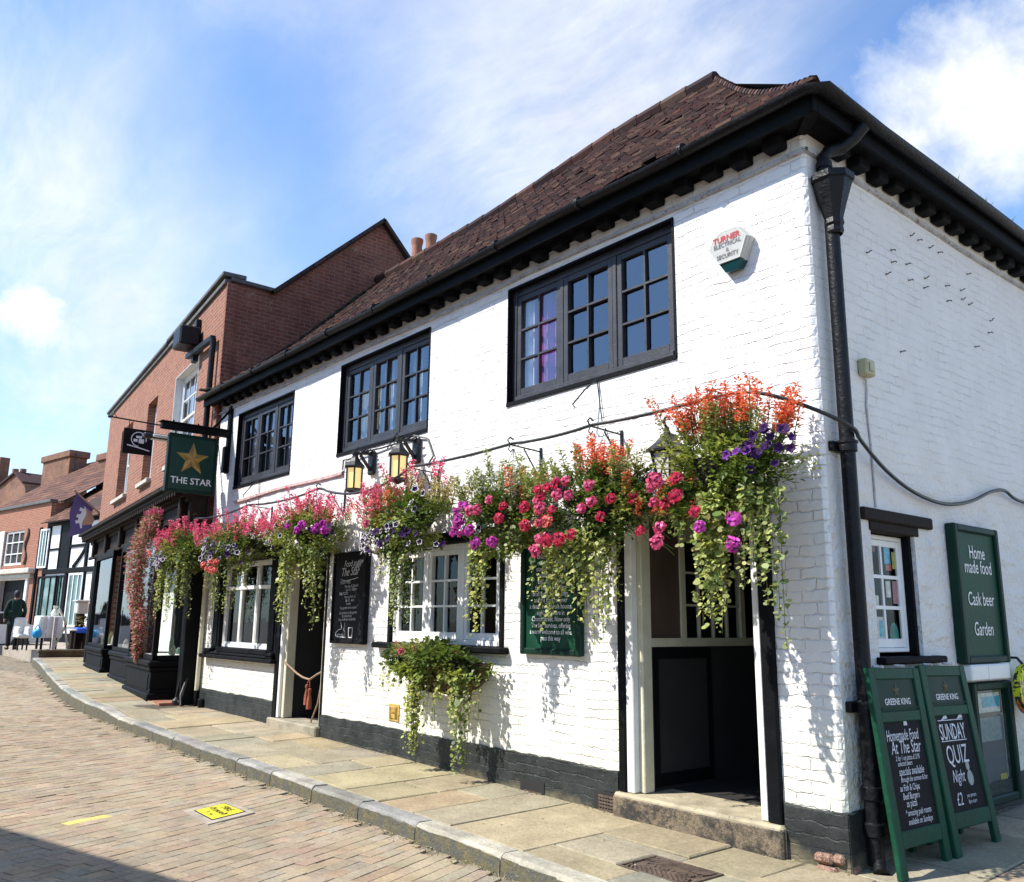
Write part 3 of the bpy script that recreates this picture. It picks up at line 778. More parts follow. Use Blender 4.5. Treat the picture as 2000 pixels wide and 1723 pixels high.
for i in range(420):
    t = rnd.uniform(0,1); yv = lerp(-.4,2.6,t); xx = XL-.03+abs(rnd.gauss(0,.10)); z = roof_z(xx,yv)+.03; r = rnd.uniform(.015,.05)
    g_ = rnd.uniform(.7,1.3); mb.lathe([(r,0),(r*.8,r*.5),(r*.2,r*.8)],(xx,yv,z),6,(.045*g_,.042*g_,.022*g_))
mb.build('roof_moss', M_['leaf'], rf, kind='stuff')

# ---- windows
def casement_window(parent, M, a0, a1, z0, z1, rec, lights, cols, rows, mf, ms, fw=.06, sw=.045, bar=.018, cur=(), name='window', glass='old_glass', mull=.05, bottom=.0, dep=.07):
    f = MB(M); d0, d1 = -rec, -rec+dep
    f.bbox(a0+.002,a0+fw,d0,d1,z0+.002,z1-.002,.005); f.bbox(a1-fw,a1-.002,d0,d1,z0+.002,z1-.002,.005)
    f.bbox(a0+fw,a1-fw,d0,d1-.003,z1-fw*1.2,z1-.002,.005); f.bbox(a0+fw,a1-fw,d0,d1+.012,z0+.002,z0+fw*1.1+bottom,.005)
    ia0, ia1, iz0, iz1 = a0+fw, a1-fw, z0+fw*1.1+bottom, z1-fw*1.2
    wl = (ia1-ia0-mull*(lights-1))/lights
    for k in range(lights-1):
        p = ia0+wl*(k+1)+mull*k; f.bbox(p,p+mull,d0,d1-.002,iz0,iz1,.005)
    w = f.build(name, M_[mf], parent)
    for k in range(lights):
        gl = MB(M)
        p = ia0+(wl+mull)*k; q = p+wl; s = MB(M); e0, e1 = d0+.012*dep/.07, d1-.012*dep/.07+(.006 if k%2 else 0)
        s.bbox(p+.002,p+sw,e0,e1,iz0+.002,iz1-.002,.004); s.bbox(q-sw,q-.002,e0,e1,iz0+.002,iz1-.002,.004)
        s.bbox(p+sw,q-sw,e0,e1-.002,iz1-sw,iz1-.002,.004); s.bbox(p+sw,q-sw,e0,e1-.002,iz0+.002,iz0+sw*1.3,.004)
        ga, gb, gz0, gz1 = p+sw, q-sw, iz0+sw*1.3, iz1-sw
        for c_ in range(1, cols): t = lerp(ga,gb,c_/cols); s.box(t-bar/2,t+bar/2,e0+.002,e1-.006,gz0,gz1)
        for r_ in range(1, rows): t = lerp(gz0,gz1,r_/rows); s.box(ga,gb,e0+.0025,e1-.004,t-bar/2,t+bar/2)
        s.build('casement', M_[ms], w)
        for c_ in range(cols):
            for r_ in range(rows):
                x0, x1 = lerp(ga,gb,c_/cols)-.004, lerp(ga,gb,(c_+1)/cols)+.004; y0, y1 = lerp(gz0,gz1,r_/rows)-.004, lerp(gz0,gz1,(r_+1)/rows)+.004
                j = [rnd.uniform(-.0035,.0035) for _ in range(4)]; j[3] = j[0]-j[1]+j[2]; ym = e0+.012 if dep > .05 else e1-.012
                gl.quad((x0,ym+j[0],y0),(x0,ym+j[3],y1),(x1,ym+j[2],y1),(x1,ym+j[1],y0))
        gl.build('pane', M_[glass], w)
    for (k, f0, f1, mname, dd) in cur:
        cm = MB(M); p = ia0+(wl+mull)*k; n = 22; pr = None
        for i in range(n+1):
            a = lerp(p+wl*f0, p+wl*f1, i/n); ww = d0-dd-.03*math.sin(i*1.1)-.012*math.sin(i*2.7)
            if pr: cm.quad((pr[0],pr[1],z0),(a,ww,z0),(a,ww,z1),(pr[0],pr[1],z1))
            pr = (a, ww)
        cm.build('curtain', M_[mname], w, True)
    return w
casement_window(pub, FA, *W1, .13, 3, 2, 3, 'blue_black_paint','blue_black_paint', .065,.06,.020, [(0,-.15,.28,'curtain_white',.04),(0,.22,.95,'curtain_purple',.07)])
casement_window(pub, FA, *W2, .13, 3, 2, 3, 'blue_black_paint','blue_black_paint', .065,.06,.020, [(0,.05,1,'curtain_brown',.12),(1,.0,.4,'curtain_white',.12),(2,.0,.35,'curtain_white',.12)])
casement_window(pub, FA, *W3, .13, 3, 2, 3, 'blue_black_paint','blue_black_paint', .065,.06,.020, [(0,.0,.3,'curtain_white',.12),(1,.0,.35,'curtain_white',.12),(2,.0,.5,'curtain_white',.12),(2,.7,1,'curtain_white',.12)])
# black painted reveals on the left of the upper windows
for w in (W1,W2,W3):
    mb = MB(FA); mb.box(w[0]-.002,w[0]+.012,-.12,.006,w[2]-.01,w[3]+.004); mb.box(w[0],w[1]+.01,-.12,.005,w[3]-.012,w[3]+.01); mb.box(w[1]-.008,w[1]+.018,-.12,.006,w[2]-.02,w[3])
    mb.box(w[0],w[1]+.012,-.06,.014,w[2]-.035,w[2]+.006)
    mb.build('window_surround', M_['black_paint'], pub)
# ground-floor windows
gw = casement_window(pub, FA, -10.52,-8.72, 1.06,2.36, .10, 3, 1, 1, 'white_paint','white_paint', .05,.02,.02, [], mull=.045, glass='clear_glass')
s = MB(FA); s.bbox(-10.50,-8.74,-.10,-.02,1.93,1.985,.006); s.build('transom', M_['white_paint'], gw)
s = MB(FA); s.bbox(-11.06,-8.36,-.02,.12,.89,.945,.012); s.bbox(-10.98,-8.42,-.02,.085,.945,.985,.012); s.bbox(-10.55,-8.70,-.1,.05,.985,1.06,.01)
for a in (-10.79,-8.52): s.bbox(a-.11,a+.11,-.02,.10,.98,1.035,.012)
s.build('sill', M_['black_paint'], gw)
s = MB(FA); s.bbox(-10.80,-10.51,-.10,.03,1.03,2.55,.012); s.bbox(-10.74,-10.57,.03,.045,1.06,2.5,.006); s.bbox(-8.73,-8.43,-.10,.03,1.03,2.55,.012); s.bbox(-8.66,-8.5,.03,.045,1.06,2.5,.006)
s.bbox(-10.85,-8.38,-.10,.10,2.36,2.62,.012); s.build('pilasters', M_['black_paint'], gw)
gw = casement_window(pub, FA, -5.49,-3.52, 1.25,2.30, .085, 3, 2, 3, 'white_paint','white_paint', .05,.055,.022, [(0,0,.25,'curtain_brown',.2)], mull=.06, glass='clear_glass')
s = MB(FA); s.bbox(-5.76,-3.38,-.05,.10,1.185,1.25,.014); s.bbox(-5.55,-5.49,-.085,.02,1.25,2.34,.006); s.bbox(-3.52,-3.46,-.085,.02,1.25,2.34,.006); s.bbox(-5.62,-3.40,-.05,.045,2.30,2.42,.012)
s.bar((-5.60,-.02,2.32),(-5.74,.10,2.46),.05,.06); s.build('sill', M_['black_paint'], gw)
# side window
FBw = FB
sw = casement_window(pub, FB, SW[0]+.005,SW[1]-.035, SW[2]+.03,SW[3]-.03, .12, 1, 2, 3, 'white_paint','white_paint', .03,.05,.026, [], glass='thin_glass', dep=.032)
s = MB(FB); s.bbox(.44,1.50,-.14,.035,2.235,2.325,.01); s.bbox(SW[0]-.02,SW[1]+.06,-.14,.012,2.165,2.24,.008); s.build('lintel', M_['dark_wood'], sw)
s = MB(FB); s.bbox(.52,1.47,-.14,.07,1.225,1.275,.01); s.bbox(SW[1]-.035,SW[1]+.003,-.15,-.03,SW[2],SW[3],.004); s.build('sill', M_['black_paint'], sw)
# bills and stickers behind the side window
def flat(a, z, w, h, d, mname, nm='poster'):
    q = MB(FB); q.quad((a-w/2,d,z-h/2),(a-w/2,d,z+h/2),(a+w/2,d,z+h/2),(a+w/2,d,z-h/2)); return q.build(nm, M_[mname], sw)
for nm, c_ in (('bill_blue',(.12,.42,.62)),('bill_red',(.42,.10,.06)),('bill_white',(.62,.60,.56)),('bill_yellow',(.45,.38,.10)),('bill_green',(.02,.22,.17)),('bill_pink',(.42,.22,.24)),('bill_brown',(.22,.09,.05)),('bill_cyan',(.10,.42,.52))):
    mat(nm, c_, .6, .35, 22, 0)
for (a,z,w,h,mn) in ((.70,1.98,.10,.09,'bill_yellow'),(.74,2.07,.16,.08,'bill_brown'),(1.00,2.02,.09,.15,'bill_blue'),(1.01,1.925,.09,.05,'bill_red'),(1.11,1.98,.08,.13,'bill_yellow'),(.70,1.71,.10,.18,'bill_yellow'),(.78,1.66,.09,.10,'bill_white'),
                     (.98,1.76,.07,.12,'bill_white'),(1.09,1.74,.09,.17,'bill_pink'),(.70,1.44,.10,.22,'bill_red'),(.83,1.47,.10,.17,'bill_white'),(.83,1.47,.06,.12,'bill_cyan')):
    flat(a, z, w, h, -.1085 if mn != 'bill_cyan' else -.1075, mn)
q = MB(FB); q.add([(1.02+.065*math.cos(t*math.pi/9),-.1075,1.43+.085*math.sin(t*math.pi/9)) for t in range(18)],[tuple(range(18))]); q.build('round_sticker', M_['bill_green'], sw)
q = MB(FB); q.box(.3,1.6,-.6,-.62,1.0,2.5); q.box(.55,.60,-.3,-.6,1.2,2.2); q.build('room_wall', M_['interior_warm'], sw)

# ---- doors
d = MB(FA); d.bbox(-8.42,-8.30,-.03,.035,.06,2.42,.01); d.bbox(-7.09,-7.04,-.03,.012,.10,2.3,.006); d.bbox(-8.42,-7.02,-.03,.035,2.30,2.42,.01)
dr = d.build('side_entrance', M_['black_paint'], pub)
d = MB(FA); d.bbox(-8.30,-8.24,-.10,.02,.19,2.30,.006); d.build('door_frame', M_['white_paint'], dr); d = MB(FA); d.bbox(-8.24,-8.16,-.15,-.02,.19,2.30,.006); d.bbox(-7.12,-7.09,-.12,.0,.19,2.30,.006); d.build('door_lining', M_['cream_paint'], dr)
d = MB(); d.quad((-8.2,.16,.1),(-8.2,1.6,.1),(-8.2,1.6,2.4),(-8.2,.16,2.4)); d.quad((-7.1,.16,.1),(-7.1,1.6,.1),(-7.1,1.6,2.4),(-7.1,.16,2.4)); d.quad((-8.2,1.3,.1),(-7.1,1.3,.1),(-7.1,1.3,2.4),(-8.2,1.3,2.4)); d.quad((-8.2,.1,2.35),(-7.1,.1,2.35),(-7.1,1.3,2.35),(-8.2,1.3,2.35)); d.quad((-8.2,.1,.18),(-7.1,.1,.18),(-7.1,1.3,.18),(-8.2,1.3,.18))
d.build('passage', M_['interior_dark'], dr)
mat('worn_step', (.30,.27,.20), .85, .3, 5, .006, 40, chips=(.12,.11,.08), chip_t=.60); d = MB(FA); d.bbox(-8.44,-7.02,-.3,.09,.02,.185,.015); d.build('doorstep', M_['worn_step'], dr)
d = MB(FA); d.bbox(-1.945,-1.865,-.05,.035,.17,2.42,.01); d.bbox(-.565,-.455,-.05,.035,.17,2.42,.01); d.bbox(-1.98,-.42,-.05,.05,2.40,2.49,.012)
dm = d.build('main_entrance', M_['black_paint'], pub)
d = MB(FA); d.bbox(-1.785,-1.73,-.16,-.04,.175,2.36,.008); d.build('door_lining', M_['cream_paint'], dm); d = MB(FA); d.bbox(-1.865,-1.785,-.12,.022,.175,2.36,.008); d.build('door_post', M_['white_paint'], dm); d = MB(FA); d.bbox(-.625,-.565,-.12,.022,.175,2.36,.008); d.build('door_post', M_['white_paint'], dm); d = MB(FA); d.bbox(-1.865,-.565,-.12,.024,2.355,2.405,.008); d.build('door_head', M_['cream_paint'], dm)
mat('step_stone', (.36,.31,.21), .85, .3, 5, .006, 40, chips=(.14,.12,.08), chip_t=.62)
s = MB(FA); s.bbox(-1.97,-.43,-.42,.075,-.10,.172,.018); s.build('doorstep', M_['step_stone'], dm)
s = MB(FA); s.box(-1.9,-.45,-1.8,-.42,-.10,.168); s.build('porch_floor_shade', M_['interior_dark'], dm)  # dark floor slab beyond the step: the porch shade put into its colour
s = MB(FA); s.bbox(-1.975,-.425,.03,.082,-.12,.15,.015)
st_m, nt, out = nodes('step_face'); c = objco(nt)
k = mixc(nt, ramp(nt, noise_(nt, c, 9, 7, .8), .42, .56), (.05,.05,.045), (.24,.19,.13)); k = mixc(nt, ramp(nt, noise_(nt, c, 45, 4, .7), .5, .7), k, (.07,.05,.04)); pbsdf(nt, out, k, .9, .2, 0, bump(nt, noise_(nt, c, 30, 6, .75), .02))
s.build('step_riser', M_['step_face'], dm)
p = MB()     # porch: panelled left wall with a glazed screen, black below
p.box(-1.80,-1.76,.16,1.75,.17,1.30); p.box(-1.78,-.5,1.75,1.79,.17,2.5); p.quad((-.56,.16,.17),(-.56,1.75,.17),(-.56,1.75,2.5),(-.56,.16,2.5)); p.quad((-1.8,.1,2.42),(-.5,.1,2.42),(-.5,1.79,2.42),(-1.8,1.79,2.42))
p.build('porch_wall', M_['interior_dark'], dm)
p = MB(); p.box(-1.762,-1.752,.20,.26,.2,1.29); p.box(-1.762,-1.752,.9,.96,.2,1.29); p.box(-1.762,-1.752,.26,.9,.2,.3); p.box(-1.762,-1.752,.26,.9,1.2,1.29); p.build('wainscot', M_['black_paint'], dm)
p = MB(); p.box(-1.80,-1.765,.14,.58,1.36,2.45); p.build('porch_panel', M_['brown_panel'], dm)
p = MB(); p.box(-1.80,-1.745,.14,1.75,1.30,1.37); p.box(-1.80,-1.745,.57,.63,1.37,2.42); p.box(-1.80,-1.75,.63,1.45,2.20,2.42); p.box(-1.80,-1.745,1.42,1.48,1.37,2.42)
for t in (.83,1.03,1.23): p.box(-1.785,-1.758,t-.010,t+.010,1.37,2.2)
for t in (1.65,1.93): p.box(-1.783,-1.760,.63,1.42,t-.009,t+.009)
p.build('glazed_screen', M_['cream_paint'], dm)
p = MB(); p.quad((-1.775,.6,1.35),(-1.775,1.45,1.35),(-1.775,1.45,2.25),(-1.775,.6,2.25)); p.build('screen_pane', M_['old_glass'], dm)
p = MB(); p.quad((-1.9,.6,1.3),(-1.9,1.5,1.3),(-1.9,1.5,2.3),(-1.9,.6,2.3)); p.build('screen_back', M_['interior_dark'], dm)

# ---- rainwater pipe on the corner, with hopper head
def pipe_kit(parent):
    p = MB()
    x, y = .085, .175
    pts = [(x,y,4.42)]+[(x,y,z) for z in (3.4,2.72)]+[(x,y,1.2),(x,y,.0)]
    p.tube(pts,.052,14)
    for z in (2.70,.95,.42,.2): p.tube([(x,y,z-.03),(x,y,z-.02),(x,y,z+.05),(x,y,z+.06)],[.055,.066,.066,.055],14)
    for z in (2.70,.95): p.tube([(x,y,z+.035),(x,y,z+.05)],.074,14); p.bbox(.0,.04,y-.11,y+.11,z-.02,z+.05,.006)
    p.tube([(x+.02,y-.0,.02),(x+.06,y-.06,-.03)],.05,12)
    o = p.build('downpipe', M_['black_pipe'], parent, True)
    h = MB(); prof = [(.052,4.30),(.060,4.32),(.056,4.36),(.066,4.38),(.060,4.42),(.085,4.52),(.125,4.66),(.135,4.70),(.150,4.71),(.150,4.76),(.13,4.765)]
    P = []; F = []
    for (r, z) in prof:
        for k in range(8):
            t = math.pi*(k+.5)/4; P.append((x+.02+r*math.cos(t)*1.08, y+r*math.sin(t)*1.08, z))
    n = len(prof)
    for i in range(n-1):
        for k in range(8): F.append((i*8+k, i*8+(k+1)%8, (i+1)*8+(k+1)%8, (i+1)*8+k))
    F.append(tuple((n-1)*8+k for k in range(8))); h.add(P, F); h.build('hopper_head', M_['black_pipe'], o)
    s = MB(); s.tube([(x-.02,y-.02,4.76),(x-.02,y-.02,4.93),(x,y+.02,4.99),(x+.06,y+.10,5.02),(.22,.33,5.09),(.29,.37,5.18)],.05,12); s.tube([(x-.02,y-.02,4.84),(x-.02,y-.02,4.89)],.058,12); s.build('swan_neck', M_['black_pipe'], o, True)
pipe_kit(pub)
p = MB(); p.tube([(-11.17,-.06,.35),(-11.17,-.06,2.4)],.035,10); p.build('waste_pipe', M_['cream_paint'], pub, True)
p = MB(); p.tube([(-11.17,-.06,.05),(-11.17,-.06,.36)],.037,10); p.lathe([(.05,0),(.055,.12),(.03,.14)],(-10.93,-.06,pave_z(-10.9,0)),10); p.build('pipe_foot', M_['black_pipe'], pub, True)
# ------------------------------------------------------------------ signs and fixtures on the front wall
def star_geo(mb, c, right, up, nrm, ro, ri, d, c1=None, c2=None, m2=None):
    c, right, up, nrm = Vector(c), Vector(right), Vector(up), Vector(nrm)
    tip = c+nrm*d; P = [c+(right*math.sin(k*math.pi/5)+up*math.cos(k*math.pi/5))*(ro if k % 2 == 0 else ri) for k in range(10)]
    for k in range(10):
        (mb if k % 2 == 0 or m2 is None else m2).add([tip, P[k], P[(k+1)%10]], [(0,1,2)])
sx = -10.76
sg = thing('pub_sign', 'green hanging pub sign with gold star and white words THE STAR', 'pub sign', (sx,0,4.47))
b = MB(); b.bbox(sx-.055,sx+.055,-1.14,.0,4.455,4.56,.012); b.bbox(sx-.075,sx+.075,-1.16,.02,4.56,4.58,.006); b.bbox(sx-.06,sx+.06,-.05,.0,3.85,5.0,.012)
b.bbox(sx-.06,sx+.06,-.10,-.05,3.86,4.30,.012); b.bar((sx,-.02,4.95),(sx,-.30,4.58),.035,.035)
for y in (-.9,-.35): b.tube([(sx,y,4.47),(sx,y,4.38)],.012,6)
for y in (-.95,-.55,-.2): b.lathe([(.018,0),(.018,.02),(.008,.04)],(sx,y,4.58),8)
b.build('bracket', M_['black_paint'], sg)
b = MB(); b.bbox(sx-.045,sx+.045,-1.01,-.22,3.455,4.40,.01); bo = b.build('board', M_['sign_green_dark'], sg)
b = MB(); b.box(sx+.045,sx+.049,-.965,-.265,3.51,4.345); b.build('panel', M_['sign_green'], bo)
b = MB(Matrix(((0,1,0,sx),(1,0,0,0),(0,0,1,0),(0,0,0,1)))); b.frame(-1.012,-.218,3.453,4.402,.038,.040,.058,.006)
b.build('board_frame', M_['sign_green_dark'], bo)
b = MB(); b2 = MB(); star_geo(b,(sx+.050,-.615,4.005),(0,1,0),(0,0,1),(1,0,0),.275,.112,.03,m2=b2); s1 = b.build('star', M_['gold'], bo); b2.build('star_facets', M_['gold_dark'], bo)
b = MB(); add_text(b,'THE STAR',(sx+.051,-.605,3.60),(0,1,0),(0,0,1),.145,1.02,bold=.012); b.build('lettering', M_['letter_white'], bo)
b = MB(); b.bbox(sx-.60,sx-.44,-1.25,-.70,4.37,4.45,.02); b.bar((sx-.52,-.7,4.43),(sx-.5,.0,4.40),.03,.03); ln = b.build('strip_light', M_['black_iron'], sg)
b = MB(); b.bbox(sx-.43,sx-.40,-1.12,-.72,4.38,4.43,.01); b.bbox(sx-.57,sx-.47,-1.12,-.74,4.355,4.372,.006); b.build('light_tube', M_['plastic_white'], ln)

def wall_lantern(x, zc, label, H=.30, Wt=.105, amber=True, scroll=False):
    y = -.26; t = thing('wall_lantern', label, 'lantern', (x,0,zc+.2), 'lanterns on the front wall')
    b = MB(); f = MB()
    zt, zb_ = zc+H/2, zc-H/2; n = 6; rt_, rb_ = (Wt, Wt*.98) if amber else (Wt*1.15, Wt*.62); n = 6 if amber else 4
    a0 = math.pi/6 if amber else math.pi/4
    ring = lambda r, z: [(x+r*math.cos(a0+2*math.pi*k/n), y+r*math.sin(a0+2*math.pi*k/n), z) for k in range(n)]
    top, bot = ring(rt_, zt), ring(rb_, zb_)
    for k in range(n):
        b.bar(bot[k], top[k], .016, .016); b.bar(top[k], top[(k+1)%n], .016, .02); b.bar(bot[k], bot[(k+1)%n], .018, .026)
        ctr = Vector((x,y,0)); f.quad(*[Vector((lerp(x,q[0],.93),lerp(y,q[1],.93),q[2])) for q in (bot[k], bot[(k+1)%n], top[(k+1)%n], top[k])])
        if not amber:
            for s in (0,1):
                p0 = Vector(bot[(k+s)%n]).lerp(Vector(top[(k+s)%n]), .05); m_ = (Vector(bot[k])+Vector(bot[(k+1)%n])+Vector(top[k])+Vector(top[(k+1)%n]))/4; b.bar(p0, m_+Vector((0,0,.02)), .007, .007); b.bar(Vector(top[(k+s)%n]), m_+Vector((0,0,.02)), .007, .007)
    pr = [(rt_*1.28, zt), (rt_*1.30, zt+.018), (rt_*.75, zt+.075), (rt_*.45, zt+.12), (rt_*.42, zt+.14), (rt_*.2, zt+.155), (.012, zt+.19)]
    P = []; F = []
    for r, z in pr: P += ring(r, z)
    for i in range(len(pr)-1):
        for k in range(n): F.append((i*n+k, i*n+(k+1)%n, (i+1)*n+(k+1)%n, (i+1)*n+k))
    F.append(tuple(reversed(range(n)))); b.add(P, F)
    P = []; F = []; pr = [(rb_*1.18, zb_), (rb_*1.2, zb_-.014), (rb_*.6, zb_-.03), (.012, zb_-.055)]
    for r, z in pr: P += ring(r, z)
    for i in range(len(pr)-1):
        for k in range(n): F.append((i*n+k, (i+1)*n+k, (i+1)*n+(k+1)%n, i*n+(k+1)%n))
    F.append(tuple(range(n))); b.add(P, F)
    b.build('lantern_frame', M_['black_iron'], t); f.build('lantern_glass', M_['amber_glass' if amber else 'frosted_glass'], t)
    g = MB()
    if scroll:
        g.tube([(x,y,zt+.16)]+[(x, y-.045*math.sin(q)*(1.0)+.01, zt+.24-.045*math.cos(q)) for q in [i*.5 for i in range(0,8)]],.011,6)
        g.tube([(x, y-.03, zt+.22)]+[(x, y+.12-.15*math.cos(q), zt+.22+.10*math.sin(q)) for q in [.0+i*.3 for i in range(0,11)]]+[(x,-.03,zt+.02),(x,-.02,zt-.12)],.013,6)
        g.bbox(x-.045,x+.045,-.03,.0,zt-.22,zt+.05,.01)
    else:
        g.bar((x,y-.04,zt+.175),(x,-.02,zt+.205),.05,.028); g.bar((x,y,zt+.17),(x,y,zt+.13),.05,.05); g.bbox(x-.075,x+.075,-.05,.0,zt-.06,zt+.24,.02); g.bar((x,-.03,zt-.02),(x,-.19,zt+.17),.03,.03)
        for i in range(7): g.tube([(x+rnd.uniform(-.05,.05),-.06-.035*i,zt+.21),(x+rnd.uniform(-.1,.1),-.06-.035*i,zt+.225+rnd.uniform(0,.02)),(x+rnd.uniform(-.12,.12),-.05-.035*i,zt+.21)],.008,5)
    g.build('lantern_bracket', M_['black_iron'], t); return t
wall_lantern(-6.05, 3.17, 'black wall lantern with amber glass, the one by the pink ledge end', .27)
wall_lantern(-5.06, 3.18, 'black wall lantern with amber glass, half behind the pink flowers', .27)
wall_lantern(-1.16, 2.66, 'larger black wall lantern with scroll hook and clear panes above the main door', .27, .115, False, True)
# cable strung between the two amber lanterns
c_ = MB(); c_.tube([(-6.79,-.02,3.40),(-6.78,-.025,3.53),(-6.6,-.03,3.52),(-6.2,-.05,3.56),(-5.85,-.03,3.55),(-5.5,-.02,3.56),(-5.1,-.04,3.59),(-4.85,-.02,3.52),(-4.72,-.02,3.30),(-4.85,-.015,3.2)],.011,6)
c_.tube([(-5.72,-.015,3.53),(-5.48,-.03,3.69),(-5.38,-.015,3.2)],.007,5)
tag(c_.build('lamp_cable', M_['hose_rubber']), 'thin black cable tacked between the two amber lanterns', 'cable')
# bare hook arms under the upper windows
for (x, z, lab) in ((-2.16,3.64,'thin bent iron hook stay below the largest upper window'),(-9.42,3.58,'thin bent iron hook stay below the upper window nearest the hanging sign')):
    c_ = MB(); c_.tube([(x,-.02,z),(x-.05,-.12,z-.10),(x-.13,-.20,z-.24),(x-.10,-.20,z-.27)],.008,5); c_.tube([(x,-.02,z),(x+.06,-.02,z-.4)],.006,5)
    tag(c_.build('hook_stay', M_['hose_rubber']), lab, 'hook', 'hook stays under the upper windows')
# burglar alarm
al = thing('alarm_box', 'white hexagonal burglar alarm box with red and grey lettering and teal base', 'alarm box', (-.64,0,4.37))
poly = [(-.835,4.395),(-.79,4.49),(-.70,4.535),(-.545,4.53),(-.455,4.42),(-.525,4.25),(-.735,4.25)]
cx, cz = -.645, 4.395; n = len(poly)
b = MB(); P = []
for (yy_, k_) in ((0,1.0),(-.055,1.0),(-.062,.965),(-.085,.965),(-.10,.90)): P += [(lerp(cx,x,k_),yy_,lerp(cz,z,k_)) for x,z in poly]
F = [tuple(range(4*n,5*n))]+[(k*n+i,k*n+(i+1)%n,(k+1)*n+(i+1)%n,(k+1)*n+i) for k in range(4) for i in range(n)]
b.add(P,F); b.build('alarm_case', M_['alarm_white'], al)
b = MB(); P = []
for k_ in (1.0,.96): P += [(lerp(cx,x,k_*.90+.02),-.1015,lerp(cz,z,k_*.90+.02)) for x,z in poly]
b.add(P,[(i,(i+1)%n,n+(i+1)%n,n+i) for i in range(n)]); b.build('alarm_edge_shade', M_['frosted_glass'], al)  # flat grey ring on the face, painting in the shading round its edge
b = MB(); b.add([(-.738,-.01,4.255),(-.522,-.01,4.255),(-.528,-.092,4.258),(-.730,-.092,4.258),(-.70,-.01,4.195),(-.565,-.01,4.195),(-.58,-.07,4.185),(-.69,-.07,4.185)],[(0,1,2,3),(7,6,5,4),(3,2,6,7),(0,3,7,4),(1,5,6,2),(0,4,5,1)]); b.build('alarm_base', M_['plastic_teal'], al)
b = MB(); add_text(b,'TURNER',(-.65,-.104,4.435),(1,0,0),(0,0,1),.066,1.0,bold=.03); b.build('alarm_name', M_['letter_red'], al)
b = MB()
for t, z in (('ELECTRICAL',4.39),('&',4.345),('SECURITY',4.295)): add_text(b,t,(-.645,-.104,z),(1,0,0),(0,0,1),.050 if t != '&' else .045,.92,bold=.018)
b.build('alarm_lettering', M_['letter_grey'], al)

def scribble(mb, x0, z0, w, h, y, r, ax='A', lean=.0, seed=0):
    """a hand-written looking word: joined pen strokes"""
    q = random.Random(seed); n = max(3, int(w/(h*.55))); pts = []
    for i in range(n*3+1):
        t = i/(n*3); z = z0+(h*q.uniform(.45,1.0) if i % 3 == 1 else h*q.uniform(0,.18)); 
        if q.random() < .12: z += h*.6
        pts.append((x0+w*t+lean*(z-z0)+q.uniform(-.1,.1)*h, z))
    for (a, b_) in zip(pts, pts[1:]):
        mb.add([(a[0]-r,y,a[1]),(a[0]+r,y,a[1]),(b_[0]+r,y,b_[1]),(b_[0]-r,y,b_[1])],[(0,1,2,3)])
def stroke(mb, pts, y, r):
    for a, b_ in zip(pts, pts[1:]):
        d = Vector((b_[0]-a[0],0,b_[1]-a[1])); l = d.length or 1; n = Vector((-d.z,0,d.x))/l*r
        mb.add([(a[0]+n.x,y,a[1]+n.z),(a[0]-n.x,y,a[1]-n.z),(b_[0]-n.x,y,b_[1]-n.z),(b_[0]+n.x,y,b_[1]+n.z)],[(0,1,2,3)])
ck = thing('menu_chalkboard', 'tall black chalkboard menu with chalk drawing of bottle and glass beside the narrow doorway', 'chalkboard', (-6.42,0,1.2))
b = MB(FA); b.bbox(-6.82,-6.00,.0,.05,1.21,2.32,.008); b.build('board', M_['chalk_black'], ck)
b = MB(FA)
b.frame(-6.822,-5.998,1.208,2.322,.035,.04,.066,.006)
b.build('board_frame', M_['black_paint'], ck)
b = MB(); y = -.0525; fs = dict(bold=.0)
rows = [('Food at',2.14,.10,.25,0),('The Star',2.03,.13,.3,0),('FOOD TIMES',1.93,.045,.06,-.1),('Mon-Sat 12-3 & 6-9',1.885,.042,.1,.05),('Sun 12 - 5.30pm',1.845,.042,.1,.05),('BAR FOOD',1.795,.045,.06,-.13),('Mon to Fri 2 - 6',1.755,.042,.1,.03),('Sat 12 - 6pm',1.715,.042,.1,.03),('sunday',1.675,.042,.1,.0),('"the garden here is open"',1.625,.043,.2,.0),('Sit out back in the garden',1.565,.043,.2,0),('for great food',1.525,.043,.2,-.03),('Live at the bar on Sunday',1.485,.042,.2,-.02)]
for t, z, s_, sh, dx in rows: add_text(b,t,(-6.41+dx,y,z),(1,0,.03),(0,0,1),s_*1.12,.86,shear=sh)
stroke(b,[(-6.63,1.985),(-6.5,1.965),(-6.3,1.985),(-6.2,2.0)],y,.004)
stroke(b,[(-6.68,1.29),(-6.70,1.33),(-6.62,1.375),(-6.55,1.38),(-6.56,1.45),(-6.58,1.46)],y,.0045); stroke(b,[(-6.47,1.46),(-6.49,1.38),(-6.47,1.33)],y,.0045); stroke(b,[(-6.68,1.29),(-6.45,1.285)],y,.005)
scribble(b,-6.66,1.30,.2,.035,y,.003,seed=3); stroke(b,[(-6.38,1.40),(-6.37,1.285),(-6.29,1.285),(-6.28,1.40),(-6.38,1.40)],y,.0055)
for k in range(5): scribble(b,-6.30+.02*k,2.10+.02*k,.12,.05,y,.004,seed=40+k)
b.build('chalk_writing', M_['chalk_white'], ck)

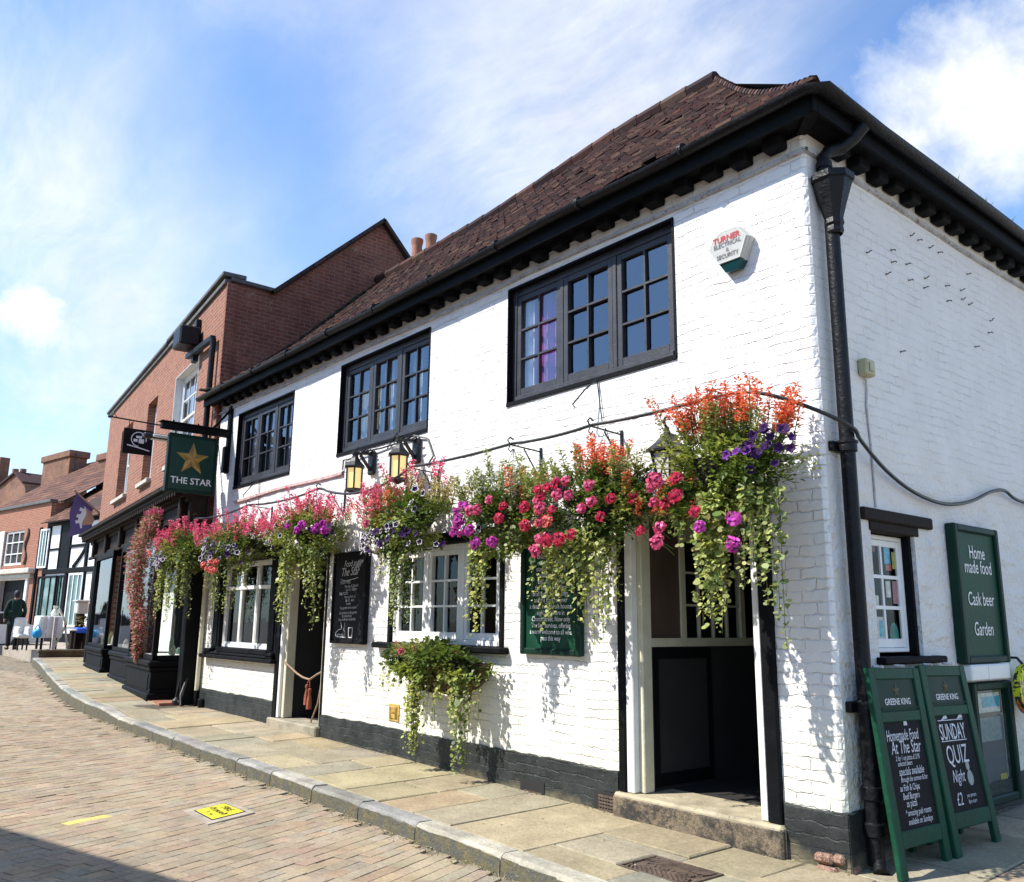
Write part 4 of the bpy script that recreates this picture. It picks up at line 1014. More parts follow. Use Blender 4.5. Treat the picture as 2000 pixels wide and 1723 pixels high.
gb = thing('history_board', 'green framed board with lines of white history text behind trailing ivy', 'sign board', (-2.75,0,1.2))
b = MB(FA); b.bbox(-3.14,-2.355,.0,.045,1.205,2.27,.006); b.build('board', M_['board_green'], gb)
b = MB(FA)
b.frame(-3.145,-2.35,1.20,2.275,.058,.02,.075,.012)
b.build('board_frame', M_['sign_green_dark'], gb)
b = MB(); y = -.0475
lines = ['THE STAR','Once one of many','coaching inns that','stood along the old','town street, the','best of its kind in','the world. Travellers','of all sorts, the maltings,','and the King had over','a dozen inns and ale houses,','eight were here in','Church Street. Now only','The Star survives, offering','a warm welcome to all who','pass this way']
for i, t in enumerate(lines):
    if i == 1: b.build('heading', M_['letter_white'], gb); b = MB()
    add_text(b,t,(-2.745,y,2.12-i*.0565+(.03 if i==0 else 0)),(1,0,0),(0,0,1),.062 if i else .08,.80,bold=.006)
b.build('lettering', M_['letter_white'], gb)

# gas plate, little door bell
b = MB(FA); b.bbox(-5.46,-5.25,.0,.012,.40,.585,.004); b.bbox(-5.43,-5.28,.012,.022,.43,.56,.004)
mat('brass_plate', (.50,.33,.08), .5, .35, 14, .004, 50, .4, chips=(.25,.12,.05), chip_t=.6); 
t = thing('wall_plate', 'small yellow embossed plate low on the wall left of the long ivy trail', 'wall plate', (-5.355,0,.49)); b.build('plate', M_['brass_plate'], t)
b = MB(FA); 
for a, z0, z1 in ((-5.41,.44,.55),(-5.30,.44,.55)): b.box(a-.012,a+.012,.022,.027,z0,z1)
b.box(-5.41,-5.30,.022,.0265,.485,.505); b.build('embossing', M_['gold_dark'], t)
b = MB(FA); b.lathe([(.0,0)],(0,0,0),3,cap=False)
b = MB(); n = 14; P = [(-5.83+.048*math.cos(2*math.pi*k/n), yv, 2.30+.048*math.sin(2*math.pi*k/n)) for yv in (-.03,.0) for k in range(n)]
b.add(P,[tuple(range(n))]+[(k,n+k,n+(k+1)%n,(k+1)%n) for k in range(n)]); 
tag(b.build('round_bell', M_['cast_iron']), 'small round dark bell plate on the wall left of the white casement window', 'bell')

# rope barrier across the narrow doorway
b = thing('rope_barrier', 'sagging rope with two red tassels across the narrow doorway', 'rope', (-7.7,-.05,.9))
r_ = MB(); pts = [(-8.20,.0,.93+0)]+[(lerp(-8.20,-7.45,t),.02,.93-.20*math.sin(t*math.pi/2)) for t in (.25,.5,.75,1)]; r_.tube(pts,.013,6); r_.tube([(-7.45,.02,.73),(-7.28,.03,.80),(-7.10,.04,.86)],.013,6)
r_.tube([(-7.12,.03,.80),(-7.25,.05,.45),(-7.45,.07,.20)],.013,6); r_.build('rope', M_['rope'], b)
for dx, dz in ((-.06,-.08),(.02,-.16)):
    q = MB(); q.tube([(-7.45,.02,.73),(-7.45+dx,.02,.73+dz*.6)],.006,5); q.lathe([(.0,.0),(.022,-.01),(.028,-.04),(.016,-.06),(.034,-.16),(.038,-.26)],(-7.45+dx,.02,.72+dz*.6),8); q.build('tassel', M_['tassel'], b, True)

# watering hose looped along the basket hooks
HK = [-11.0, -8.9, -6.72, -4.62, -2.93, -1.88, -.62]
HY, HZ = -.37, 3.115
hp = []
def sag(p, q, s, n=8, skip0=False):
    for i in range(1 if skip0 else 0, n+1):
        t = i/n; v = Vector(p).lerp(Vector(q), t); v.z -= s*4*t*(1-t); hp.append(v)
P0 = [(-11.9,-.30,3.02),(-11.0,HY,3.09),(-8.9,HY,HZ),(-6.72,HY,HZ)]
for p, q in zip(P0, P0[1:]): sag(p, q, .05, 6, bool(hp))
sag(P0[-1], (-4.62,HY,HZ), .16, 10, True); sag((-4.62,HY,HZ),(-2.93,HY,HZ),.015,6,True); sag((-2.93,HY,HZ),(-1.88,HY,HZ),.02,6,True); sag((-1.88,HY,HZ),(-.62,HY,HZ),.015,6,True)
for p in ((-.3,-.34,3.09),(.0,-.2,2.96),(.17,.08,2.83),(.12,.30,2.77),(.06,.75,2.62),(.05,1.2,2.50),(.05,1.7,2.46),(.05,2.2,2.53),(.05,2.65,2.66),(.05,2.95,2.70),(.05,3.25,2.64),(.05,4.2,2.62),(.05,6,2.6)): hp.append(Vector(p))
def smooth(P, k=4):
    out = []
    for i in range(len(P)-1):
        p0, p1, p2, p3 = P[max(i-1,0)], P[i], P[i+1], P[min(i+2,len(P)-1)]
        for q in range(k):
            t = q/k; out.append(.5*((2*p1)+(p2-p0)*t+(2*p0-5*p1+4*p2-p3)*t*t+(3*p1-p0-3*p2+p3)*t*t*t))
    return out+[P[-1]]
b = MB(); b.tube(smooth(hp),.015,7)
tag(b.build('watering_hose', M_['hose_rubber'], None, True), 'black watering hose looped along the basket hooks and round the corner', 'hose')

# ------------------------------------------------------------------ the side wall
sb = thing('service_sign', 'tall green side sign reading Home made food, Cask beer, Garden', 'sign board', (0,2.18,1.2))
b = MB(FB); b.bbox(1.77,2.60,.0,.055,1.21,2.31,.006); b.build('board', M_['board_green'], sb)
b = MB(FB)
b.frame(1.765,2.61,1.205,2.315,.06,.0,.085,.012)
b.build('board_frame', M_['sign_green_dark'], sb)
for ph in ((('Home',2.045),('made food',1.925)),(('Cask beer',1.665),),(('Garden',1.425),)):
    b = MB()
    for t, z in ph: add_text(b,t,(.0585,2.20,z),(0,1,0),(0,0,1),.155,.78,bold=.002)
    b.build('lettering', M_['letter_white'], sb)
bx = thing('junction_box', 'small yellowed junction box with a thin cable high on the side wall', 'junction box', (0,.62,3.38))
b = MB(FB); b.bbox(.555,.69,.0,.075,3.32,3.45,.012); b.bbox(.59,.655,.075,.085,3.35,3.42,.008); b.build('box', M_['plastic_cream'], bx)
b = MB(); b.tube([(.02,.63,3.32),(.012,.65,3.22),(.010,.63,3.1),(.008,.655,2.8),(.008,.66,2.34)],.008,5); b.build('cable', M_['grey_trim'], bx)
# hooks left in the brickwork
hk = MB(); hk.tube([(0,0,0),(.03,0,-.004),(.045,.012,.010),(.05,.03,.008)],.0075,5); hk.tube([(.0,0,0),(.005,0,0)],.013,6)
HKP = [(1365,1030),(1405,1055),(1470,1098),(1520,1125),(1120,1125),(1255,1110),(1260,1178),(1340,1190),(1230,1245),(1355,1278),(1445,1268),(1440,1322),(1560,1310),(1645,1335),(1570,1395),(1650,1385),(1690,1415),(1680,1245),(1810,1505),(1725,1650),(1310,1678),(1800,1572)]
for i, (zx, zy) in enumerate(HKP):
    p = onB(1300+zx/2.857, 100+zy/2.857, 0)
    if i == 0: o = hk.build('wall_hook', M_['cast_iron']); h0 = o
    else: o = h0.copy(); COL.objects.link(o)
    o.location = (0,p.y,p.z); o.rotation_euler = (rnd.uniform(-.9,.9),0,rnd.uniform(-.3,.3)); tag(o, 'small rusty hook sticking out of the upper white side wall', 'hook', 'rusty hooks in the side wall')
    o.scale = (.7,)*3
# menu case with a white box above it, and a bright paper wheel
mc = thing('menu_case', 'dark framed glass menu case with faded papers below the green side sign', 'menu case', (0,2.2,.1))
b = MB(FB)
b.frame(1.86,2.60,.13,1.06,.065,.0,.075,.012)
b.build('case_frame', M_['sign_green_dark'], mc)
b = MB(FB); b.box(1.92,2.48,.0,.02,.18,1.01); b.build('backing', M_['letter_grey'], mc)
for r, mn in (((1.95,2.44,.82,.97),'bill_white'),((2.1,2.44,.86,.94),'bill_cyan'),((1.96,2.42,.60,.78),'letter_dim'),((1.98,2.40,.40,.58),'letter_grey'),((2.32,2.45,.22,.34),'bill_yellow')):
    b = MB(FB); b.box(r[0],r[1],.021,.025 if mn != 'bill_cyan' else .029,r[2],r[3]); b.build('notice', M_[mn], mc)
b = MB(FB); b.quad((1.93,.05,.19),(1.93,.05,1.0),(2.47,.05,1.0),(2.47,.05,.19)); b.build('case_glass', M_['clear_glass'], mc)
b = MB(FB); b.bbox(1.80,2.53,.0,.10,1.075,1.20,.012); b.bbox(2.10,2.12,.10,.104,1.08,1.195,.001)
tag(b.build('cover_box', M_['plastic_white']), 'plain white cover box squeezed between the green sign and the menu case', 'box')
wh = thing('paper_wheel', 'bright yellow and orange paper wheel with purple swirls at the right edge', 'paper wheel', (.12,2.74,.98))
wm, nt, out = nodes('wheel_paper'); c = objco(nt)
s = nt.nodes.new('ShaderNodeSeparateXYZ'); L(nt, c, s.inputs[0])
k = mixc(nt, ramp(nt, mth(nt,'ADD',s.outputs[2],mth(nt,'MULTIPLY',noise_(nt,c,9,2),.12)), .93, .99), (.85,.22,.02), (.75,.78,.02))
sw_ = nt.nodes.new('ShaderNodeTexNoise'); sw_.inputs['Scale'].default_value = 11; sw_.inputs['Distortion'].default_value = 2.5; L(nt, c, sw_.inputs['Vector'])
k = mixc(nt, ramp(nt, sw_.outputs['Fac'], .53, .56), k, (.02,.03,.03)); k = mixc(nt, ramp(nt, noise_(nt, c, 7, 2, .5, 1.5), .66, .69), k, (.35,.06,.42)); pbsdf(nt, out, k, .5, .4)
b = MB(); n = 28; P = [(.13+.03*(r/.21), 2.74+r*math.cos(2*math.pi*q/n), .985+r*math.sin(2*math.pi*q/n)) for r in (.21,.14,.05) for q in range(n)]+[(.10, 2.74+.2*math.cos(2*math.pi*q/n), .985+.2*math.sin(2*math.pi*q/n)) for q in range(n)]
F = [(i*n+q,i*n+(q+1)%n,(i+1)*n+(q+1)%n,(i+1)*n+q) for i in (0,1) for q in range(n)]+[tuple(2*n+q for q in range(n)), tuple(3*n+q for q in range(n))]+[(q,(q+1)%n,3*n+(q+1)%n,3*n+q) for q in range(n)]
b.add(P,F); b.build('wheel', M_['wheel_paper'], wh, True)
b = MB(); b.tube([(0,2.74,1.24),(.08,2.74,1.24),(.12,2.74,1.19)],.012,6); b.build('hanger', M_['black_iron'], wh)

def a_board(y0, y1, tx, bx_, label, kind):
    t = thing('pavement_board', label, 'A-board', ((tx+bx_)/2,(y0+y1)/2,0), 'green A-boards against the side wall')
    zt = 1.22; zb_ = pave_z(.3,y0)
    # local frame: a along y, w out of the face, h up the slope
    p0 = Vector((bx_, y0, zb_)); up = Vector((tx-bx_, .03, zt-zb_)); H = up.length; up.normalize(); ri = Vector((0,1,0)); ri = (ri-up*ri.dot(up)).normalized(); nr = ri.cross(up); 
    if nr.x < 0: nr = -nr
    M = Matrix(((ri.x,nr.x,up.x,p0.x),(ri.y,nr.y,up.y,p0.y),(ri.z,nr.z,up.z,p0.z),(0,0,0,1))); W = y1-y0
    f = MB(M)
    f.bbox(0,.085,-.02,.018,0,H,.006); f.bbox(W-.085,W,-.02,.018,0,H,.006); f.bbox(.085,W-.085,-.02,.015,H-.075,H,.006); f.bbox(.085,W-.085,-.02,.014,H-.345,H-.275,.006); f.bbox(.085,W-.085,-.02,.016,.17,.27,.006)
    f.bbox(.10,W-.10,.014,.024,H-.262,H-.256,.002); f.build('front_frame', M_['board_green'], t)
    f = MB(M); f.box(.08,W-.08,-.012,.004,H-.28,H-.07); f.build('header_panel', M_['sign_green_dark'], t)
    f = MB(M); f.box(.08,W-.08,-.012,.004,.26,H-.34); f.build('blackboard', M_['chalk_black'], t)
    pos = lambda a, h, w=.0065: M @ Vector((a, w, h))
    f = MB(); star_geo(f, pos(W/2,H-.15,.006), ri, up, nr, .05, .02, .006); f.build('emblem', M_['gold_dull'], t)
    f = MB(); add_text(f,'GREENE KING',pos(W/2,H-.262+.025,.006),ri,up,.058,.95,bold=.010); f.build('header_lettering', M_['letter_white'], t)
    f = MB()
    if kind == 0:
        for tx_, h, s_, sh, dx, xs in (('Homemade Food',.80,.098,.2,-.02,.62),('At The Star',.72,.115,.2,0,.72),('2 for 1 on pizzas £12.95',.678,.044,.2,.0,.75),('selected beers',.645,.044,.2,-.05,.75),('specials available',.588,.070,.25,.02,.72),('through the summer & bar',.548,.046,.2,.04,.72),('as Fish & Chips',.495,.056,.15,-.04,.75),('Beef Burgers',.445,.056,.15,-.04,.75),('as pizza',.40,.060,.15,-.05,.75),('* amazing pub roasts',.348,.052,.2,.02,.78),('available on Sundays',.296,.052,.2,.03,.76)):
            hh = h
            add_text(f,tx_,pos(W/2+dx,hh+.0),ri,up,s_,xs,shear=sh,bold=.004)
        stt = pos(W/2+.05,.885+.0); 
        f.add([pos(W/2+.02,.89),pos(W/2+.07,.89),pos(W/2+.06,.945),pos(W/2+.03,.945)],[(0,1,2,3)])
    else:
        add_text(f,'SUNDAY',pos(W/2-.03,.735),ri,up,.150,.66,bold=.010); add_text(f,'QUIZ',pos(W/2-.03,.575),ri,up,.175,.78,bold=.0); add_text(f,'Night',pos(W/2-.08,.455),ri,up,.115,.72,shear=.3)
        for d in (-.17,.07): f.add([pos(W/2+d,.865),pos(W/2+d+.1,.875),pos(W/2+d+.08,.91)],[(0,1,2)])
        for hh in (.722,.860): f.add([pos(.13,hh),pos(W-.19,hh),pos(W-.19,hh+.006),pos(.13,hh+.006)],[(0,1,2,3)])
        add_text(f,'£2',pos(W/2-.13,.31),ri,up,.115,.8,shear=.1); add_text(f,'per person',pos(W/2+.06,.35),ri,up,.036,.9); add_text(f,'8pm start',pos(W/2+.06,.31),ri,up,.036,.9)
    f.build('chalk_writing', M_['chalk_white'], t)
    if kind == 1:
        f = MB(); n = 12
        for (cx_, ch, r) in ((W/2+.10,.47,.045),(W/2+.09,.55,.028)): f.add([pos(cx_+r*math.cos(2*math.pi*q/n),ch+r*1.15*math.sin(2*math.pi*q/n),.006) for q in range(n)],[tuple(range(n))])
        f.build('chalk_drawing', M_['letter_dim'], t)
    f = MB(); xb = .05
    for yv in (y0+.21, y1-.03): f.bar((xb,yv,zb_),(tx-.03,yv,zt-.02),.045,.03,up=(1,0,0))
    f.bar((xb+.01,y0+.24,.3),(xb+.01,y1-.05,.3),.02,.07); f.build('rear_frame', M_['board_green'], t)
    f = MB()
    for yv in (y0+.2,y1-.2): f.tube([(tx-.02,yv-.03,zt+.005),(tx+.02,yv+.03,zt+.002)],.010,6)
    f.build('hinge', M_['grey_trim'], t)
    return t
a_board(.06,.75,.145,.29,'green A-board chalked with homemade food specials, nearest the downpipe',0)
a_board(.77,1.48,.145,.31,'green A-board chalked SUNDAY QUIZ Night, second from the downpipe',1)

# ------------------------------------------------------------------ things set into the ground
mh = thing('drain_cover', 'rusty cast-iron drain cover with chevron ribs set in the pavement', 'drain cover', (-.78,-.81,-.05))
x0, x1, y0, y1 = MANHOLE; zc = pave_z(-.78,-.81)-.004
b = MB(); b.box(x0+.01,x1-.01,y0+.01,y1-.01,zc-.08,zc-.010); b.build('plate', M_['cast_iron'], mh)
b = MB(); b.box(x0,x1,y0,y0+.02,zc-.08,zc); b.box(x0,x1,y1-.02,y1,zc-.08,zc); b.box(x0,x0+.02,y0+.02,y1-.02,zc-.08,zc); b.box(x1-.02,x1,y0+.02,y1-.02,zc-.08,zc)
cx, cyy = (x0+x1)/2, (y0+y1)/2
for i in range(-9,10):
    for sgn in (-1,1):
        a = cx+i*.042; pa = (a, cyy+sgn*.06); pb = (a+.115, cyy+sgn*.165)
        if pa[0] < x0+.03 and pb[0] < x0+.04 or pa[0] > x1-.03: continue
        pa = (max(pa[0],x0+.03),pa[1]); pb = (min(pb[0],x1-.03),pb[1]); b.bar((pa[0],pa[1],zc-.006),(pb[0],pb[1],zc-.006),.015,.012)
n = 22; ring = [(cx+.19*math.cos(2*math.pi*q/n), cyy+.055*math.sin(2*math.pi*q/n), zc-.005) for q in range(n)]
for q in range(n): b.bar(ring[q],ring[(q+1)%n],.012,.012)
b.build('ribs', M_['cast_iron'], mh)
b = MB(); add_text(b,'WATER',(cx,cyy-.025,zc-.003),(1,0,0),(0,1,0),.075,1.1,bold=.02); b.build('raised_lettering', M_['cast_iron'], mh)
b = MB()
yc = thing('hydrant_cover', 'bright yellow hydrant cover with black letters set in the brick road', 'hydrant cover', (-4.44,-2.3,-.1))
cq = [Vector((p[0],p[1],0)) for p in ((-4.66,-2.52),(-4.04,-2.54),(-4.24,-2.06),(-4.86,-2.07))]; cen = sum(cq,Vector())/4; zc = road_z(cen.x,cen.y)
def ringbox(mb, poly, z0, z1):
    n = len(poly); mb.add([(p.x,p.y,z0) for p in poly]+[(p.x,p.y,z1) for p in poly],[tuple(range(n,2*n))]+[(i,(i+1)%n,n+(i+1)%n,n+i) for i in range(n)])
b = MB(); ringbox(b, cq, zc-.06, zc+.006); b.build('surround', M_['concrete'], yc)
iq = [cen+(p-cen)*.66+Vector((.0,.01,0)) for p in cq]; b = MB(); ringbox(b, iq, zc-.05, zc+.010); b.build('cover', M_['yellow_cover'], yc)
jq = [cen+(p-cen)*.72+Vector((.0,.01,0)) for p in cq]; b = MB(); ringbox(b, jq, zc-.05, zc+.0080); b.build('cover_rim', M_['letter_black'], yc)
u_ = (iq[3]-iq[0]).normalized(); v_ = (iq[0]-iq[1]).normalized(); b = MB()   # letters read from the lower left
ce = sum(iq,Vector())/4; U2 = (iq[1]-iq[0]).normalized(); V2 = (iq[3]-iq[0]).normalized()
pt = lambda a, c_: ce+U2*a+V2*c_+Vector((0,0,zc+.012))
add_text(b,'FIRE',pt(0,.06),U2,V2,.11,1,bold=.02); add_text(b,'HYDRANT',pt(0,-.045),U2,V2,.085,.9,bold=.02); add_text(b,'F  H',pt(0,-.14),U2,V2,.08,1,bold=.02)
b.add([pt(-.15,.0),pt(-.11,.0),pt(-.13,.05)],[(0,1,2)]); b.add([pt(.11,-.0),pt(.15,.0),pt(.13,.05)],[(0,1,2)])
b.build('lettering', M_['letter_black'], yc)

# ------------------------------------------------------------------ plants
pl = random.Random(5)
def leaf_geo(mb, p, d, up, L_, W_, col, fold=.25):
    d = Vector(d).normalized(); s = d.cross(Vector(up)); 
    if s.length < 1e-3: s = d.cross(Vector((1,0,0)))
    s.normalize(); n = s.cross(d); p = Vector(p)
    a = p; b_ = p+d*L_; m1 = p+d*L_*.45+s*W_*.5+n*W_*fold; m2 = p+d*L_*.45-s*W_*.5+n*W_*fold
    mb.add([a, m1, b_, m2], [(0,1,2),(0,2,3)], col)
def disc_geo(mb, p, n, r, col, k=6, squash=1.0, rot=None):
    n = Vector(n).normalized(); a = n.cross(Vector((0,0,1))); 
    if a.length < 1e-3: a = Vector((1,0,0))
    a.normalize(); b_ = n.cross(a); p = Vector(p); t0 = pl.uniform(0,6.28) if rot is None else rot
    mb.add([p+(a*math.cos(t0+2*math.pi*q/k)+b_*math.sin(t0+2*math.pi*q/k)*squash)*r for q in range(k)], [tuple(range(k))], col)
def rdir(): 
    z = pl.uniform(-1,1); t = pl.uniform(0,6.283); r = math.sqrt(1-z*z); return Vector((r*math.cos(t), r*math.sin(t), z))
def vary(c, a=.25): k = 1+pl.uniform(-a,a); return tuple(x*k*(1+pl.uniform(-.08,.08)) for x in c)
HID = bpy.data.collections.new('prototypes')     # prototypes: never linked to the scene
def proto(mb, name, mname, sm=False):
    o = mb.build(name, M_[mname], None, sm); COL.objects.unlink(o); return o
GERC = {'red':(.68,.045,.11), 'pink':(.74,.12,.25), 'coral':(.78,.18,.15), 'magenta':(.60,.07,.42), 'purple':(.48,.03,.38)}
def ger(c):
    mb = MB(); mb.lathe([(.012,-.02),(.026,-.012),(.032,.008),(.02,.026),(.0,.03)],(0,0,0),8,tuple(x*.4 for x in c),False)
    for i in range(56):
        d = rdir(); d.z = abs(d.z)*1.0-.35; d.normalize(); p = d*.041*pl.uniform(.85,1.1)
        disc_geo(mb, p, (d+rdir()*.7), pl.uniform(.009,.019), vary(c if pl.random() < .8 else tuple(min(.9,x*1.5+.08) for x in c),.35), 5, .75)
    mb.tube([(0,0,-.01),(.003,0,-.07),(0,.01,-.13)],.0035,4,(.10,.15,.04)); return mb
PG = {k:[proto(ger(c),'geranium_bloom','flower') for _ in range(2)] for k,c in GERC.items()}
def sal(c, c2, dense=1.0):
    mb = MB(); h = pl.uniform(.19,.30); bend = rdir()*.03
    f = lambda t: Vector((bend.x*t*t, bend.y*t*t, h*t))
    mb.tube([f(0),f(.5),f(1)],[.004,.003,.002],4,(.13,.16,.05))
    for i in range(int(52*dense)):
        t = pl.uniform(.34,1.0); a = pl.uniform(0,6.28); d = Vector((math.cos(a),math.sin(a),pl.uniform(-.2,.9))); r = .020*(1.2-t*.55); p = f(t)+d*r*pl.uniform(.3,1)
        leaf_geo(mb, p, d, (0,0,1), pl.uniform(.022,.038), pl.uniform(.014,.022), vary(c if pl.random() < .72 else c2, .34), .4)
    for i in range(9):
        t = pl.uniform(.0,.5); a = pl.uniform(0,6.28); d = Vector((math.cos(a),math.sin(a),.5)); leaf_geo(mb, f(t), d, (0,0,1), .05, .018, vary((.16,.20,.05)), .2)
    return mb
SALC = {'white':((.72,.72,.64),(.55,.58,.36)), 'orange':((.80,.19,.09),(.86,.36,.17)), 'rose':((.80,.20,.24),(.86,.38,.34)), 'hot':((.76,.12,.25),(.86,.27,.38)), 'straw':((.46,.36,.13),(.56,.48,.22)), 'lime':((.30,.34,.09),(.48,.50,.22))}
PS = {k:[proto(sal(*c),'salvia_spike','flower') for _ in range(4)] for k,c in SALC.items()}
def pet(c, rim, r=.036):
    mb = MB(); n = 10
    P = [(0,0,-.012)]; 
    for k in range(n*2):
        a = math.pi*k/n; rr = r*(1.0+.14*math.cos(5*a)); P.append((rr*.74*math.cos(a), rr*.74*math.sin(a), .006))
    for k in range(n*2):
        a = math.pi*k/n; rr = r*(1.0+.16*math.cos(5*a)); P.append((rr*math.cos(a), rr*math.sin(a), .008+.005*math.cos(5*a)))
    m_ = n*2
    mb.add(P, [(0,1+k,1+(k+1)%m_) for k in range(m_)], c); mb.add(P, [(1+k,1+m_+k,1+m_+(k+1)%m_,1+(k+1)%m_) for k in range(m_)], rim)
    mb.tube([(0,0,-.010),(0,.004,-.045)],[.007,.004],5,(.16,.20,.08)); return mb
PP = [proto(pet((.045,.012,.085),(.055,.02,.10)),'petunia_bloom','flower'), proto(pet((.035,.010,.06),(.62,.60,.62)),'petunia_bloom','flower'), proto(pet((.16,.03,.26),(.22,.06,.33)),'petunia_bloom','flower'), proto(pet((.30,.20,.40),(.66,.62,.70)),'petunia_bloom','flower')]
def trail(mb, p, length, sway=.06, col=(.30,.36,.075), big=.017, dens=.85, out=(0,-.3)):
    p = Vector(p); pts = [p]; d = Vector((pl.uniform(-.4,.4), out[1]+pl.uniform(-.2,.2), -.5)); step = .03; a = 0
    while a < length:
        d = (d*.86+Vector((pl.uniform(-1,1)*sway*1.2, pl.uniform(-1,1)*sway*.8, -.28))).normalized(); p = p+d*step; pts.append(p.copy()); a += step
    mb.tube(pts,.0022,4,(.14,.12,.05))
    for i, q in enumerate(pts):
        t = i/len(pts)
        for s_ in range(2):
            if pl.random() > dens: continue
            n = Vector((pl.uniform(-.8,.8),-1,pl.uniform(-.1,1.2))); r = big*pl.uniform(.5,1.4)*(1.05-.5*t)
            cc = col if pl.random() < .62 else (pl.choice([(.14,.20,.05),(.09,.14,.035),(.30,.34,.10),(.46,.46,.18)]))
            q2 = q+Vector((pl.uniform(-.5,.5)*big*2.6, pl.uniform(-.8,.3)*big*1.8, pl.uniform(-.012,.012)))
            if pl.random() < .5: disc_geo(mb, q2, n, r, vary(cc,.3), 7, pl.uniform(.65,1))
            else: leaf_geo(mb, q2, (pl.uniform(-1,1),pl.uniform(-.9,.1),pl.uniform(-.9,.4)), (0,0,1), r*2.1, r*1.7, vary(cc,.3), pl.uniform(.1,.35))
def place(o, parent, name, p, d, sc):
    d = Vector(d).normalized(); q = Vector((0,0,1)).rotation_difference(d).to_matrix().to_4x4()
    M = Matrix.Translation(p) @ q @ Matrix.Rotation(pl.uniform(0,6.28),4,'Z') @ Matrix.Diagonal((sc,sc,sc,1))
    return instance(o, name, parent, M)
GREENS = [(.060,.105,.022),(.085,.135,.03),(.045,.08,.02),(.12,.165,.035),(.18,.22,.05)]
def bush(mb, c, R, n, pal=GREENS, size=(.024,.062), flat=1.0, zmin=-1):
    c = Vector(c)
    clumps = []
    for _ in range(26):
        d = rdir(); d.z = max(d.z, zmin); clumps.append((c+Vector((d.x*R[0],d.y*R[1],d.z*R[2]))*pl.uniform(.45,.95), pl.choice(pal+[(.30,.33,.09)]), pl.uniform(.18,.42)))
    for i in range(n):
        cc, col, rr = pl.choice(clumps); d = rdir(); p = cc+Vector((d.x*R[0],d.y*R[1],d.z*R[2]))*rr*pl.uniform(.3,1)
        out = (p-c).normalized()+rdir()*.8; leaf_geo(mb, p, out, (0,0,1), pl.uniform(*size), pl.uniform(*size)*.75, vary(col,.3), pl.uniform(.05,.3))
def bracket(x, label):
    b = MB(); b.tube([(x,-.0,HZ-.03),(x,HY-.02,HZ-.01),(x,HY-.05,HZ+.03),(x,HY-.02,HZ+.06),(x,HY+.02,HZ+.04)],.008,6); b.tube([(x,-.01,HZ-.30),(x,-.22,HZ-.03)],.007,6); b.bbox(x-.014,x+.014,-.018,.0,HZ-.26,HZ+.01,.004); b.tube([(x,HY-.02,HZ-.01),(x,HY-.04,HZ-.06),(x,HY-.01,HZ-.08),(x,HY+.01,HZ-.05)],.006,6)
    tag(b.build('basket_bracket', M_['black_iron']), label, 'bracket', 'iron basket brackets on the front wall')
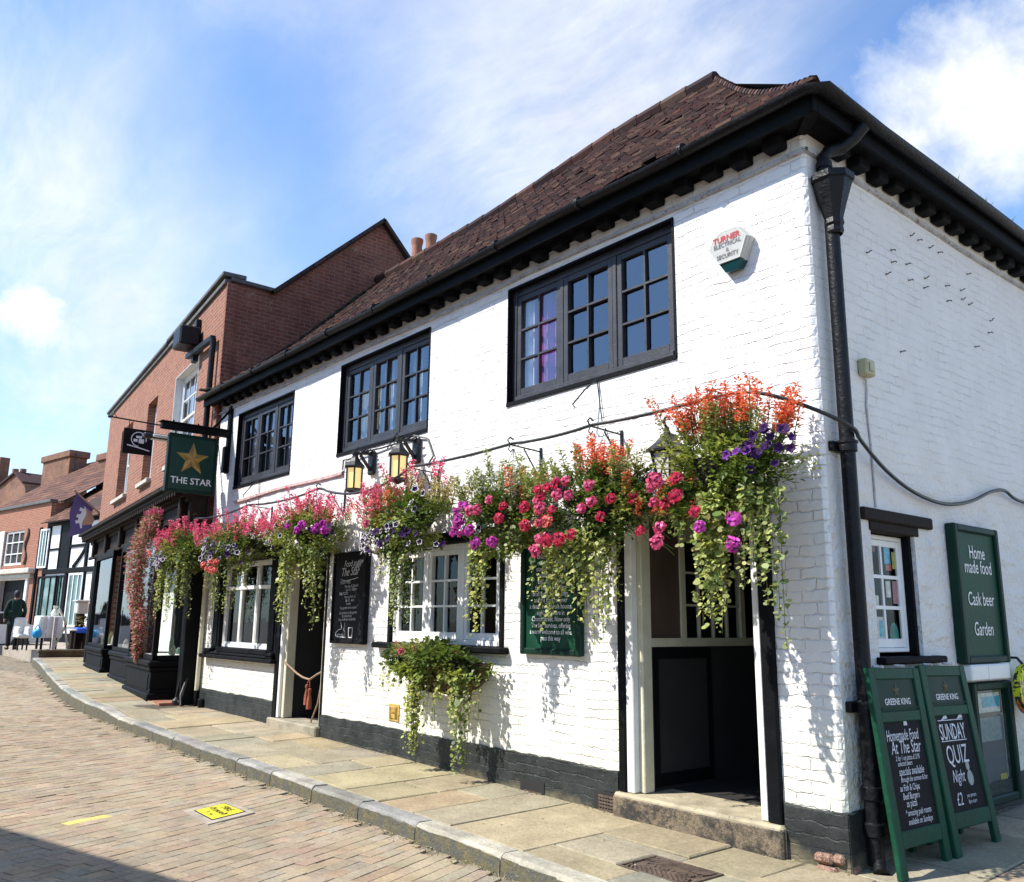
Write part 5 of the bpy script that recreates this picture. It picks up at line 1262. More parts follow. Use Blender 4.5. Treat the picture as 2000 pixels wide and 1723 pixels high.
def basket(x, z, y, R, label, greens, spikes, gers, pets, trails, bowl=.21, leaves=1500, pal=GREENS, hook=True, zlow=.36):
    leaves = int(leaves*1.7)
    """z: rim height of the bowl.  spikes: (kind, n, ang0, ang1, spread, dz)  ang in the front plane; gers / pets: (kind, n, dx, dz, spread_x, spread_z)"""
    t = thing('hanging_basket', label, 'hanging basket', (x,y,HZ-.05), 'flower baskets along the front wall')
    b = MB(); b.lathe([(.03,-.20),(bowl*.6,-.17),(bowl*.92,-.08),(bowl,.0),(bowl+.012,.012),(bowl-.01,.015),(bowl-.02,-.02)],(x,y,z),18); b.build('bowl', M_['basket_liner'], t, True)
    if hook:
        b = MB()
        for k in range(3):
            a = 2*math.pi*k/3+.4; b.tube([(x,HY,HZ-.05),(x+bowl*math.cos(a),y+bowl*math.sin(a),z)],.0035,4)
        b.build('chain', M_['black_iron'], t)
    f = MB(); bush(f, (x,y-.02,z-.07), (R*.98,R*.66,zlow), leaves, pal, zmin=-.9)
    bush(f, (x,y,z+.08), (R*.66,R*.5,.18), int(leaves*.40), pal, (.02,.05))
    # leaves showing in the front of the bowl
    bush(f, (x,y-.12,z-.12), (R*.9,R*.40,zlow*.9), int(leaves*.5), pal, (.03,.06))
    f.build('foliage', M_['leaf'], t)
    for (k, n, dx0, dx1, z0, z1) in spikes:
        for i in range(n):
            u = pl.uniform(0,1); px = x+lerp(dx0,dx1,u); py = y+pl.uniform(-1,1)*R*.42; ez = min(1,((px-x)/(R*1.15))**2); pz = z+pl.uniform(z0,z1)*(1-.35*ez)-.14*ez; lean = Vector(((px-x)*.9, (py-y)*.6-.05, 1)).normalized()
            place(pl.choice(PS[k]), t, 'salvia_spike', (px,py,pz), lean+rdir()*.12, pl.uniform(.85,1.25))
    done = []
    for (k, n, dx, dz, sx_, sz_) in gers:
        for i in range(n):
            for _ in range(14):
                ax, az = x+dx+pl.uniform(-1,1)*sx_, z+dz+pl.uniform(-1,1)*sz_
                if all(math.hypot(ax-u, az-v) > .10 for u, v in done): break
            done.append((ax, az)); ex = (ax-x)/R; dy = -R*.62*math.sqrt(max(.12,1-min(1,ex*ex)*.9))-.05
            place(pl.choice(PG[k]), t, 'geranium_bloom', (ax,y+dy+pl.uniform(-.03,.05),az), (pl.uniform(-.4,.4)+ex*.4,-1,pl.uniform(.1,.8)), pl.uniform(.85,1.25))
    for (k, n, dx, dz, sx_, sz_) in pets:
        for i in range(n):
            ax, az = x+dx+pl.uniform(-1,1)*sx_, z+dz+pl.uniform(-1,1)*sz_; ex = (ax-x)/R; dy = -R*.60*math.sqrt(max(.10,1-min(1,ex*ex)*.95))-.05
            place(PP[k], t, 'petunia_bloom', (ax,y+dy+pl.uniform(-.04,.06),az), (pl.uniform(-.6,.6)+ex*.5,-1,pl.uniform(-.1,.7)), pl.uniform(.8,1.2))
    for (dx, dz, ln, n, col, big) in trails:
        b = MB()
        for i in range(int(n*1.6+.5)): trail(b, (x+dx+pl.uniform(-.055,.055), y-.15+pl.uniform(-.11,.11), z+dz+pl.uniform(-.03,.03)), ln*pl.uniform(.6,1.1), .05, col, big*1.12, .92)
        b.build('trailing_vine', M_['leaf'], t)
    return t
LIME = (.40,.43,.13); IVY = (.25,.29,.10); DK = (.10,.14,.05)
LG = [(.13,.18,.035),(.18,.24,.05),(.24,.29,.07),(.08,.12,.025),(.11,.15,.03)]
Y0 = -.40
basket(-11.0,2.62,Y0,.72,'leftmost hanging basket, pink salvia with pale petunias, overhanging the shop front',0,[('hot',72,-1.0,.62,-.08,.26),('rose',26,-1.05,.2,-.22,.1)],[],[(3,18,-.75,-.20,.40,.16),(1,14,-.2,-.22,.5,.12),(2,8,-.5,-.2,.3,.1)],[(-.55,-.2,.85,6,LIME,.024),(-.15,-.2,.95,5,LIME,.026),(.35,-.15,.95,6,IVY,.022),(.0,-.2,.6,5,DK,.02)],leaves=1300)
basket(-8.95,2.60,Y0,.72,'hanging basket of hot pink salvia and purple petunias above the white-barred window',0,[('hot',76,-1.0,.85,-.06,.24),('rose',20,-.8,.8,-.12,.08)],[('coral',7,.1,-.42,.22,.10)],[(1,20,-.4,-.14,.5,.16),(3,8,-.6,-.12,.3,.16),(0,18,.35,-.2,.45,.16),(1,8,.4,-.2,.4,.12)],[(.1,-.25,.85,4,LIME,.022),(.55,-.2,.5,3,IVY,.02),(-.5,-.2,.8,5,IVY,.022)],leaves=1300)
basket(-6.80,2.56,Y0,.72,'hanging basket of pink salvia with a magenta patch above the narrow doorway',0,[('hot',58,-.85,.70,.04,.28),('rose',22,-.85,.6,-.02,.13),('straw',14,-.5,.7,.0,.12)],[('purple',9,.55,-.0,.26,.05)],[(1,14,-.2,-.05,.6,.12),(0,6,.7,-.02,.2,.08)],[(-.30,-.18,.95,6,LIME,.023),(.48,-.25,.85,4,IVY,.024),(.30,-.2,.5,4,LIME,.022),(-.12,-.2,.5,5,LIME,.024)],leaves=1400,pal=LG)
basket(-4.47,2.58,Y0,.66,'hanging basket half pink salvia and half straw stems, above the white casement',0,[('hot',28,-.70,-.10,.12,.32),('rose',22,-.72,-.2,-.12,.14),('orange',20,-.70,-.1,-.2,.05),('straw',24,-.25,.75,.04,.2),('hot',5,.15,.5,.22,.30)],[('pink',1,-.2,-.12,.05,.03)],[(1,12,-.5,-.32,.3,.06),(1,18,.1,-.24,.6,.14),(0,16,.2,-.30,.55,.10),(1,6,.55,.08,.2,.12)],[(-.05,-.25,.9,6,IVY,.022),(-.32,-.28,.35,5,LIME,.022),(.15,-.25,.8,5,DK,.022),(.35,-.2,.45,4,IVY,.02)],leaves=1500)
basket(-2.90,2.50,Y0,.56,'hanging basket with magenta geraniums and pale green stems left of the history board',0,[('lime',34,-.42,.45,.02,.2),('orange',10,-.05,.3,-.05,.08),('lime',10,-.5,.5,-.12,.06),('white',26,-.30,.40,-.16,.06)],[('magenta',10,-.40,-.12,.16,.16),('pink',3,-.1,-.05,.25,.1),('magenta',3,.05,-.3,.14,.08),('red',4,.36,-.10,.15,.14)],[(1,3,-.3,-.25,.3,.06)],[(-.20,-.3,.82,5,LIME,.022),(-.08,-.25,.5,4,LIME,.022),(.30,-.2,.3,3,IVY,.022)],leaves=1400,pal=LG)
basket(-1.72,2.46,Y0,.60,'fullest hanging basket, red geraniums under orange salvia, right of the history board',0,[('orange',32,-.25,.25,.06,.28),('lime',30,-.58,-.05,-.02,.2),('lime',12,.15,.45,.0,.14),('orange',20,.40,.68,-.26,.0)],[('red',9,.15,-.20,.44,.18),('pink',9,-.12,-.04,.42,.18),('red',4,-.3,.05,.2,.08),('coral',3,-.4,-.1,.2,.1),('pink',5,-.5,-.36,.18,.06)],[(2,4,-.1,.08,.2,.05)],[(-.50,-.32,.62,5,LIME,.023),(-.34,-.28,.5,4,LIME,.022),(.02,-.32,.60,5,LIME,.023),(.22,-.34,.72,5,LIME,.022),(-.15,-.35,.35,4,IVY,.024)],leaves=2000)
basket(-.50,2.60,Y0-.02,.56,'rightmost hanging basket, tall orange salvia with dark petunias beside the downpipe',0,[('orange',60,-.36,.36,.10,.30),('orange',6,.32,.48,.05,.24),('lime',32,-.36,.34,.0,.14)],[('pink',4,-.42,-.20,.14,.14),('red',4,-.1,-.26,.3,.14),('magenta',3,.2,-.55,.25,.12),('pink',3,-.40,-.48,.12,.1)],[(0,17,.50,.0,.13,.14),(2,3,.34,.0,.08,.05)],[(.04,-.28,.82,7,LIME,.025),(-.02,-.22,.5,6,LIME,.026),(.44,-.28,.92,2,IVY,.024),(.32,-.25,.62,5,IVY,.022),(-.25,-.2,.35,5,LG[1],.026)],leaves=1900,pal=LG,bowl=.24)
for x, lab in zip(HK, ('iron basket bracket nearest the shop front','iron basket bracket over the white-barred window','iron basket bracket over the narrow doorway','iron basket bracket over the left end of the casement window','iron basket bracket over the right end of the casement window','iron basket bracket over the history board','iron basket bracket over the main door')): bracket(x, lab)
# wall manger under the casement window
t = thing('wall_manger', 'half-round wooden wall manger spilling ivy below the white casement window', 'planter', (-4.35,0,.95))
b = MB(); 
for k in range(15):
    a = -.88+1.76*k/14; 
    pts = [(-4.35+a*lerp(1,.45,s*s)*.98, -.30*math.sqrt(max(.05,1-(a/.92)**2))*lerp(1,.5,s*s)-.01, 1.10-.32*s) for s in (0,.35,.7,1)]
    b.tube(pts,.006,5)
for s in (0,.5,1): b.tube([(-4.35+a_/10*.88*lerp(1,.45,s*s), -.30*math.sqrt(max(.02,1-(a_/10.3)**2))*lerp(1,.5,s*s)-.01, 1.10-.32*s) for a_ in range(-10,11)],.008,5)
b.build('manger_frame', M_['black_iron'], t)
b = MB(); P = []; F = []; n = 18
for s in (0,.35,.7,1):
    for k in range(n+1):
        a = -.86+1.72*k/n; P.append((-4.35+a*lerp(1,.45,s*s)*.96, -.28*math.sqrt(max(.04,1-(a/.9)**2))*lerp(1,.5,s*s)-.01, 1.09-.31*s))
for i in range(3):
    for k in range(n): F.append((i*(n+1)+k,i*(n+1)+k+1,(i+1)*(n+1)+k+1,(i+1)*(n+1)+k))
b.add(P,F); b.build('liner', M_['manger_wood'], t, True)
b = MB(); bush(b,(-4.35,-.24,1.10),(.90,.22,.20),2300,[(.10,.15,.03),(.15,.20,.045),(.20,.26,.06),(.07,.11,.025)],(.04,.085)); bush(b,(-4.55,-.22,1.20),(.5,.18,.14),500,[(.20,.24,.06),(.26,.30,.10)],(.03,.06))
b.build('foliage', M_['leaf'], t)
for (dx, ln, n, col, big) in ((-.17,.85,9,LIME,.026),(-.08,.8,5,LIME,.024),(.62,.92,6,IVY,.028),(.50,.5,6,LIME,.026),(.78,.5,3,IVY,.024),(.15,.45,3,IVY,.02),(-.82,.3,3,LIME,.022),(.3,.25,4,LIME,.026),(-.5,.22,4,LIME,.026)):
    b = MB()
    for i in range(n): trail(b,(-4.35+dx+pl.uniform(-.04,.04),-.26+pl.uniform(-.05,.05),1.02+pl.uniform(-.04,.04)),ln*pl.uniform(.8,1.05),.04,col,big)
    b.build('trailing_vine', M_['leaf'], t)
for i in range(16):
    k = pl.choice(('straw','rose','lime')); place(pl.choice(PS[k]), t, 'salvia_spike', (-4.35+pl.uniform(-.6,.6),-.2+pl.uniform(-.1,.05),1.13), (pl.uniform(-.4,.4),-.3,1), .55)
place(PG['pink'][0], t, 'geranium_bloom', (-4.62,-.42,1.18), (0,-1,.4), .8)
# ------------------------------------------------------------------ the red-brick shop next door (turned 6.65 degrees)
th = R_(6.65); SU = Vector((-math.cos(th), math.sin(th), 0)); SN = Vector((-math.sin(th), -math.cos(th), 0)); SO = Vector((-11.30,-.07,0))
FS = Matrix(((SU.x,SN.x,0,SO.x),(SU.y,SN.y,0,SO.y),(0,0,1,0),(0,0,0,1)))
shop = thing('brick_shop', 'red brick shop house with flat parapet front, steep gable and black shopfront', 'shop', tuple(SO))
UL = 12.6
BW = (1.62,3.62,4.55,6.46); NW = (5.45,6.55,4.55,6.49); LW = (8.45,10.1,4.55,6.46)
mb = MB(); wall(mb, FS, 0, UL, 2.9, 7.45, [BW+(.20,),NW+(.20,),LW+(.22,)], .2)
mb.setM(FS); mb.quad((UL,0,-.3),(UL,-5,-.3),(UL,-5,7.45),(UL,0,7.45))
mb.build('front_wall', M_['red_brick_front'], shop)
mb = MB(); XS = -11.3
mb.quad((XS,-.06,4.2),(XS,.80,4.2),(XS,.80,7.40),(XS,-.06,7.40))
mb.add([(XS,.80,4.2),(XS,6.2,4.2),(XS,6.2,6.3),(XS,3.03,9.50),(XS,.80,7.36)],[(0,1,2,3,4)])
mb.box(XS-.02,XS+.035,-.075,.10,4.9,7.38)
mb.build('gable_wall', M_['red_brick_gable'], shop)
mb = MB(FS)
for (a,b_) in ((0.0,4.6),(4.62,UL+.15)): mb.bbox(a-.05,b_,-.32,.10,7.45+(.035 if a < 1 else 0),7.53+(.035 if a < 1 else 0),.012); mb.bbox(a,b_,-.06,.05,7.36,7.45,.008)
mb.setM(None); mb.bbox(XS-.25,XS+.06,-.02,.84,7.41,7.49,.012)
mb.build('coping', M_['lead_coping'], shop)
# tiled roof behind the parapet, verge over the gable
mb = MB()
def roofquad(mb, a, b_, c_, d_, nrow, ncol, dark=1.0):
    a, b_, c_, d_ = map(Vector, (a,b_,c_,d_)); mb.quad(a-Vector((0,0,.03)),b_-Vector((0,0,.03)),c_-Vector((0,0,.03)),d_-Vector((0,0,.03)),(.05,.025,.02))
    for i in range(nrow):
        t0, t1 = i/nrow, min(1,(i+1.3)/nrow); p0, q0 = a.lerp(d_,t0), b_.lerp(c_,t0); p1, q1 = a.lerp(d_,t1), b_.lerp(c_,t1); k = 0
        while k < ncol:
            s0, s1 = k/ncol, (k+1)/ncol; l = Vector((0,0,.025+rnd.uniform(0,.012)))
            cc = jit(rnd.choice(TCF),.22); cc = tuple(x*dark for x in cc)
            A, B_, C_, D_ = p0.lerp(q0,s0)+l, p0.lerp(q0,s1-.01/ncol)+l, p1.lerp(q1,s1-.01/ncol), p1.lerp(q1,s0)
            dn = Vector((0,0,-.02)); mb.add([A,B_,C_,D_,A+dn,B_+dn],[(0,1,2,3),(4,5,1,0)],cc); k += 1
TCF = [(.12,.055,.035),(.10,.045,.03),(.15,.07,.045),(.085,.04,.03),(.17,.085,.05)]
e = lambda u,w,z: FS @ Vector((u,w,z))
roofquad(mb, (XS+.09,.72,7.38), e(UL,-.8,7.38), e(UL,-3.1,9.5), (XS+.09,3.03,9.55), 22, 40, .8)
mb.quad((XS+.06,3.03,9.53),e(UL,-3.1,9.5),e(UL,-6.2,6.3),(XS+.06,6.2,6.3),(.06,.03,.025))
for k in range(9):
    p = Vector((XS+.05,.76,7.40)).lerp(Vector((XS+.05,3.03,9.57)),k/9); q = Vector((XS+.05,.76,7.40)).lerp(Vector((XS+.05,3.03,9.57)),(k+1.05)/9); mb.bar(p,q,.12,.07,jit((.05,.035,.03),.2))
    p = Vector((XS+.05,3.03,9.57)).lerp(Vector((XS+.05,6.2,6.35)),k/9); q = Vector((XS+.05,3.03,9.57)).lerp(Vector((XS+.05,6.2,6.35)),(k+1.05)/9); mb.bar(p,q,.12,.07,jit((.05,.035,.03),.2))
mb.build('roof', M_['roof_tile_far'], shop)
mb = MB(); mb.bbox(-12.55,-11.75,4.3,5.05,8.0,9.35,.02); ch = mb.build('chimney', M_['chimney_brick'], shop)
for (x,y,z) in ((-12.0,4.72,9.35),(-12.3,4.55,9.30)):
    mb = MB(); mb.lathe([(.14,0),(.13,.1),(.115,.5),(.125,.56),(.14,.62),(.14,.68),(.11,.68)],(x,y,z),14); mb.build('chimney_pot', M_['terracotta'], ch, True)
# upper windows: white boxes with sashes
def sash_window(parent, M, h, rec, cols, rows, name='window', lin=True):
    a0,a1,z0,z1 = h[:4]; f = MB(M)
    f.bbox(a0,a0+.09,-rec-.02,-rec+.05,z0,z1,.006); f.bbox(a1-.09,a1,-rec-.02,-rec+.05,z0,z1,.006); f.bbox(a0+.09,a1-.09,-rec-.02,-rec+.05,z1-.09,z1,.006); f.bbox(a0+.09,a1-.09,-rec-.02,-rec+.06,z0,z0+.07,.006)
    w = f.build(name, M_['white_paint'], parent); s = MB(M); zm = (z0+z1)/2
    for (s0,s1,d) in ((z0+.07,zm+.02,-rec-.01),(zm-.02,z1-.09,-rec+.02)):
        s.box(a0+.09,a0+.13,d-.02,d+.012,s0,s1); s.box(a1-.13,a1-.09,d-.02,d+.012,s0,s1); s.box(a0+.13,a1-.13,d-.02,d+.010,s0,s0+.045); s.box(a0+.13,a1-.13,d-.02,d+.010,s1-.045,s1)
        for c_ in range(1,cols): t = lerp(a0+.13,a1-.13,c_/cols); s.box(t-.010,t+.010,d-.015,d+.006,s0+.045,s1-.045)
        for r in range(1,rows): t = lerp(s0+.045,s1-.045,r/rows); s.box(a0+.13,a1-.13,d-.014,d+.005,t-.010,t+.010)
    s.build('sash', M_['white_paint'], w); g = MB(M); g.quad((a0+.1,-rec-.015,z0+.08),(a0+.1,-rec-.015,z1-.1),(a1-.1,-rec-.015,z1-.1),(a1-.1,-rec-.015,z0+.08)); g.build('pane', M_['old_glass'], w)
    g = MB(M); g.quad((a0,-rec-.5,z0),(a0,-rec-.5,z1),(a1,-rec-.5,z1),(a1,-rec-.5,z0)); g.build('room_wall', M_['interior_dark'], w)
    s = MB(M); s.bbox(a0-.10,a1+.10,-rec,.10,z0-.10,z0+.005,.012); s.build('sill', M_['stone_sill'], w)
    return w
w_ = sash_window(shop, FS, BW, .19, 4, 2); s = MB(FS); s.bbox(BW[0]+.003,BW[0]+.02,-.19,.012,BW[2],BW[3],.003); s.bbox(BW[1]-.02,BW[1]-.003,-.19,.012,BW[2],BW[3],.003); s.bbox(BW[0]+.02,BW[1]-.02,-.19,.008,BW[3]-.02,BW[3]-.003,.003); s.build('reveal_lining', M_['white_paint'], w_)
sash_window(shop, FS, NW, .22, 2, 2); sash_window(shop, FS, LW, .24, 3, 2)
# rainwater pipe and black lamp box on the shop front
s = MB(FS); s.tube([(.30,.09,3.9),(.30,.09,6.40)],.052,10); s.bar((.28,.1,6.40),(2.15,.12,6.52),.09,.09); s.build('downpipe', M_['black_pipe'], shop, True)
s = MB(FS); s.bbox(1.55,2.15,.04,.42,6.60,6.98,.03); s.bbox(1.75,1.95,.0,.1,6.35,7.2,.01); s.build('vent_box', M_['black_pipe'], shop)
# shopfront: canopy cornice, fascia, posts, three glazed bays on moulded stallrisers
gz = lambda u: pave_z(-11.3-u, .1*u)-.02
s = MB(FS)
s.bbox(-.02,11.6,-.02,.62,3.66,3.73,.012); s.bbox(.0,11.5,-.02,.55,3.58,3.66,.02); s.bbox(.02,11.4,-.02,.42,3.50,3.58,.02)
s.quad((-.02,.62,3.735),(11.6,.62,3.735),(11.6,-.01,3.95),(-.02,-.01,3.95))
cn = s.build('cornice', M_['dark_wood'], shop)
s = MB(FS); s.box(.05,11.2,-.02,.28,3.05,3.52); s.bbox(.05,11.25,.28,.34,3.02,3.10,.01); s.bbox(.05,11.25,.28,.33,3.42,3.50,.01)
for u in (.3,2.2,4.2,6.2,8.2,10.2): s.bbox(u,u+.16,.28,.40,3.05,3.60,.02)
for i in range(60): s.bbox(.1+i*.19,.18+i*.19,.42,.54,3.50,3.57,.008)
s.build('fascia', M_['dark_wood'], shop)
s = MB(FS)
for i in range(5):     # name lettering ghosted on the fascia
    pass
bays = [(.62,2.85,.55),(3.75,5.85,.36),(7.0,9.6,.36)]
for (u0,u1,w1) in bays:
    st = MB(FS); g = gz((u0+u1)/2)-.12
    st.bbox(u0,u1,.0,w1,g,.34,.012); st.bbox(u0-.03,u1+.03,.0,w1+.04,g,g+.22,.02); st.bbox(u0-.02,u1+.02,.0,w1+.03,.62,.70,.02); st.bbox(u0,u1,.0,w1,.34,.62,.01); st.bbox(u0-.05,u1+.05,.0,w1+.06,.70,.80,.025); st.bbox(u0+.15,u1-.15,w1,w1+.012,.32,.58,.01)
    sr = st.build('stallriser', M_['black_paint'], shop)
    fr = MB(FS)
    for (a,w) in ((u0,w1-.08),(u1-.09,w1-.08),(u0,.0)): fr.bbox(a,a+.09,w,w+.08,.80,3.05,.008)
    fr.bbox(u0,u1,w1-.08,w1-.005,2.9,3.05,.008); fr.bbox(u0,u1,w1-.08,w1-.005,.80,.88,.008); fr.bbox(u0,u0+.09,.08,w1-.08,2.9,3.05,.008); fr.bbox(u0,u0+.09,.08,w1-.08,.80,.88,.008)
    fb = fr.build('shop_window', M_['black_paint'], shop)
    gl = MB(FS); gl.quad((u0+.09,w1-.05,.88),(u0+.09,w1-.05,2.9),(u1-.09,w1-.05,2.9),(u1-.09,w1-.05,.88)); gl.quad((u0+.03,.08,.88),(u0+.03,.08,2.9),(u0+.03,w1-.08,2.9),(u0+.03,w1-.08,.88)); gl.build('pane', M_['thin_glass'], fb)
    bk = MB(FS); bk.box(u0+.1,u1-.1,-.45,-.40,.6,3.05); bk.box(u0+.02,u1-.02,-.85,w1-.1,.80,.84); bk.build('display', M_['white_plaster'], fb)
    bk = MB(FS)
    for i in range(9):
        a = rnd.uniform(u0+.2,u1-.2); w = rnd.uniform(-.3,w1-.2); h = rnd.uniform(.10,.36); r = rnd.uniform(.03,.08); c_ = rnd.choice([(.12,.2,.17),(.4,.37,.3),(.2,.12,.08),(.05,.05,.06),(.5,.48,.42),(.22,.2,.08)])
        p = FS @ Vector((a,w,.84)); bk.setM(None); bk.lathe([(r*.7,0),(r,h*.3),(r*.8,h*.7),(r*.3,h)],p,8,c_)
    bk.build('wares', M_['leaf'], fb)
for u,wd in ((-.02,.30),(2.98,.12),(3.55,.12),(5.95,.14),(6.75,.14),(9.75,.16),(10.95,.25)):
    s = MB(FS); s.bbox(u,u+wd,-.02,.20,gz(u)-.1,3.05,.01); s.build('post', M_['black_paint'], shop)
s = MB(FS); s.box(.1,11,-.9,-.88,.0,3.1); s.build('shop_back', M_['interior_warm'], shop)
s = MB(FS); s.box(2.9,3.8,-.7,-.66,.2,2.9); s.box(5.9,6.9,-.7,-.66,.2,2.9); s.bbox(2.9,3.8,-.7,.1,gz(3)-.1,gz(3)+.06,.01); s.bbox(5.9,6.9,-.7,.1,gz(6)-.1,gz(6)+.06,.01); s.build('shop_door', M_['dark_wood'], shop)
s = MB(FS); s.bbox(.30,.36,.0,.12,.3,3.0,.006); s.build('yellow_post', M_['cream_paint'], shop)
s = MB(FS); s.box(.0,.7,.0,.5,gz(.3)-.06,gz(.3)+.012); s.build('tiled_threshold', M_['terracotta'], shop)
# boot scraper / iron foot by the pub corner
b = MB(); b.tube([(-11.42,-.30,.15),(-11.38,-.20,.95)],.022,6); b.tube([(-11.25,-.28,.15),(-11.30,-.18,.55)],.02,6); b.tube([(-11.42,-.30,.18),(-11.25,-.28,.18)],.025,6); b.tube([(-11.30,-.2,.5),(-11.2,-.3,.3),(-11.1,-.32,.14)],.016,6); b.lathe([(.07,0),(.07,.05),(.02,.1)],(-11.36,-.30,.15),8)
tag(b.build('boot_scraper', M_['black_iron']), 'black iron boot scraper standing between the shopfront and the pub', 'boot scraper')
# small black hanging shop sign
hs = thing('shop_sign', 'small dark square hanging shop sign with white round emblem, left of the green pub sign', 'hanging sign', (-12.6,-.1,4.8))
c0 = FS @ Vector((1.30,.80,4.52)); px = c0.x
b = MB(); b.bbox(px-.02,px+.02,c0.y-.46,c0.y+.04,4.33,4.78,.006); b.build('board', M_['chalk_black'], hs)
b = MB(); b.tube([(px,.0,4.90),(px,c0.y-.75,4.94)],.014,6); b.tube([(px,c0.y-.7,4.94),(px,c0.y-.66,5.02),(px,c0.y-.6,4.95)],.008,5)
for d in (-.38,-.02): b.tube([(px,c0.y+d,4.92),(px,c0.y+d,4.78)],.007,5)
b.build('bracket', M_['black_iron'], hs)
b = MB(); n = 20; cy_ = c0.y-.20
for k in range(1,n-3):
    a, a2 = -.6+2*math.pi*k/n, -.6+2*math.pi*(k+1)/n
    b.add([(px+.0225,cy_+.135*math.cos(a),4.60+.135*math.sin(a)),(px+.0225,cy_+.135*math.cos(a2),4.60+.135*math.sin(a2)),(px+.0225,cy_+.12*math.cos(a2),4.60+.12*math.sin(a2)),(px+.0225,cy_+.12*math.cos(a),4.60+.12*math.sin(a))],[(0,1,2,3)])
b.box(px+.021,px+.0235,cy_-.09,cy_-.02,4.55,4.60); b.box(px+.021,px+.0235,cy_-.05,cy_+.05,4.62,4.66); b.box(px+.021,px+.0235,cy_+.0,cy_+.09,4.53,4.61)
b.add([(px+.0225,cy_-.19,4.47),(px+.0225,cy_-.19,4.49),(px+.0225,cy_,4.46),(px+.0225,cy_+.2,4.42),(px+.0225,cy_+.2,4.40),(px+.0225,cy_,4.44)],[(0,1,2,5),(2,3,4,5)])
b.build('emblem', M_['letter_white'], hs)
# garland of faded pink flowers on the shop post
gt = thing('flower_garland', 'long faded pink flower garland hanging down the shopfront post', 'garland', (-13.2,-.45,1.0))
gm, gf = MB(), MB()
gp = [(-12.35,-.62,3.22),(-12.75,-.60,2.95),(-13.25,-.56,2.6),(-13.4,-.52,2.2),(-13.25,-.5,1.75),(-13.0,-.48,1.35),(-12.98,-.48,1.0),(-12.95,-.46,.80)]
gr = [.18,.25,.28,.25,.18,.15,.13,.08]
for i in range(4200):
    t = pl.uniform(0,len(gp)-1.001); k = int(t); p = Vector(gp[k]).lerp(Vector(gp[k+1]),t-k); r = lerp(gr[k],gr[k+1],t-k); d = rdir(); q = p+Vector((d.x*r*1.25,d.y*r*.6,d.z*r))*pl.uniform(.6,1)
    c_ = pl.choice([(.50,.22,.21),(.56,.32,.27),(.40,.16,.14),(.52,.15,.18),(.35,.19,.13),(.62,.42,.35)]) if pl.random() < .78 else (.16,.17,.06)
    (gm if c_[0] > .25 else gf).add([],[]) if False else leaf_geo(gm if c_[0] > .25 else gf, q, d+rdir()*.5, (0,0,1), pl.uniform(.045,.08), pl.uniform(.035,.055), vary(c_,.25), .3)
for i in range(60):
    q = Vector((-12.35+pl.uniform(-.3,.25),-.62+pl.uniform(-.1,.1),3.24)); leaf_geo(gm, q, (pl.uniform(-.5,.5),pl.uniform(-.4,.4),1), (1,0,0), .12, .03, vary((.55,.10,.22),.3), .2)
gm.build('blooms', M_['flower'], gt); gf.build('foliage', M_['leaf'], gt)

# ------------------------------------------------------------------ the far houses at the bend (turned the other way)
fa = R_(-9.965); HU = Vector((math.cos(fa),-math.sin(fa),0)); HN = Vector((-math.sin(fa)*-1*-1, -math.cos(fa), 0)); HN = Vector((HU.y, -HU.x, 0))
HO = CAM + 36*ray(75,1200); HO.z = 0
FH = Matrix(((HU.x,HN.x,0,HO.x),(HU.y,HN.y,0,HO.y),(0,0,1,0),(0,0,0,1)))
def onH(px, py, w=0.0):
    r = ray(px, py); o = HO+HN*w; t = (o-CAM).dot(HN)/r.dot(HN); p = CAM+r*t-HO; return p.dot(HU), p.z
GF = .42
hb = thing('far_brick_house', 'distant red brick house with parapet and small white shuttered window at the left edge', 'house', tuple(HO))
u0 = -9.0; zp_ = onH(75,986)[1]
wa = [onH(12,1040), onH(40,1103)]; wx0, wx1, wz0, wz1 = wa[0][0], wa[1][0], wa[1][1], wa[0][1]
dd = [onH(2,1128), onH(38,1250)]; dx0, dx1, dz1 = dd[0][0], dd[1][0], dd[0][1]
mb = MB(); wall(mb, FH, u0, 0, 0, zp_, [(wx0,wx1,wz0,wz1,.15),(dx0,dx1,GF,dz1,.25)], .15); mb.setM(FH); mb.quad((0,0,0),(0,-6,0),(0,-6,zp_),(0,0,zp_)); mb.build('wall', M_['red_brick_far'], hb)
mb = MB(FH); mb.bbox(u0,.1,-.2,.12,zp_,zp_+.14,.02); mb.build('coping', M_['lead_coping'], hb)
w_ = MB(FH); w_.bbox(wx0,wx1,-.14,-.06,wz0,wz0+.1,.01); w_.bbox(wx0,wx1,-.14,-.06,wz1-.1,wz1,.01); w_.bbox(wx0,wx0+.1,-.14,-.06,wz0,wz1,.01); w_.bbox(wx1-.1,wx1,-.14,-.06,wz0,wz1,.01)
for k in (1,2): t = lerp(wx0,wx1,k/3); w_.box(t-.02,t+.02,-.13,-.07,wz0,wz1)
for k in (1,2): t = lerp(wz0,wz1,k/3); w_.box(wx0,wx1,-.13,-.072,t-.02,t+.02)
wo = w_.build('window', M_['white_paint'], hb); g = MB(FH); g.quad((wx0,-.12,wz0),(wx0,-.12,wz1),(wx1,-.12,wz1),(wx1,-.12,wz0)); g.build('pane', M_['interior_dark'], wo)
g = MB(FH); g.bbox(wx0-.55,wx0-.03,.0,.06,wz0-.4,wz1+.05,.01); g.build('shutter', M_['white_paint'], wo)
g = MB(FH); g.tube([(wx1+.45+.12*math.sin(k*.9),.05,lerp(wz0,wz1,k/10)) for k in range(11)],.05,6); g.build('wall_tie', M_['cast_iron'], hb)
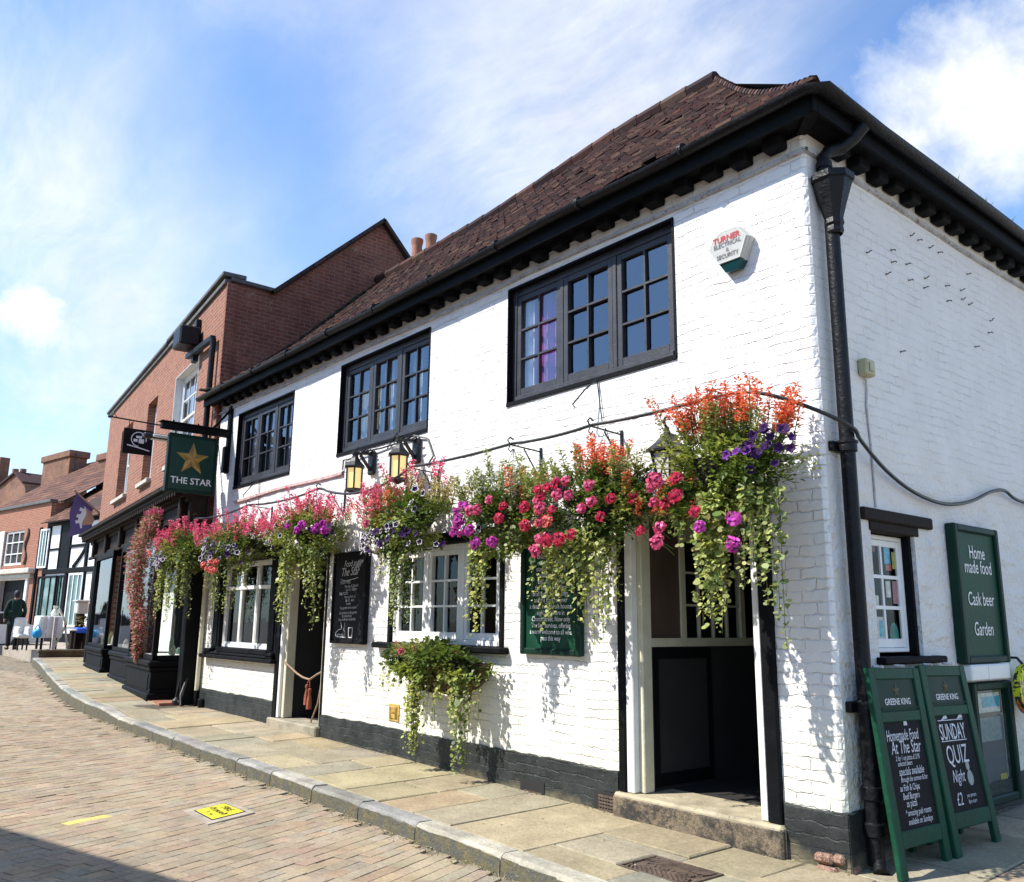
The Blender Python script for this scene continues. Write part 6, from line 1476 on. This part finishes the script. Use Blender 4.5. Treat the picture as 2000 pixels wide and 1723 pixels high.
g = MB(FH); zz = onH(40,1112)[1]; g.bbox(dx0-1.2,dx1+.9,.0,.35,zz-.22,zz,.03); g.bbox(dx0-1.0,dx1+.7,.0,.2,zz-.42,zz-.22,.03); g.build('door_hood', M_['stone_sill'], hb)
g = MB(FH); g.bbox(dx0-.25,dx0,-.2,.08,GF,dz1+.1,.02); g.bbox(dx1,dx1+.25,-.2,.08,GF,dz1+.1,.02); g.bbox(dx0,dx1,-.2,.06,dz1-.15,dz1+.1,.02); go = g.build('door_frame', M_['white_paint'], hb)
g = MB(FH); g.box(dx0,dx1,-.24,-.2,GF,dz1-.15); g.build('door', M_['black_paint'], go)
zr = onH(75,986)[1]
mb = MB(); E_ = lambda u,w,z: FH @ Vector((u,w,z))
roofquad(mb, E_(u0,-.3,zr+.05), E_(.4,-.3,zr+.05), E_(3.0,-5.0,zr+3.4), E_(u0,-5.0,zr+3.4), 16, 34); mb.build('roof', M_['roof_tile_far'], hb)
# half-timbered house
ht = thing('timbered_house', 'black and white half-timbered house with sagging brown tiled roof at the bend', 'house', tuple(E_(4,0,0)))
ze = onH(140,1022)[1]; zj = onH(140,1113)[1]; ue = 11.5
mb = MB(FH); mb.quad((.02,0,0),(.02,0,ze+.3),(ue+7,0,ze+.3),(ue+7,0,0)); mb.quad((0.02,0,0),(.02,-6,0),(.02,-6,ze),(0.02,0,ze)); mb.build('wall', M_['white_plaster'], ht)
mb = MB(FH); T = lambda a0,z0,a1,z1,w=.16,d=.05: mb.bar((a0,.0,z0),(a1,.0,z1),w,d*2,up=(0,0,1)) if abs(a1-a0) > .01 else mb.bbox(a0-w/2,a0+w/2,-.02,d,min(z0,z1),max(z0,z1),.01)
def H_(px,py): return onH(px,py)
ul = [H_(x_,1070)[0] for x_ in (78,97,118,137,145,172,186)]
mb.bbox(.02,ue,-.02,.09,zj-.12,zj+.08,.02); mb.bbox(.02,ue,-.02,.08,ze-.02,ze+.16,.02)
for u_ in (.1,ul[0],ul[3],ul[5],ul[6]+1.2): mb.bbox(u_-.10,u_+.10,-.02,.07,0,ze,.02)
mb.bbox(ul[1]-.05,ul[1]+.05,-.02,.05,zj,ze,.01); mb.bbox(ul[2]-.06,ul[2]+.05,-.02,.05,zj,ze,.01); zm = H_(150,1066)[1]
mb.box(ul[3],ul[5],-.02,.05,zm-.06,zm+.06); mb.box(ul[0],ul[2],-.02,.045,H_(90,1075)[1]-.04,H_(90,1075)[1]+.04)
for k in range(6):
    t0, t1 = k/6, (k+1)/6
    mb.bar((lerp(ul[5],ul[4]+.15,t0),.02,lerp(zm+.1,zj+.1,t0**.7)),(lerp(ul[5],ul[4]+.15,t1),.02,lerp(zm+.1,zj+.1,t1**.7)),.10,.12)
    mb.bar((lerp(ul[5],ul[6]+1.2,t0),.02,lerp(ze-.2,zj+.6,t0**.5)),(lerp(ul[5],ul[6]+1.2,t1),.02,lerp(ze-.2,zj+.6,t1**.5)),.10,.12)
mb.box(ul[2]+.1,ul[3]-.1,.0,.04,zj+.08,ze); mb.bbox(.02,ue,-.02,.06,GF-.5,GF+.45,.02)
mb.build('timber_frame', M_['black_paint'], ht)
def shopw(a0,a1,z0,z1,mn,nm='window'):
    f = MB(FH); f.bbox(a0,a0+.08,.01,.09,z0,z1,.01); f.bbox(a1-.08,a1,.01,.09,z0,z1,.01); f.bbox(a0,a1,.01,.085,z1-.08,z1,.01); f.bbox(a0,a1,.01,.085,z0,z0+.08,.01)
    for k in range(1,3): t = lerp(a0,a1,k/3); f.box(t-.025,t+.025,.01,.08,z0,z1)
    o = f.build(nm, M_['white_paint' if mn == 'w' else 'black_paint'], ht); g = MB(FH); g.quad((a0,.05,z0),(a0,.05,z1),(a1,.05,z1),(a1,.05,z0)); g.build('pane', M_['teal_glass'], o)
tg, nt, out = nodes('teal_glass'); c = objco(nt); k = mixc(nt, ramp(nt, noise_(nt, c, 1.6, 4, .6, .5), .35, .7), (.02,.07,.07), (.16,.26,.26)); pbsdf(nt, out, k, .15, .5)
shopw(H_(72,1180)[0],H_(108,1180)[0],GF+.6,zj-.2,'b'); shopw(H_(111,1180)[0],H_(128,1180)[0],GF+.6,zj-.2,'b'); shopw(H_(132,1180)[0],H_(160,1180)[0],GF+.7,zj-.15,'w')
shopw(ul[0]+.1,ul[1],zj+.15,ze-.1,'w')
g = MB(FH); a0,a1 = H_(176,1180)[0], H_(186,1180)[0]+2.0; g.bbox(a0,a1,.0,.06,GF,zj-.15,.01); do = g.build('door', M_['black_paint'], ht)
g = MB(FH); a0,a1 = H_(185,1150)[0], H_(201,1150)[0]; g.bbox(a0,a1,.06,.10,H_(190,1197)[1],H_(190,1125)[1],.005); g.build('white_panel', M_['white_paint'], do)
g = MB(FH); a0 = H_(183,1150)[0]; g.bbox(a0-.3,a0+.5,.11,.14,H_(190,1180)[1],H_(190,1170)[1],.005); g.build('door_notice', M_['stone_sill'], do)
mb = MB(); zt_ = H_(140,950)[1]
roofquad(mb, E_(-.1,.35,ze+.1), E_(ue+7,.35,ze+.1), E_(ue+7,-4.4,ze+4.5), E_(-1.0,-4.4,ze+3.9), 26, 70); rfh = mb.build('roof', M_['roof_tile_far'], ht)
def chim(px0,px1,ptop,w,name_p,pots=0):
    a0,zt1 = onH(px0,ptop,w); a1,_ = onH(px1,ptop,w); f = MB(FH); f.bbox(a0,a1,w-.9,w,zt1-3.4,zt1-.35,.02); f.bbox(a0-.12,a1+.12,w-1.0,w+.1,zt1-.35,zt1,.03); o = f.build('chimney', M_['chimney_brick'], name_p)
    for k in range(pots): p = FH @ Vector((lerp(a0,a1,(k+.5)/pots),w-.4,zt1)); q = MB(); q.lathe([(.16,0),(.13,.5),(.17,.55),(.17,.65)],p,10); q.build('chimney_pot', M_['terracotta'], o, True)
    return a0, a1, zt1
a0,a1,zt1 = chim(86,137,893,-3.8,rfh); chim(194,212,888,-3.5,rfh)
# aerial on the big chimney
b = MB(FH); um = onH(143,930,-4.0)[0]; zt2 = onH(143,893,-4.0)[1]; b.tube([(um,-4.0,zt2-3.0),(um,-4.0,zt2+.1)],.025,5); b.tube([(um-.75,-4.0,zt2+.35),(um+.55,-4.0,zt2+.02)],.018,5)
for k in range(7): t = k/6; b.tube([(lerp(um-.75,um+.55,t),-4.15,lerp(zt2+.35,zt2+.02,t)),(lerp(um-.75,um+.55,t),-3.85,lerp(zt2+.35,zt2+.02,t))],.010,4)
b.build('aerial', M_['black_iron'], rfh)
# dark house roof further off at the left edge
hd = thing('distant_house', 'dark gabled house with two chimney pots peeping up at the far left edge', 'house', tuple(E_(-8,-14,0)))
w = -12.0; P = [onH(-40,1010,w), onH(-40,985,w), onH(32,925,w), onH(48,945,w), onH(55,1010,w)]
mb = MB(FH); mb.prism([(p[0],p[1]) for p in P]+[(P[-1][0],0),(P[0][0],0)], w-5, w); mb.build('wall', M_['chimney_brick'], hd)
mb = MB(FH); q0, q1, q2 = P[1], P[2], P[3]
for p, q in ((q0,q1),(q1,q2)): mb.bar((p[0],w-2.4,p[1]+.1),(q[0],w-2.4,q[1]+.1),5.2,.16,(.05,.025,.025),up=(0,0,1))
mb.build('roof', M_['roof_tile_far'], hd)
for px in (29,44): a, z = onH(px,930,w-.5); b = MB(); b.lathe([(.22,-.6),(.20,.0),(.17,.2),(.25,.25),(.25,.5),(.2,.5)],FH @ Vector((a,w-.5,z+.1)),10); b.build('chimney_pot', M_['chimney_brick'], hd)
a, z = onH(0,900,w-.5); b = MB(FH); b.bbox(a-.5,a+.35,w-1.2,w-.4,z-2.0,z+.3,.03); b.build('chimney', M_['chimney_brick'], hd)
# flag on its pole
fl = thing('pole_flag', 'purple and orange shop flag hanging from a slanted pole on the timbered house', 'flag', tuple(E_(6,.2,4)))
pb, pt_ = onH(200,1008,.1), onH(144,958,1.6)
A3 = E_(pb[0],.1,pb[1]); r = ray(144,957); k = (FH @ Vector((0,1.6,0))-CAM).dot(HN)/r.dot(HN); B3 = CAM+r*k
b = MB(); b.tube([A3,B3],.035,6); b.build('pole', M_['rope'], fl)
k1 = A3.lerp(B3,.30); k2 = B3.lerp(A3,.03); dn = Vector((0,0,-1))
fm, nt, out = nodes('flag_cloth'); c = objco(nt); a_ = nt.nodes.new('ShaderNodeAttribute'); a_.attribute_name = 'Col'; pbsdf(nt, out, a_.outputs[0], .8, .2)
b = MB(); nU, nV = 10, 12; L_ = 2.05; PUR = (.085,.06,.16); OR = (.34,.19,.13); WH = (.55,.52,.55)
def fp(i,j):
    t = i/nU; s = j/nV; p = k1.lerp(k2,t); q = p+dn*(L_*s*(1-.15*s)*(.45+.55*t+.0)); q = q+HU*(.55*s*(t))*-.3+HN*(.06*math.sin(s*9+t*4)); return q
for i in range(nU):
    for j in range(nV):
        c_ = PUR
        if i < 4 and 2 <= j < 9: c_ = OR
        if i in (5,6) and 3 <= j < 8 and (j % 2 == 1 or i == 5): c_ = WH
        if i == 4 and 1 < j < 10: c_ = WH
        b.quad(fp(i,j),fp(i+1,j),fp(i+1,j+1),fp(i,j+1),c_)
b.build('cloth', M_['flag_cloth'], fl, True)

# ------------------------------------------------------------------ raised terrace and the cafe things on it
TX = -25.0; TZ = .52
mb = MB(); mb.box(-60,TX-.02,.62,14,-.4,TZ)
o = mb.build('terrace', M_['concrete']); o['kind'] = 'structure'
mb = MB(); mb.box(TX-.02,TX+.10,.45,6,-.3,TZ-.02); mb.bbox(TX-.10,TX+.14,.42,6,TZ-.02,TZ+.05,.015)
rw, nt, out = nodes('retaining_wall_mat'); c = objco(nt); k = mixc(nt, ramp(nt, noise_(nt, c, 1.1, 4, .6), .4, .65), (.10,.055,.035), (.13,.12,.08)); k = mixc(nt, ramp(nt, noise_(nt, c, 9, 5, .7), .5, .7), k, (.05,.045,.035)); pbsdf(nt, out, k, .9, .2, 0, bump(nt, noise_(nt, c, 12, 4), .02))
tag(mb.build('retaining_wall', M_['retaining_wall_mat']), 'low stained retaining wall holding up the cafe terrace', 'wall')
mb = MB()
for i in range(2): mb.bbox(TX+.12,TX+1.0-.4*i,.40+.1*i,2.3-.5*i,.0,.255+.07*i,.02)
tag(mb.build('terrace_steps', M_['stone_sill']), 'worn pale stone steps at the foot of the low retaining wall', 'steps')
def T_(px, py, x): p = onB(px, py, x); return p
def at(px, x): return onB(px, 1250, x).y
xx = -27.0
def ground_thing(name, label, cat, px, x, group=None): return thing(name, label, cat, (x, at(px,x), TZ), group)
sc_ = lambda x: (math.hypot(x-CAM.x, 4)+1)/LENS_PX
# cloth-covered table
x = -27.0; y0, y1 = at(70,x), at(112,x); t = ground_thing('cafe_table', 'cafe table under a long white cloth on the terrace', 'table', 90, x)
b = MB(); zt1 = onB(90,1203,x).z; b.bbox(x-.45,x+.45,y0,y1,zt1-.05,zt1,.02)
for i in range(12):
    a = lerp(y0,y1,i/12); a2 = lerp(y0,y1,(i+1)/12); d0 = .46+.03*math.sin(i*1.9); d1 = .46+.03*math.sin((i+1)*1.9); b.quad((x+d0,a,zt1-.02),(x+d1+.03,a,TZ+.35),(x+d1+.03,a2,TZ+.35),(x+d1,a2,zt1-.02))
b.quad((x-.45,y0-.02,zt1-.02),(x+.46,y0-.02,zt1-.02),(x+.46,y0-.02,TZ+.35),(x-.45,y0-.02,TZ+.35)); b.build('cloth', M_['plastic_white'], t)
b = MB(); 
for a in (y0+.1,y1-.1): b.bar((x-.3,a,TZ),(x-.3,a,zt1-.06),.06,.06); b.bar((x+.3,a,TZ),(x+.3,a,zt1-.06),.06,.06)
b.build('leg', M_['dark_wood'], t)
b = MB(); b.lathe([(.09,0),(.12,.08),(.05,.22),(.07,.3),(.06,.31)],(x,at(101,x),zt1),10)
tag(b.build('jug', M_['frosted_glass']), 'pale jug standing on the white clothed cafe table', 'jug')
# white armchair
x = -26.4; ya, yb = at(28,x), at(53,x); t = ground_thing('white_armchair', 'white armchair at the terrace edge beside the dark shrub', 'armchair', 40, x)
b = MB(); b.bbox(x-.35,x+.35,ya,yb,TZ+.35,TZ+.48,.04); b.build('seat', M_['plastic_white'], t); b = MB(); b.bbox(x-.40,x-.28,ya,yb,TZ+.45,TZ+.95,.05); b.build('backrest', M_['plastic_white'], t)
b = MB(); b.bbox(x-.3,x+.3,ya,ya+.08,TZ+.45,TZ+.68,.03); b.bbox(x-.3,x+.3,yb-.08,yb,TZ+.45,TZ+.68,.03); b.build('arm', M_['plastic_white'], t)
b = MB(); 
for a in (ya+.05,yb-.05):
    for d in (-.3,.3): b.bar((x+d,a,TZ),(x+d,a,TZ+.36),.04,.04)
b.build('leg', M_['black_iron'], t)
# person in dark clothes, seen from behind
def skin_mesh(name, verts, edges, radii, m, parent, sub=2):
    me = bpy.data.meshes.new(name); me.from_pydata(verts, edges, []); me.materials.append(M_[m]); o = bpy.data.objects.new(name, me); COL.objects.link(o)
    sk_ = o.modifiers.new('skin','SKIN'); sk_.use_smooth_shade = True
    for i, r in enumerate(radii): me.skin_vertices[0].data[i].radius = (r[0], r[1]) if isinstance(r, tuple) else (r, r)
    me.skin_vertices[0].data[0].use_root = True
    ss = o.modifiers.new('sub','SUBSURF'); ss.levels = sub; ss.render_levels = sub
    if parent is not None: attach(o, parent)
    return o
mat('skin', (.42,.25,.18), .6, .1, 8, 0); mat('coat_cloth', (.008,.030,.022), .9, .25, 6, .004, 40); mat('trouser_cloth', (.010,.010,.013), .9, .25, 6, .004, 40); mat('hair_dark', (.018,.015,.020), .6, .3, 30, .004, 60)
PX = -26.9; PY = at(23,PX) if 'at' in globals() else 0
pe = thing('person', 'person in a dark green coat and black trousers standing by the white armchair', 'person', (PX,PY,TZ))
B0 = Vector((PX,PY,TZ)); V = lambda *a: tuple(B0+Vector(a))
# facing away from the viewer (-x); y is across the body
vs = [V(0,0,.93),V(0,0,1.10),V(-.01,0,1.30),V(.0,0,1.43),V(-.01,0,1.50),V(-.02,0,1.60),V(-.02,0,1.68),
      V(0,-.19,1.40),V(.03,-.26,1.14),V(-.05,-.25,.90),V(-.07,-.25,.80),V(0,.19,1.40),V(.03,.26,1.14),V(-.06,.25,.90),V(-.08,.25,.80),
      V(0,-.09,.88),V(-.02,-.10,.50),V(.03,-.10,.08),V(-.10,-.11,.04),V(0,.09,.88),V(.03,.10,.50),V(.08,.10,.08),V(-.05,.11,.04)]
es = [(0,1),(1,2),(2,3),(3,4),(4,5),(5,6),(3,7),(7,8),(8,9),(9,10),(3,11),(11,12),(12,13),(13,14),(0,15),(15,16),(16,17),(17,18),(0,19),(19,20),(20,21),(21,22)]
rs = [(.13,.16),(.12,.14),(.13,.16),(.08,.10),.055,(.085,.075),(.07,.06),.055,.042,.034,.028,.055,.042,.034,.028,.085,.06,.042,.035,.085,.06,.042,.035]
skin_mesh('body', vs, es, rs, 'skin', pe)
cv = [0,1,2,3,7,8,9,11,12,13]; mp_ = {v:i for i,v in enumerate(cv)}
skin_mesh('coat', [vs[i] for i in cv]+[V(0,0,.70)], [(mp_[a],mp_[b_]) for a,b_ in es if a in mp_ and b_ in mp_]+[(0,10)], [(.17,.21),(.155,.19),(.165,.20),(.10,.13),.075,.062,.052,.075,.062,.052,(.19,.23)], 'coat_cloth', pe)
tv = [0,15,16,17,19,20,21]; mp_ = {v:i for i,v in enumerate(tv)}
skin_mesh('trousers', [vs[i] for i in tv], [(mp_[a],mp_[b_]) for a,b_ in es if a in mp_ and b_ in mp_], [(.15,.18),.105,.08,.065,.105,.08,.065], 'trouser_cloth', pe)
b = MB(); b.lathe([(.02,.115),(.07,.09),(.098,.03),(.098,-.03),(.085,-.09),(.04,-.12)],V(.012,0,1.65),12); b.build('hair', M_['hair_dark'], pe, True)
for sgn in (-1,1):
    q = MB(); q.bbox(PX-.17+(.0 if sgn < 0 else .05),PX+.08+(.0 if sgn < 0 else .05),PY+sgn*.105-.045,PY+sgn*.105+.045,TZ,TZ+.09,.03); q.build('shoe', M_['black_iron'], pe, True)
# tall light planter on a leg, blue cloth bench, blue bag, folded chair
x = -26.2; ya, yb = at(141,x), at(163,x); z0_, z1_ = onB(150,1199,x).z, onB(150,1172,x).z; t = ground_thing('stand_planter', 'light grey trough planter on a dark leg stand on the terrace', 'planter', 150, x)
b = MB(); b.bbox(x-.2,x+.2,ya,yb,z0_,z1_-.05,.03); b.bbox(x-.25,x+.25,ya-.06,yb+.04,z1_-.05,z1_,.02); b.build('trough', M_['frosted_glass'], t)
b = MB(); b.bbox(x-.12,x+.12,(ya+yb)/2-.12,(ya+yb)/2+.10,TZ,z0_,.02); b.build('stand', M_['dark_wood'], t)
b = MB(); bush(b,(x+.1,(ya+yb)/2+.05,z0_-.25),(.15,.2,.2),120,[(.2,.2,.05),(.4,.3,.2)],(.05,.1)); b.build('foliage', M_['leaf'], t)
mat('blue_cloth', (.02,.10,.62), .8, .25, 8, .004, 30); mat('cyan_bag', (.02,.33,.70), .5, .2, 8, .004, 30)
x = -25.9; ya, yb = at(132,x), at(171,x); zc = onB(150,1229,x).z; t = ground_thing('terrace_bench', 'bench draped with a bright blue cloth under the grey trough planter', 'bench', 150, x)
b = MB(); b.bbox(x-.2,x+.2,ya,yb,zc-.05,zc,.02); b.build('seat', M_['plastic_white'], t); b = MB(); b.bbox(x-.22,x+.23,lerp(ya,yb,.3),yb+.02,zc-.11,zc+.05,.04); b.build('cloth', M_['blue_cloth'], t)
b = MB()
for a in (ya+.1,yb-.1): b.bbox(x-.15,x+.15,a-.04,a+.04,TZ,zc-.05,.01)
b.build('leg', M_['dark_wood'], t)
x = -26.0; yc_ = at(71,x); b = MB(); b.bbox(x-.1,x+.1,yc_-.13,yc_+.13,onB(70,1246,x).z,onB(70,1229,x).z,.06); b.tube([(x,yc_-.08,onB(70,1229,x).z),(x,yc_,onB(70,1220,x).z),(x,yc_+.08,onB(70,1229,x).z)],.02,6); tag(b.build('blue_bag', M_['cyan_bag'], None, True), 'bright blue bag hanging at the left end of the white clothed table', 'bag')
x = -26.6; b = MB(); q0, q1 = onB(116,1190,x), onB(130,1219,x); b.bar(q0,q1,.07,.05); b.bar((x,q1.y,q1.z),(x,q1.y-.3,TZ),.05,.05); b.bar((x,q0.y+.2,q0.z-.4),(x,q1.y+.1,TZ),.05,.05); tag(b.build('folding_chair', M_['cream_paint']), 'pale folding chair tilted beside the white clothed table', 'chair')
x = -25.6; b = MB(); yc_ = at(105,x); b.bbox(x-.04,x+.04,yc_-.05,yc_+.05,TZ,onB(105,1205,x).z,.01); tag(b.build('terrace_post', M_['grey_trim']), 'grey square post at the terrace edge in front of the white cloth', 'post')
# white parked car nose at the left edge
x = -28.5; mat('car_white', (.62,.64,.66), .25, .04, 5, 0, 0, .6)
car = thing('parked_car', 'white car parked at the far left edge of the street', 'car', (-29,-.6,.2))
b = MB(); pr = [(-2.1,.35),(-2.15,.75),(-1.9,.95),(-1.1,1.02),(-.5,1.45),(.9,1.48),(1.6,1.05),(2.1,.95),(2.15,.4)]; CM = Matrix.Translation((-32.5,-.2,.18)) @ Matrix.Rotation(R_(100),4,'Z')
b.setM(CM); b.prism(pr,-.82,.82); bo = b.build('body', M_['car_white'], car, True)
b = MB(CM); b.prism([(-1.0,1.03),(-.48,1.40),(.85,1.43),(1.45,1.06)],-.83,.83); b.build('side_windows', M_['interior_dark'], car)
for a in (-1.35,1.35):
    for s in (-.78,.78):
        b = MB(CM); n = 14; P = [(a+.32*math.cos(2*math.pi*k/n), s+d, .32+.32*math.sin(2*math.pi*k/n)) for d in (-.09,.09) for k in range(n)]; b.add(P,[tuple(range(n)),tuple(range(n,2*n))]+[(k,(k+1)%n,n+(k+1)%n,n+k) for k in range(n)]); b.build('wheel', M_['hose_rubber'], car)

# ------------------------------------------------------------------ houses across the street: they shade the road and show in the panes
ac = thing('opposite_house', 'dark gabled house across the street, mirrored in the upper window panes', 'house', (-9,-9,0))
e0, e1 = Vector((-.8,-6.24,5.2)), Vector((-21,-12.28,5.2)); du = (e1-e0).normalized(); dn_ = Vector((-du.y*-1, du.x*-1, 0)); dn_ = Vector((du.y,-du.x,0)); 
if dn_.y > 0: dn_ = -dn_
FO = Matrix(((du.x,dn_.x,0,e0.x),(du.y,dn_.y,0,e0.y),(0,0,1,0),(0,0,0,1))); Ln = (e1-e0).length
b = MB(FO); b.quad((.2,.35,-.4),(Ln,.35,-.4),(Ln,.35,5.2),(.2,.35,5.2)); b.quad((.2,.35,-.4),(.2,6,-.4),(.2,6,5.2),(.2,.35,5.2)); b.add([(.2,.35,5.2),(.2,6.0,5.2),(.2,3.2,8.7)],[(0,1,2)]); b.quad((.2,6,-.4),(Ln,6,-.4),(Ln,6,5.2),(.2,6,5.2)); b.build('wall', M_['red_brick_far'], ac)
b = MB(FO); b.add([(0,0,5.2),(Ln,0,5.2),(Ln,3.2,8.9),(0,3.2,8.9),(0,6.4,5.2),(Ln,6.4,5.2),(0,0,5.1),(Ln,0,5.1)],[(0,1,2,3),(3,2,5,4),(6,7,1,0)],(.09,.045,.035))
for g0 in (5.2,10.4,14.2): b.add([(g0,2.5,6.6),(g0+2.6,2.5,6.6),(g0+1.3,2.5,8.7),(g0+1.3,3.2,8.7),(g0-.35,2.45,6.3),(g0+2.95,2.45,6.3),(g0+1.3,2.45,8.95),(g0+1.3,3.6,8.95),(g0-.35,3.6,6.3),(g0+2.95,3.6,6.3)],[(0,1,2),(4,6,7,8),(6,5,9,7)],(.06,.035,.03))
b.build('roof', M_['roof_tile_far'], ac)
b = MB(FO)
for u_ in (1.6,4.0,8.6,12.8,17): b.bbox(u_,u_+1.1,.28,.36,2.9,4.4,.02); b.bbox(u_,u_+1.1,.28,.36,.7,2.1,.02)
b.build('window', M_['white_paint'], ac)
CL = (35, (0,0,0), (3.1,1.2,0), (1,5,0)); SKT = (1.06,1.38,1.68); CLC = (7.4,7.5,7.6); EXPO = .64
# ------------------------------------------------------------------ sky and sun
LDIR = Vector((.52, 1.0, -1.25)).normalized()          # direction the sunlight travels
EL = math.asin(-LDIR.z); src = -LDIR; AZ = math.atan2(src.x, src.y)
sun = bpy.data.lights.new('sun', 'SUN'); sun.energy = 5.0; sun.angle = R_(.55); sun.color = (1.0,.955,.88)
so = bpy.data.objects.new('sun', sun); COL.objects.link(so); so.rotation_euler = LDIR.to_track_quat('-Z','Y').to_euler()
w = bpy.data.worlds.new('World'); bpy.context.scene.world = w; w.use_nodes = True; nt = w.node_tree; nt.nodes.clear()
sk = nt.nodes.new('ShaderNodeTexSky'); sk.sky_type = 'NISHITA'; sk.sun_disc = False; sk.sun_elevation = EL; sk.sun_rotation = AZ; sk.air_density = 1.0; sk.dust_density = .5; sk.ozone_density = 2.5
geo = nt.nodes.new('ShaderNodeTexCoord'); gen = geo.outputs['Generated']; sep = nt.nodes.new('ShaderNodeSeparateXYZ'); L(nt, gen, sep.inputs[0])
zz = mth(nt, 'ADD', mth(nt, 'MAXIMUM', sep.outputs[2], 0.0), .14)
cb = nt.nodes.new('ShaderNodeCombineXYZ'); L(nt, mth(nt, 'DIVIDE', sep.outputs[0], zz), cb.inputs[0]); L(nt, mth(nt, 'DIVIDE', sep.outputs[1], zz), cb.inputs[1])
cbw = wobble(nt, cb.outputs[0], 1.3, .35)
def cloud(rotz, sx, sy, scale, a, b, detail=7, dist=.6, off=(0,0,0), rough=.58, vec=None):
    mp = nt.nodes.new('ShaderNodeMapping'); mp.inputs['Rotation'].default_value = (0,0,R_(rotz)); mp.inputs['Scale'].default_value = (sx,sy,1); mp.inputs['Location'].default_value = off; L(nt, vec or cbw, mp.inputs[0])
    return ramp(nt, noise_(nt, mp.outputs[0], scale, detail, rough, dist), a, b)
def blob(px, py, r0, r1, wob=.08, ws=5):      # soft patch of sky round one direction
    vd = nt.nodes.new('ShaderNodeVectorMath'); vd.operation = 'DISTANCE'; L(nt, wobble(nt, gen, ws, wob), vd.inputs[0]); vd.inputs[1].default_value = tuple(ray(px,py).normalized())
    mr = nt.nodes.new('ShaderNodeMapRange'); mr.interpolation_type = 'SMOOTHSTEP'; L(nt, vd.outputs[1], mr.inputs[0]); mr.inputs[1].default_value = r1; mr.inputs[2].default_value = r0; mr.inputs[3].default_value = 1; mr.inputs[4].default_value = 0
    return mr.outputs[0]
mul = lambda a, b: mth(nt, 'MULTIPLY', a, b); add = lambda a, b: mth(nt, 'ADD', a, b)
veil = cloud(CL[0]+10, .55, 1.0, .55, .30, .72, 5, .2, CL[2])                       # broad thin veil
str1 = cloud(CL[0], .42, 1.5, 1.5, .36, .74, 10, .3, CL[1], .64)                    # combed streaks
str2 = cloud(CL[0]-25, .5, 1.6, 3.4, .40, .78, 10, .4, CL[3], .66)
wisp = cloud(CL[0]+30, .8, 1.2, 2.2, .52, .80, 12, .6, (4,4,0), .70)
dens = add(mul(veil, .08), mul(mul(str1, add(mul(veil, .65), .35)), .72)); dens = add(dens, mul(mul(str2, veil), .30)); dens = add(dens, mul(wisp, .25))
clear = mth(nt, 'MAXIMUM', mth(nt, 'MAXIMUM', mul(blob(470,330,.26,.05), .80), mul(blob(1720,130,.15,.04), .9)), mul(blob(230,60,.16,.03), .6))
clear = mth(nt, 'MAXIMUM', clear, mul(blob(1990,430,.10,.03), .5))
dens = mul(dens, mth(nt, 'SUBTRACT', 1.0, clear))
dens = add(dens, mul(mul(blob(1250,170,.30,.06,.12), add(mul(str1,.7), .25)), .50)); dens = add(dens, mul(mul(blob(130,430,.26,.05,.12), add(mul(str1,.6), .35)), .55))
# white cloud low in the sky ahead, clear and blue behind the viewer
lowm = nt.nodes.new('ShaderNodeMapRange'); L(nt, sep.outputs[2], lowm.inputs[0]); lowm.inputs[1].default_value = .36; lowm.inputs[2].default_value = .02; lowm.inputs[3].default_value = .0; lowm.inputs[4].default_value = .42
ahead = nt.nodes.new('ShaderNodeMapRange'); L(nt, sep.outputs[1], ahead.inputs[0]); ahead.inputs[1].default_value = -.45; ahead.inputs[2].default_value = .05
dens = mul(add(dens, mul(lowm.outputs[0], cloud(10, .6, 1.6, .8, .22, .60, 8, .4, (7,2,0), .62))), add(mul(ahead.outputs[0], .8), .2))
# rounded cloud banks: one at the right, a small one low at the left
puff = noise_(nt, gen, 6.5, 12, .62, .15); puff2 = noise_(nt, gen, 13, 10, .62, .1)
bk = blob(1925,235,.24,.0,.12); bank = mul(ramp(nt, mul(add(mul(bk, .85), mul(puff, 1.8)), .5), .60, .92), mth(nt, 'MINIMUM', mul(bk, 5), 1.0))
lb = blob(60,632,.10,.0,.05,9); low = mul(ramp(nt, mul(add(mul(lb, .85), mul(puff2, 1.8)), .5), .60, .86), mth(nt, 'MINIMUM', mul(lb, 5), 1.0))
dens = mth(nt, 'MINIMUM', mth(nt, 'MAXIMUM', dens, mth(nt, 'MAXIMUM', mul(bank, .97), mul(low, .92))), .97)
skc = mixc(nt, 1.0, sk.outputs[0], SKT, 'MULTIPLY')
shade = mixc(nt, ramp(nt, puff, .35, .65), tuple(x*.80 for x in CLC), CLC)
col = mixc(nt, dens, skc, shade)
bg = nt.nodes.new('ShaderNodeBackground'); L(nt, col, bg.inputs[0]); bg.inputs[1].default_value = .11
wo = nt.nodes.new('ShaderNodeOutputWorld'); L(nt, bg.outputs[0], wo.inputs[0])
sc = bpy.context.scene; sc.view_settings.view_transform = 'Standard'; sc.view_settings.look = 'None'; sc.view_settings.exposure = EXPO; sc.view_settings.gamma = 1
sc.cycles.max_bounces = 7; sc.cycles.diffuse_bounces = 3; sc.cycles.glossy_bounces = 3; sc.cycles.transparent_max_bounces = 12; sc.cycles.transmission_bounces = 3
sc.cycles.caustics_reflective = False; sc.cycles.caustics_refractive = False; sc.cycles.sample_clamp_indirect = 6; sc.cycles.use_denoising = True
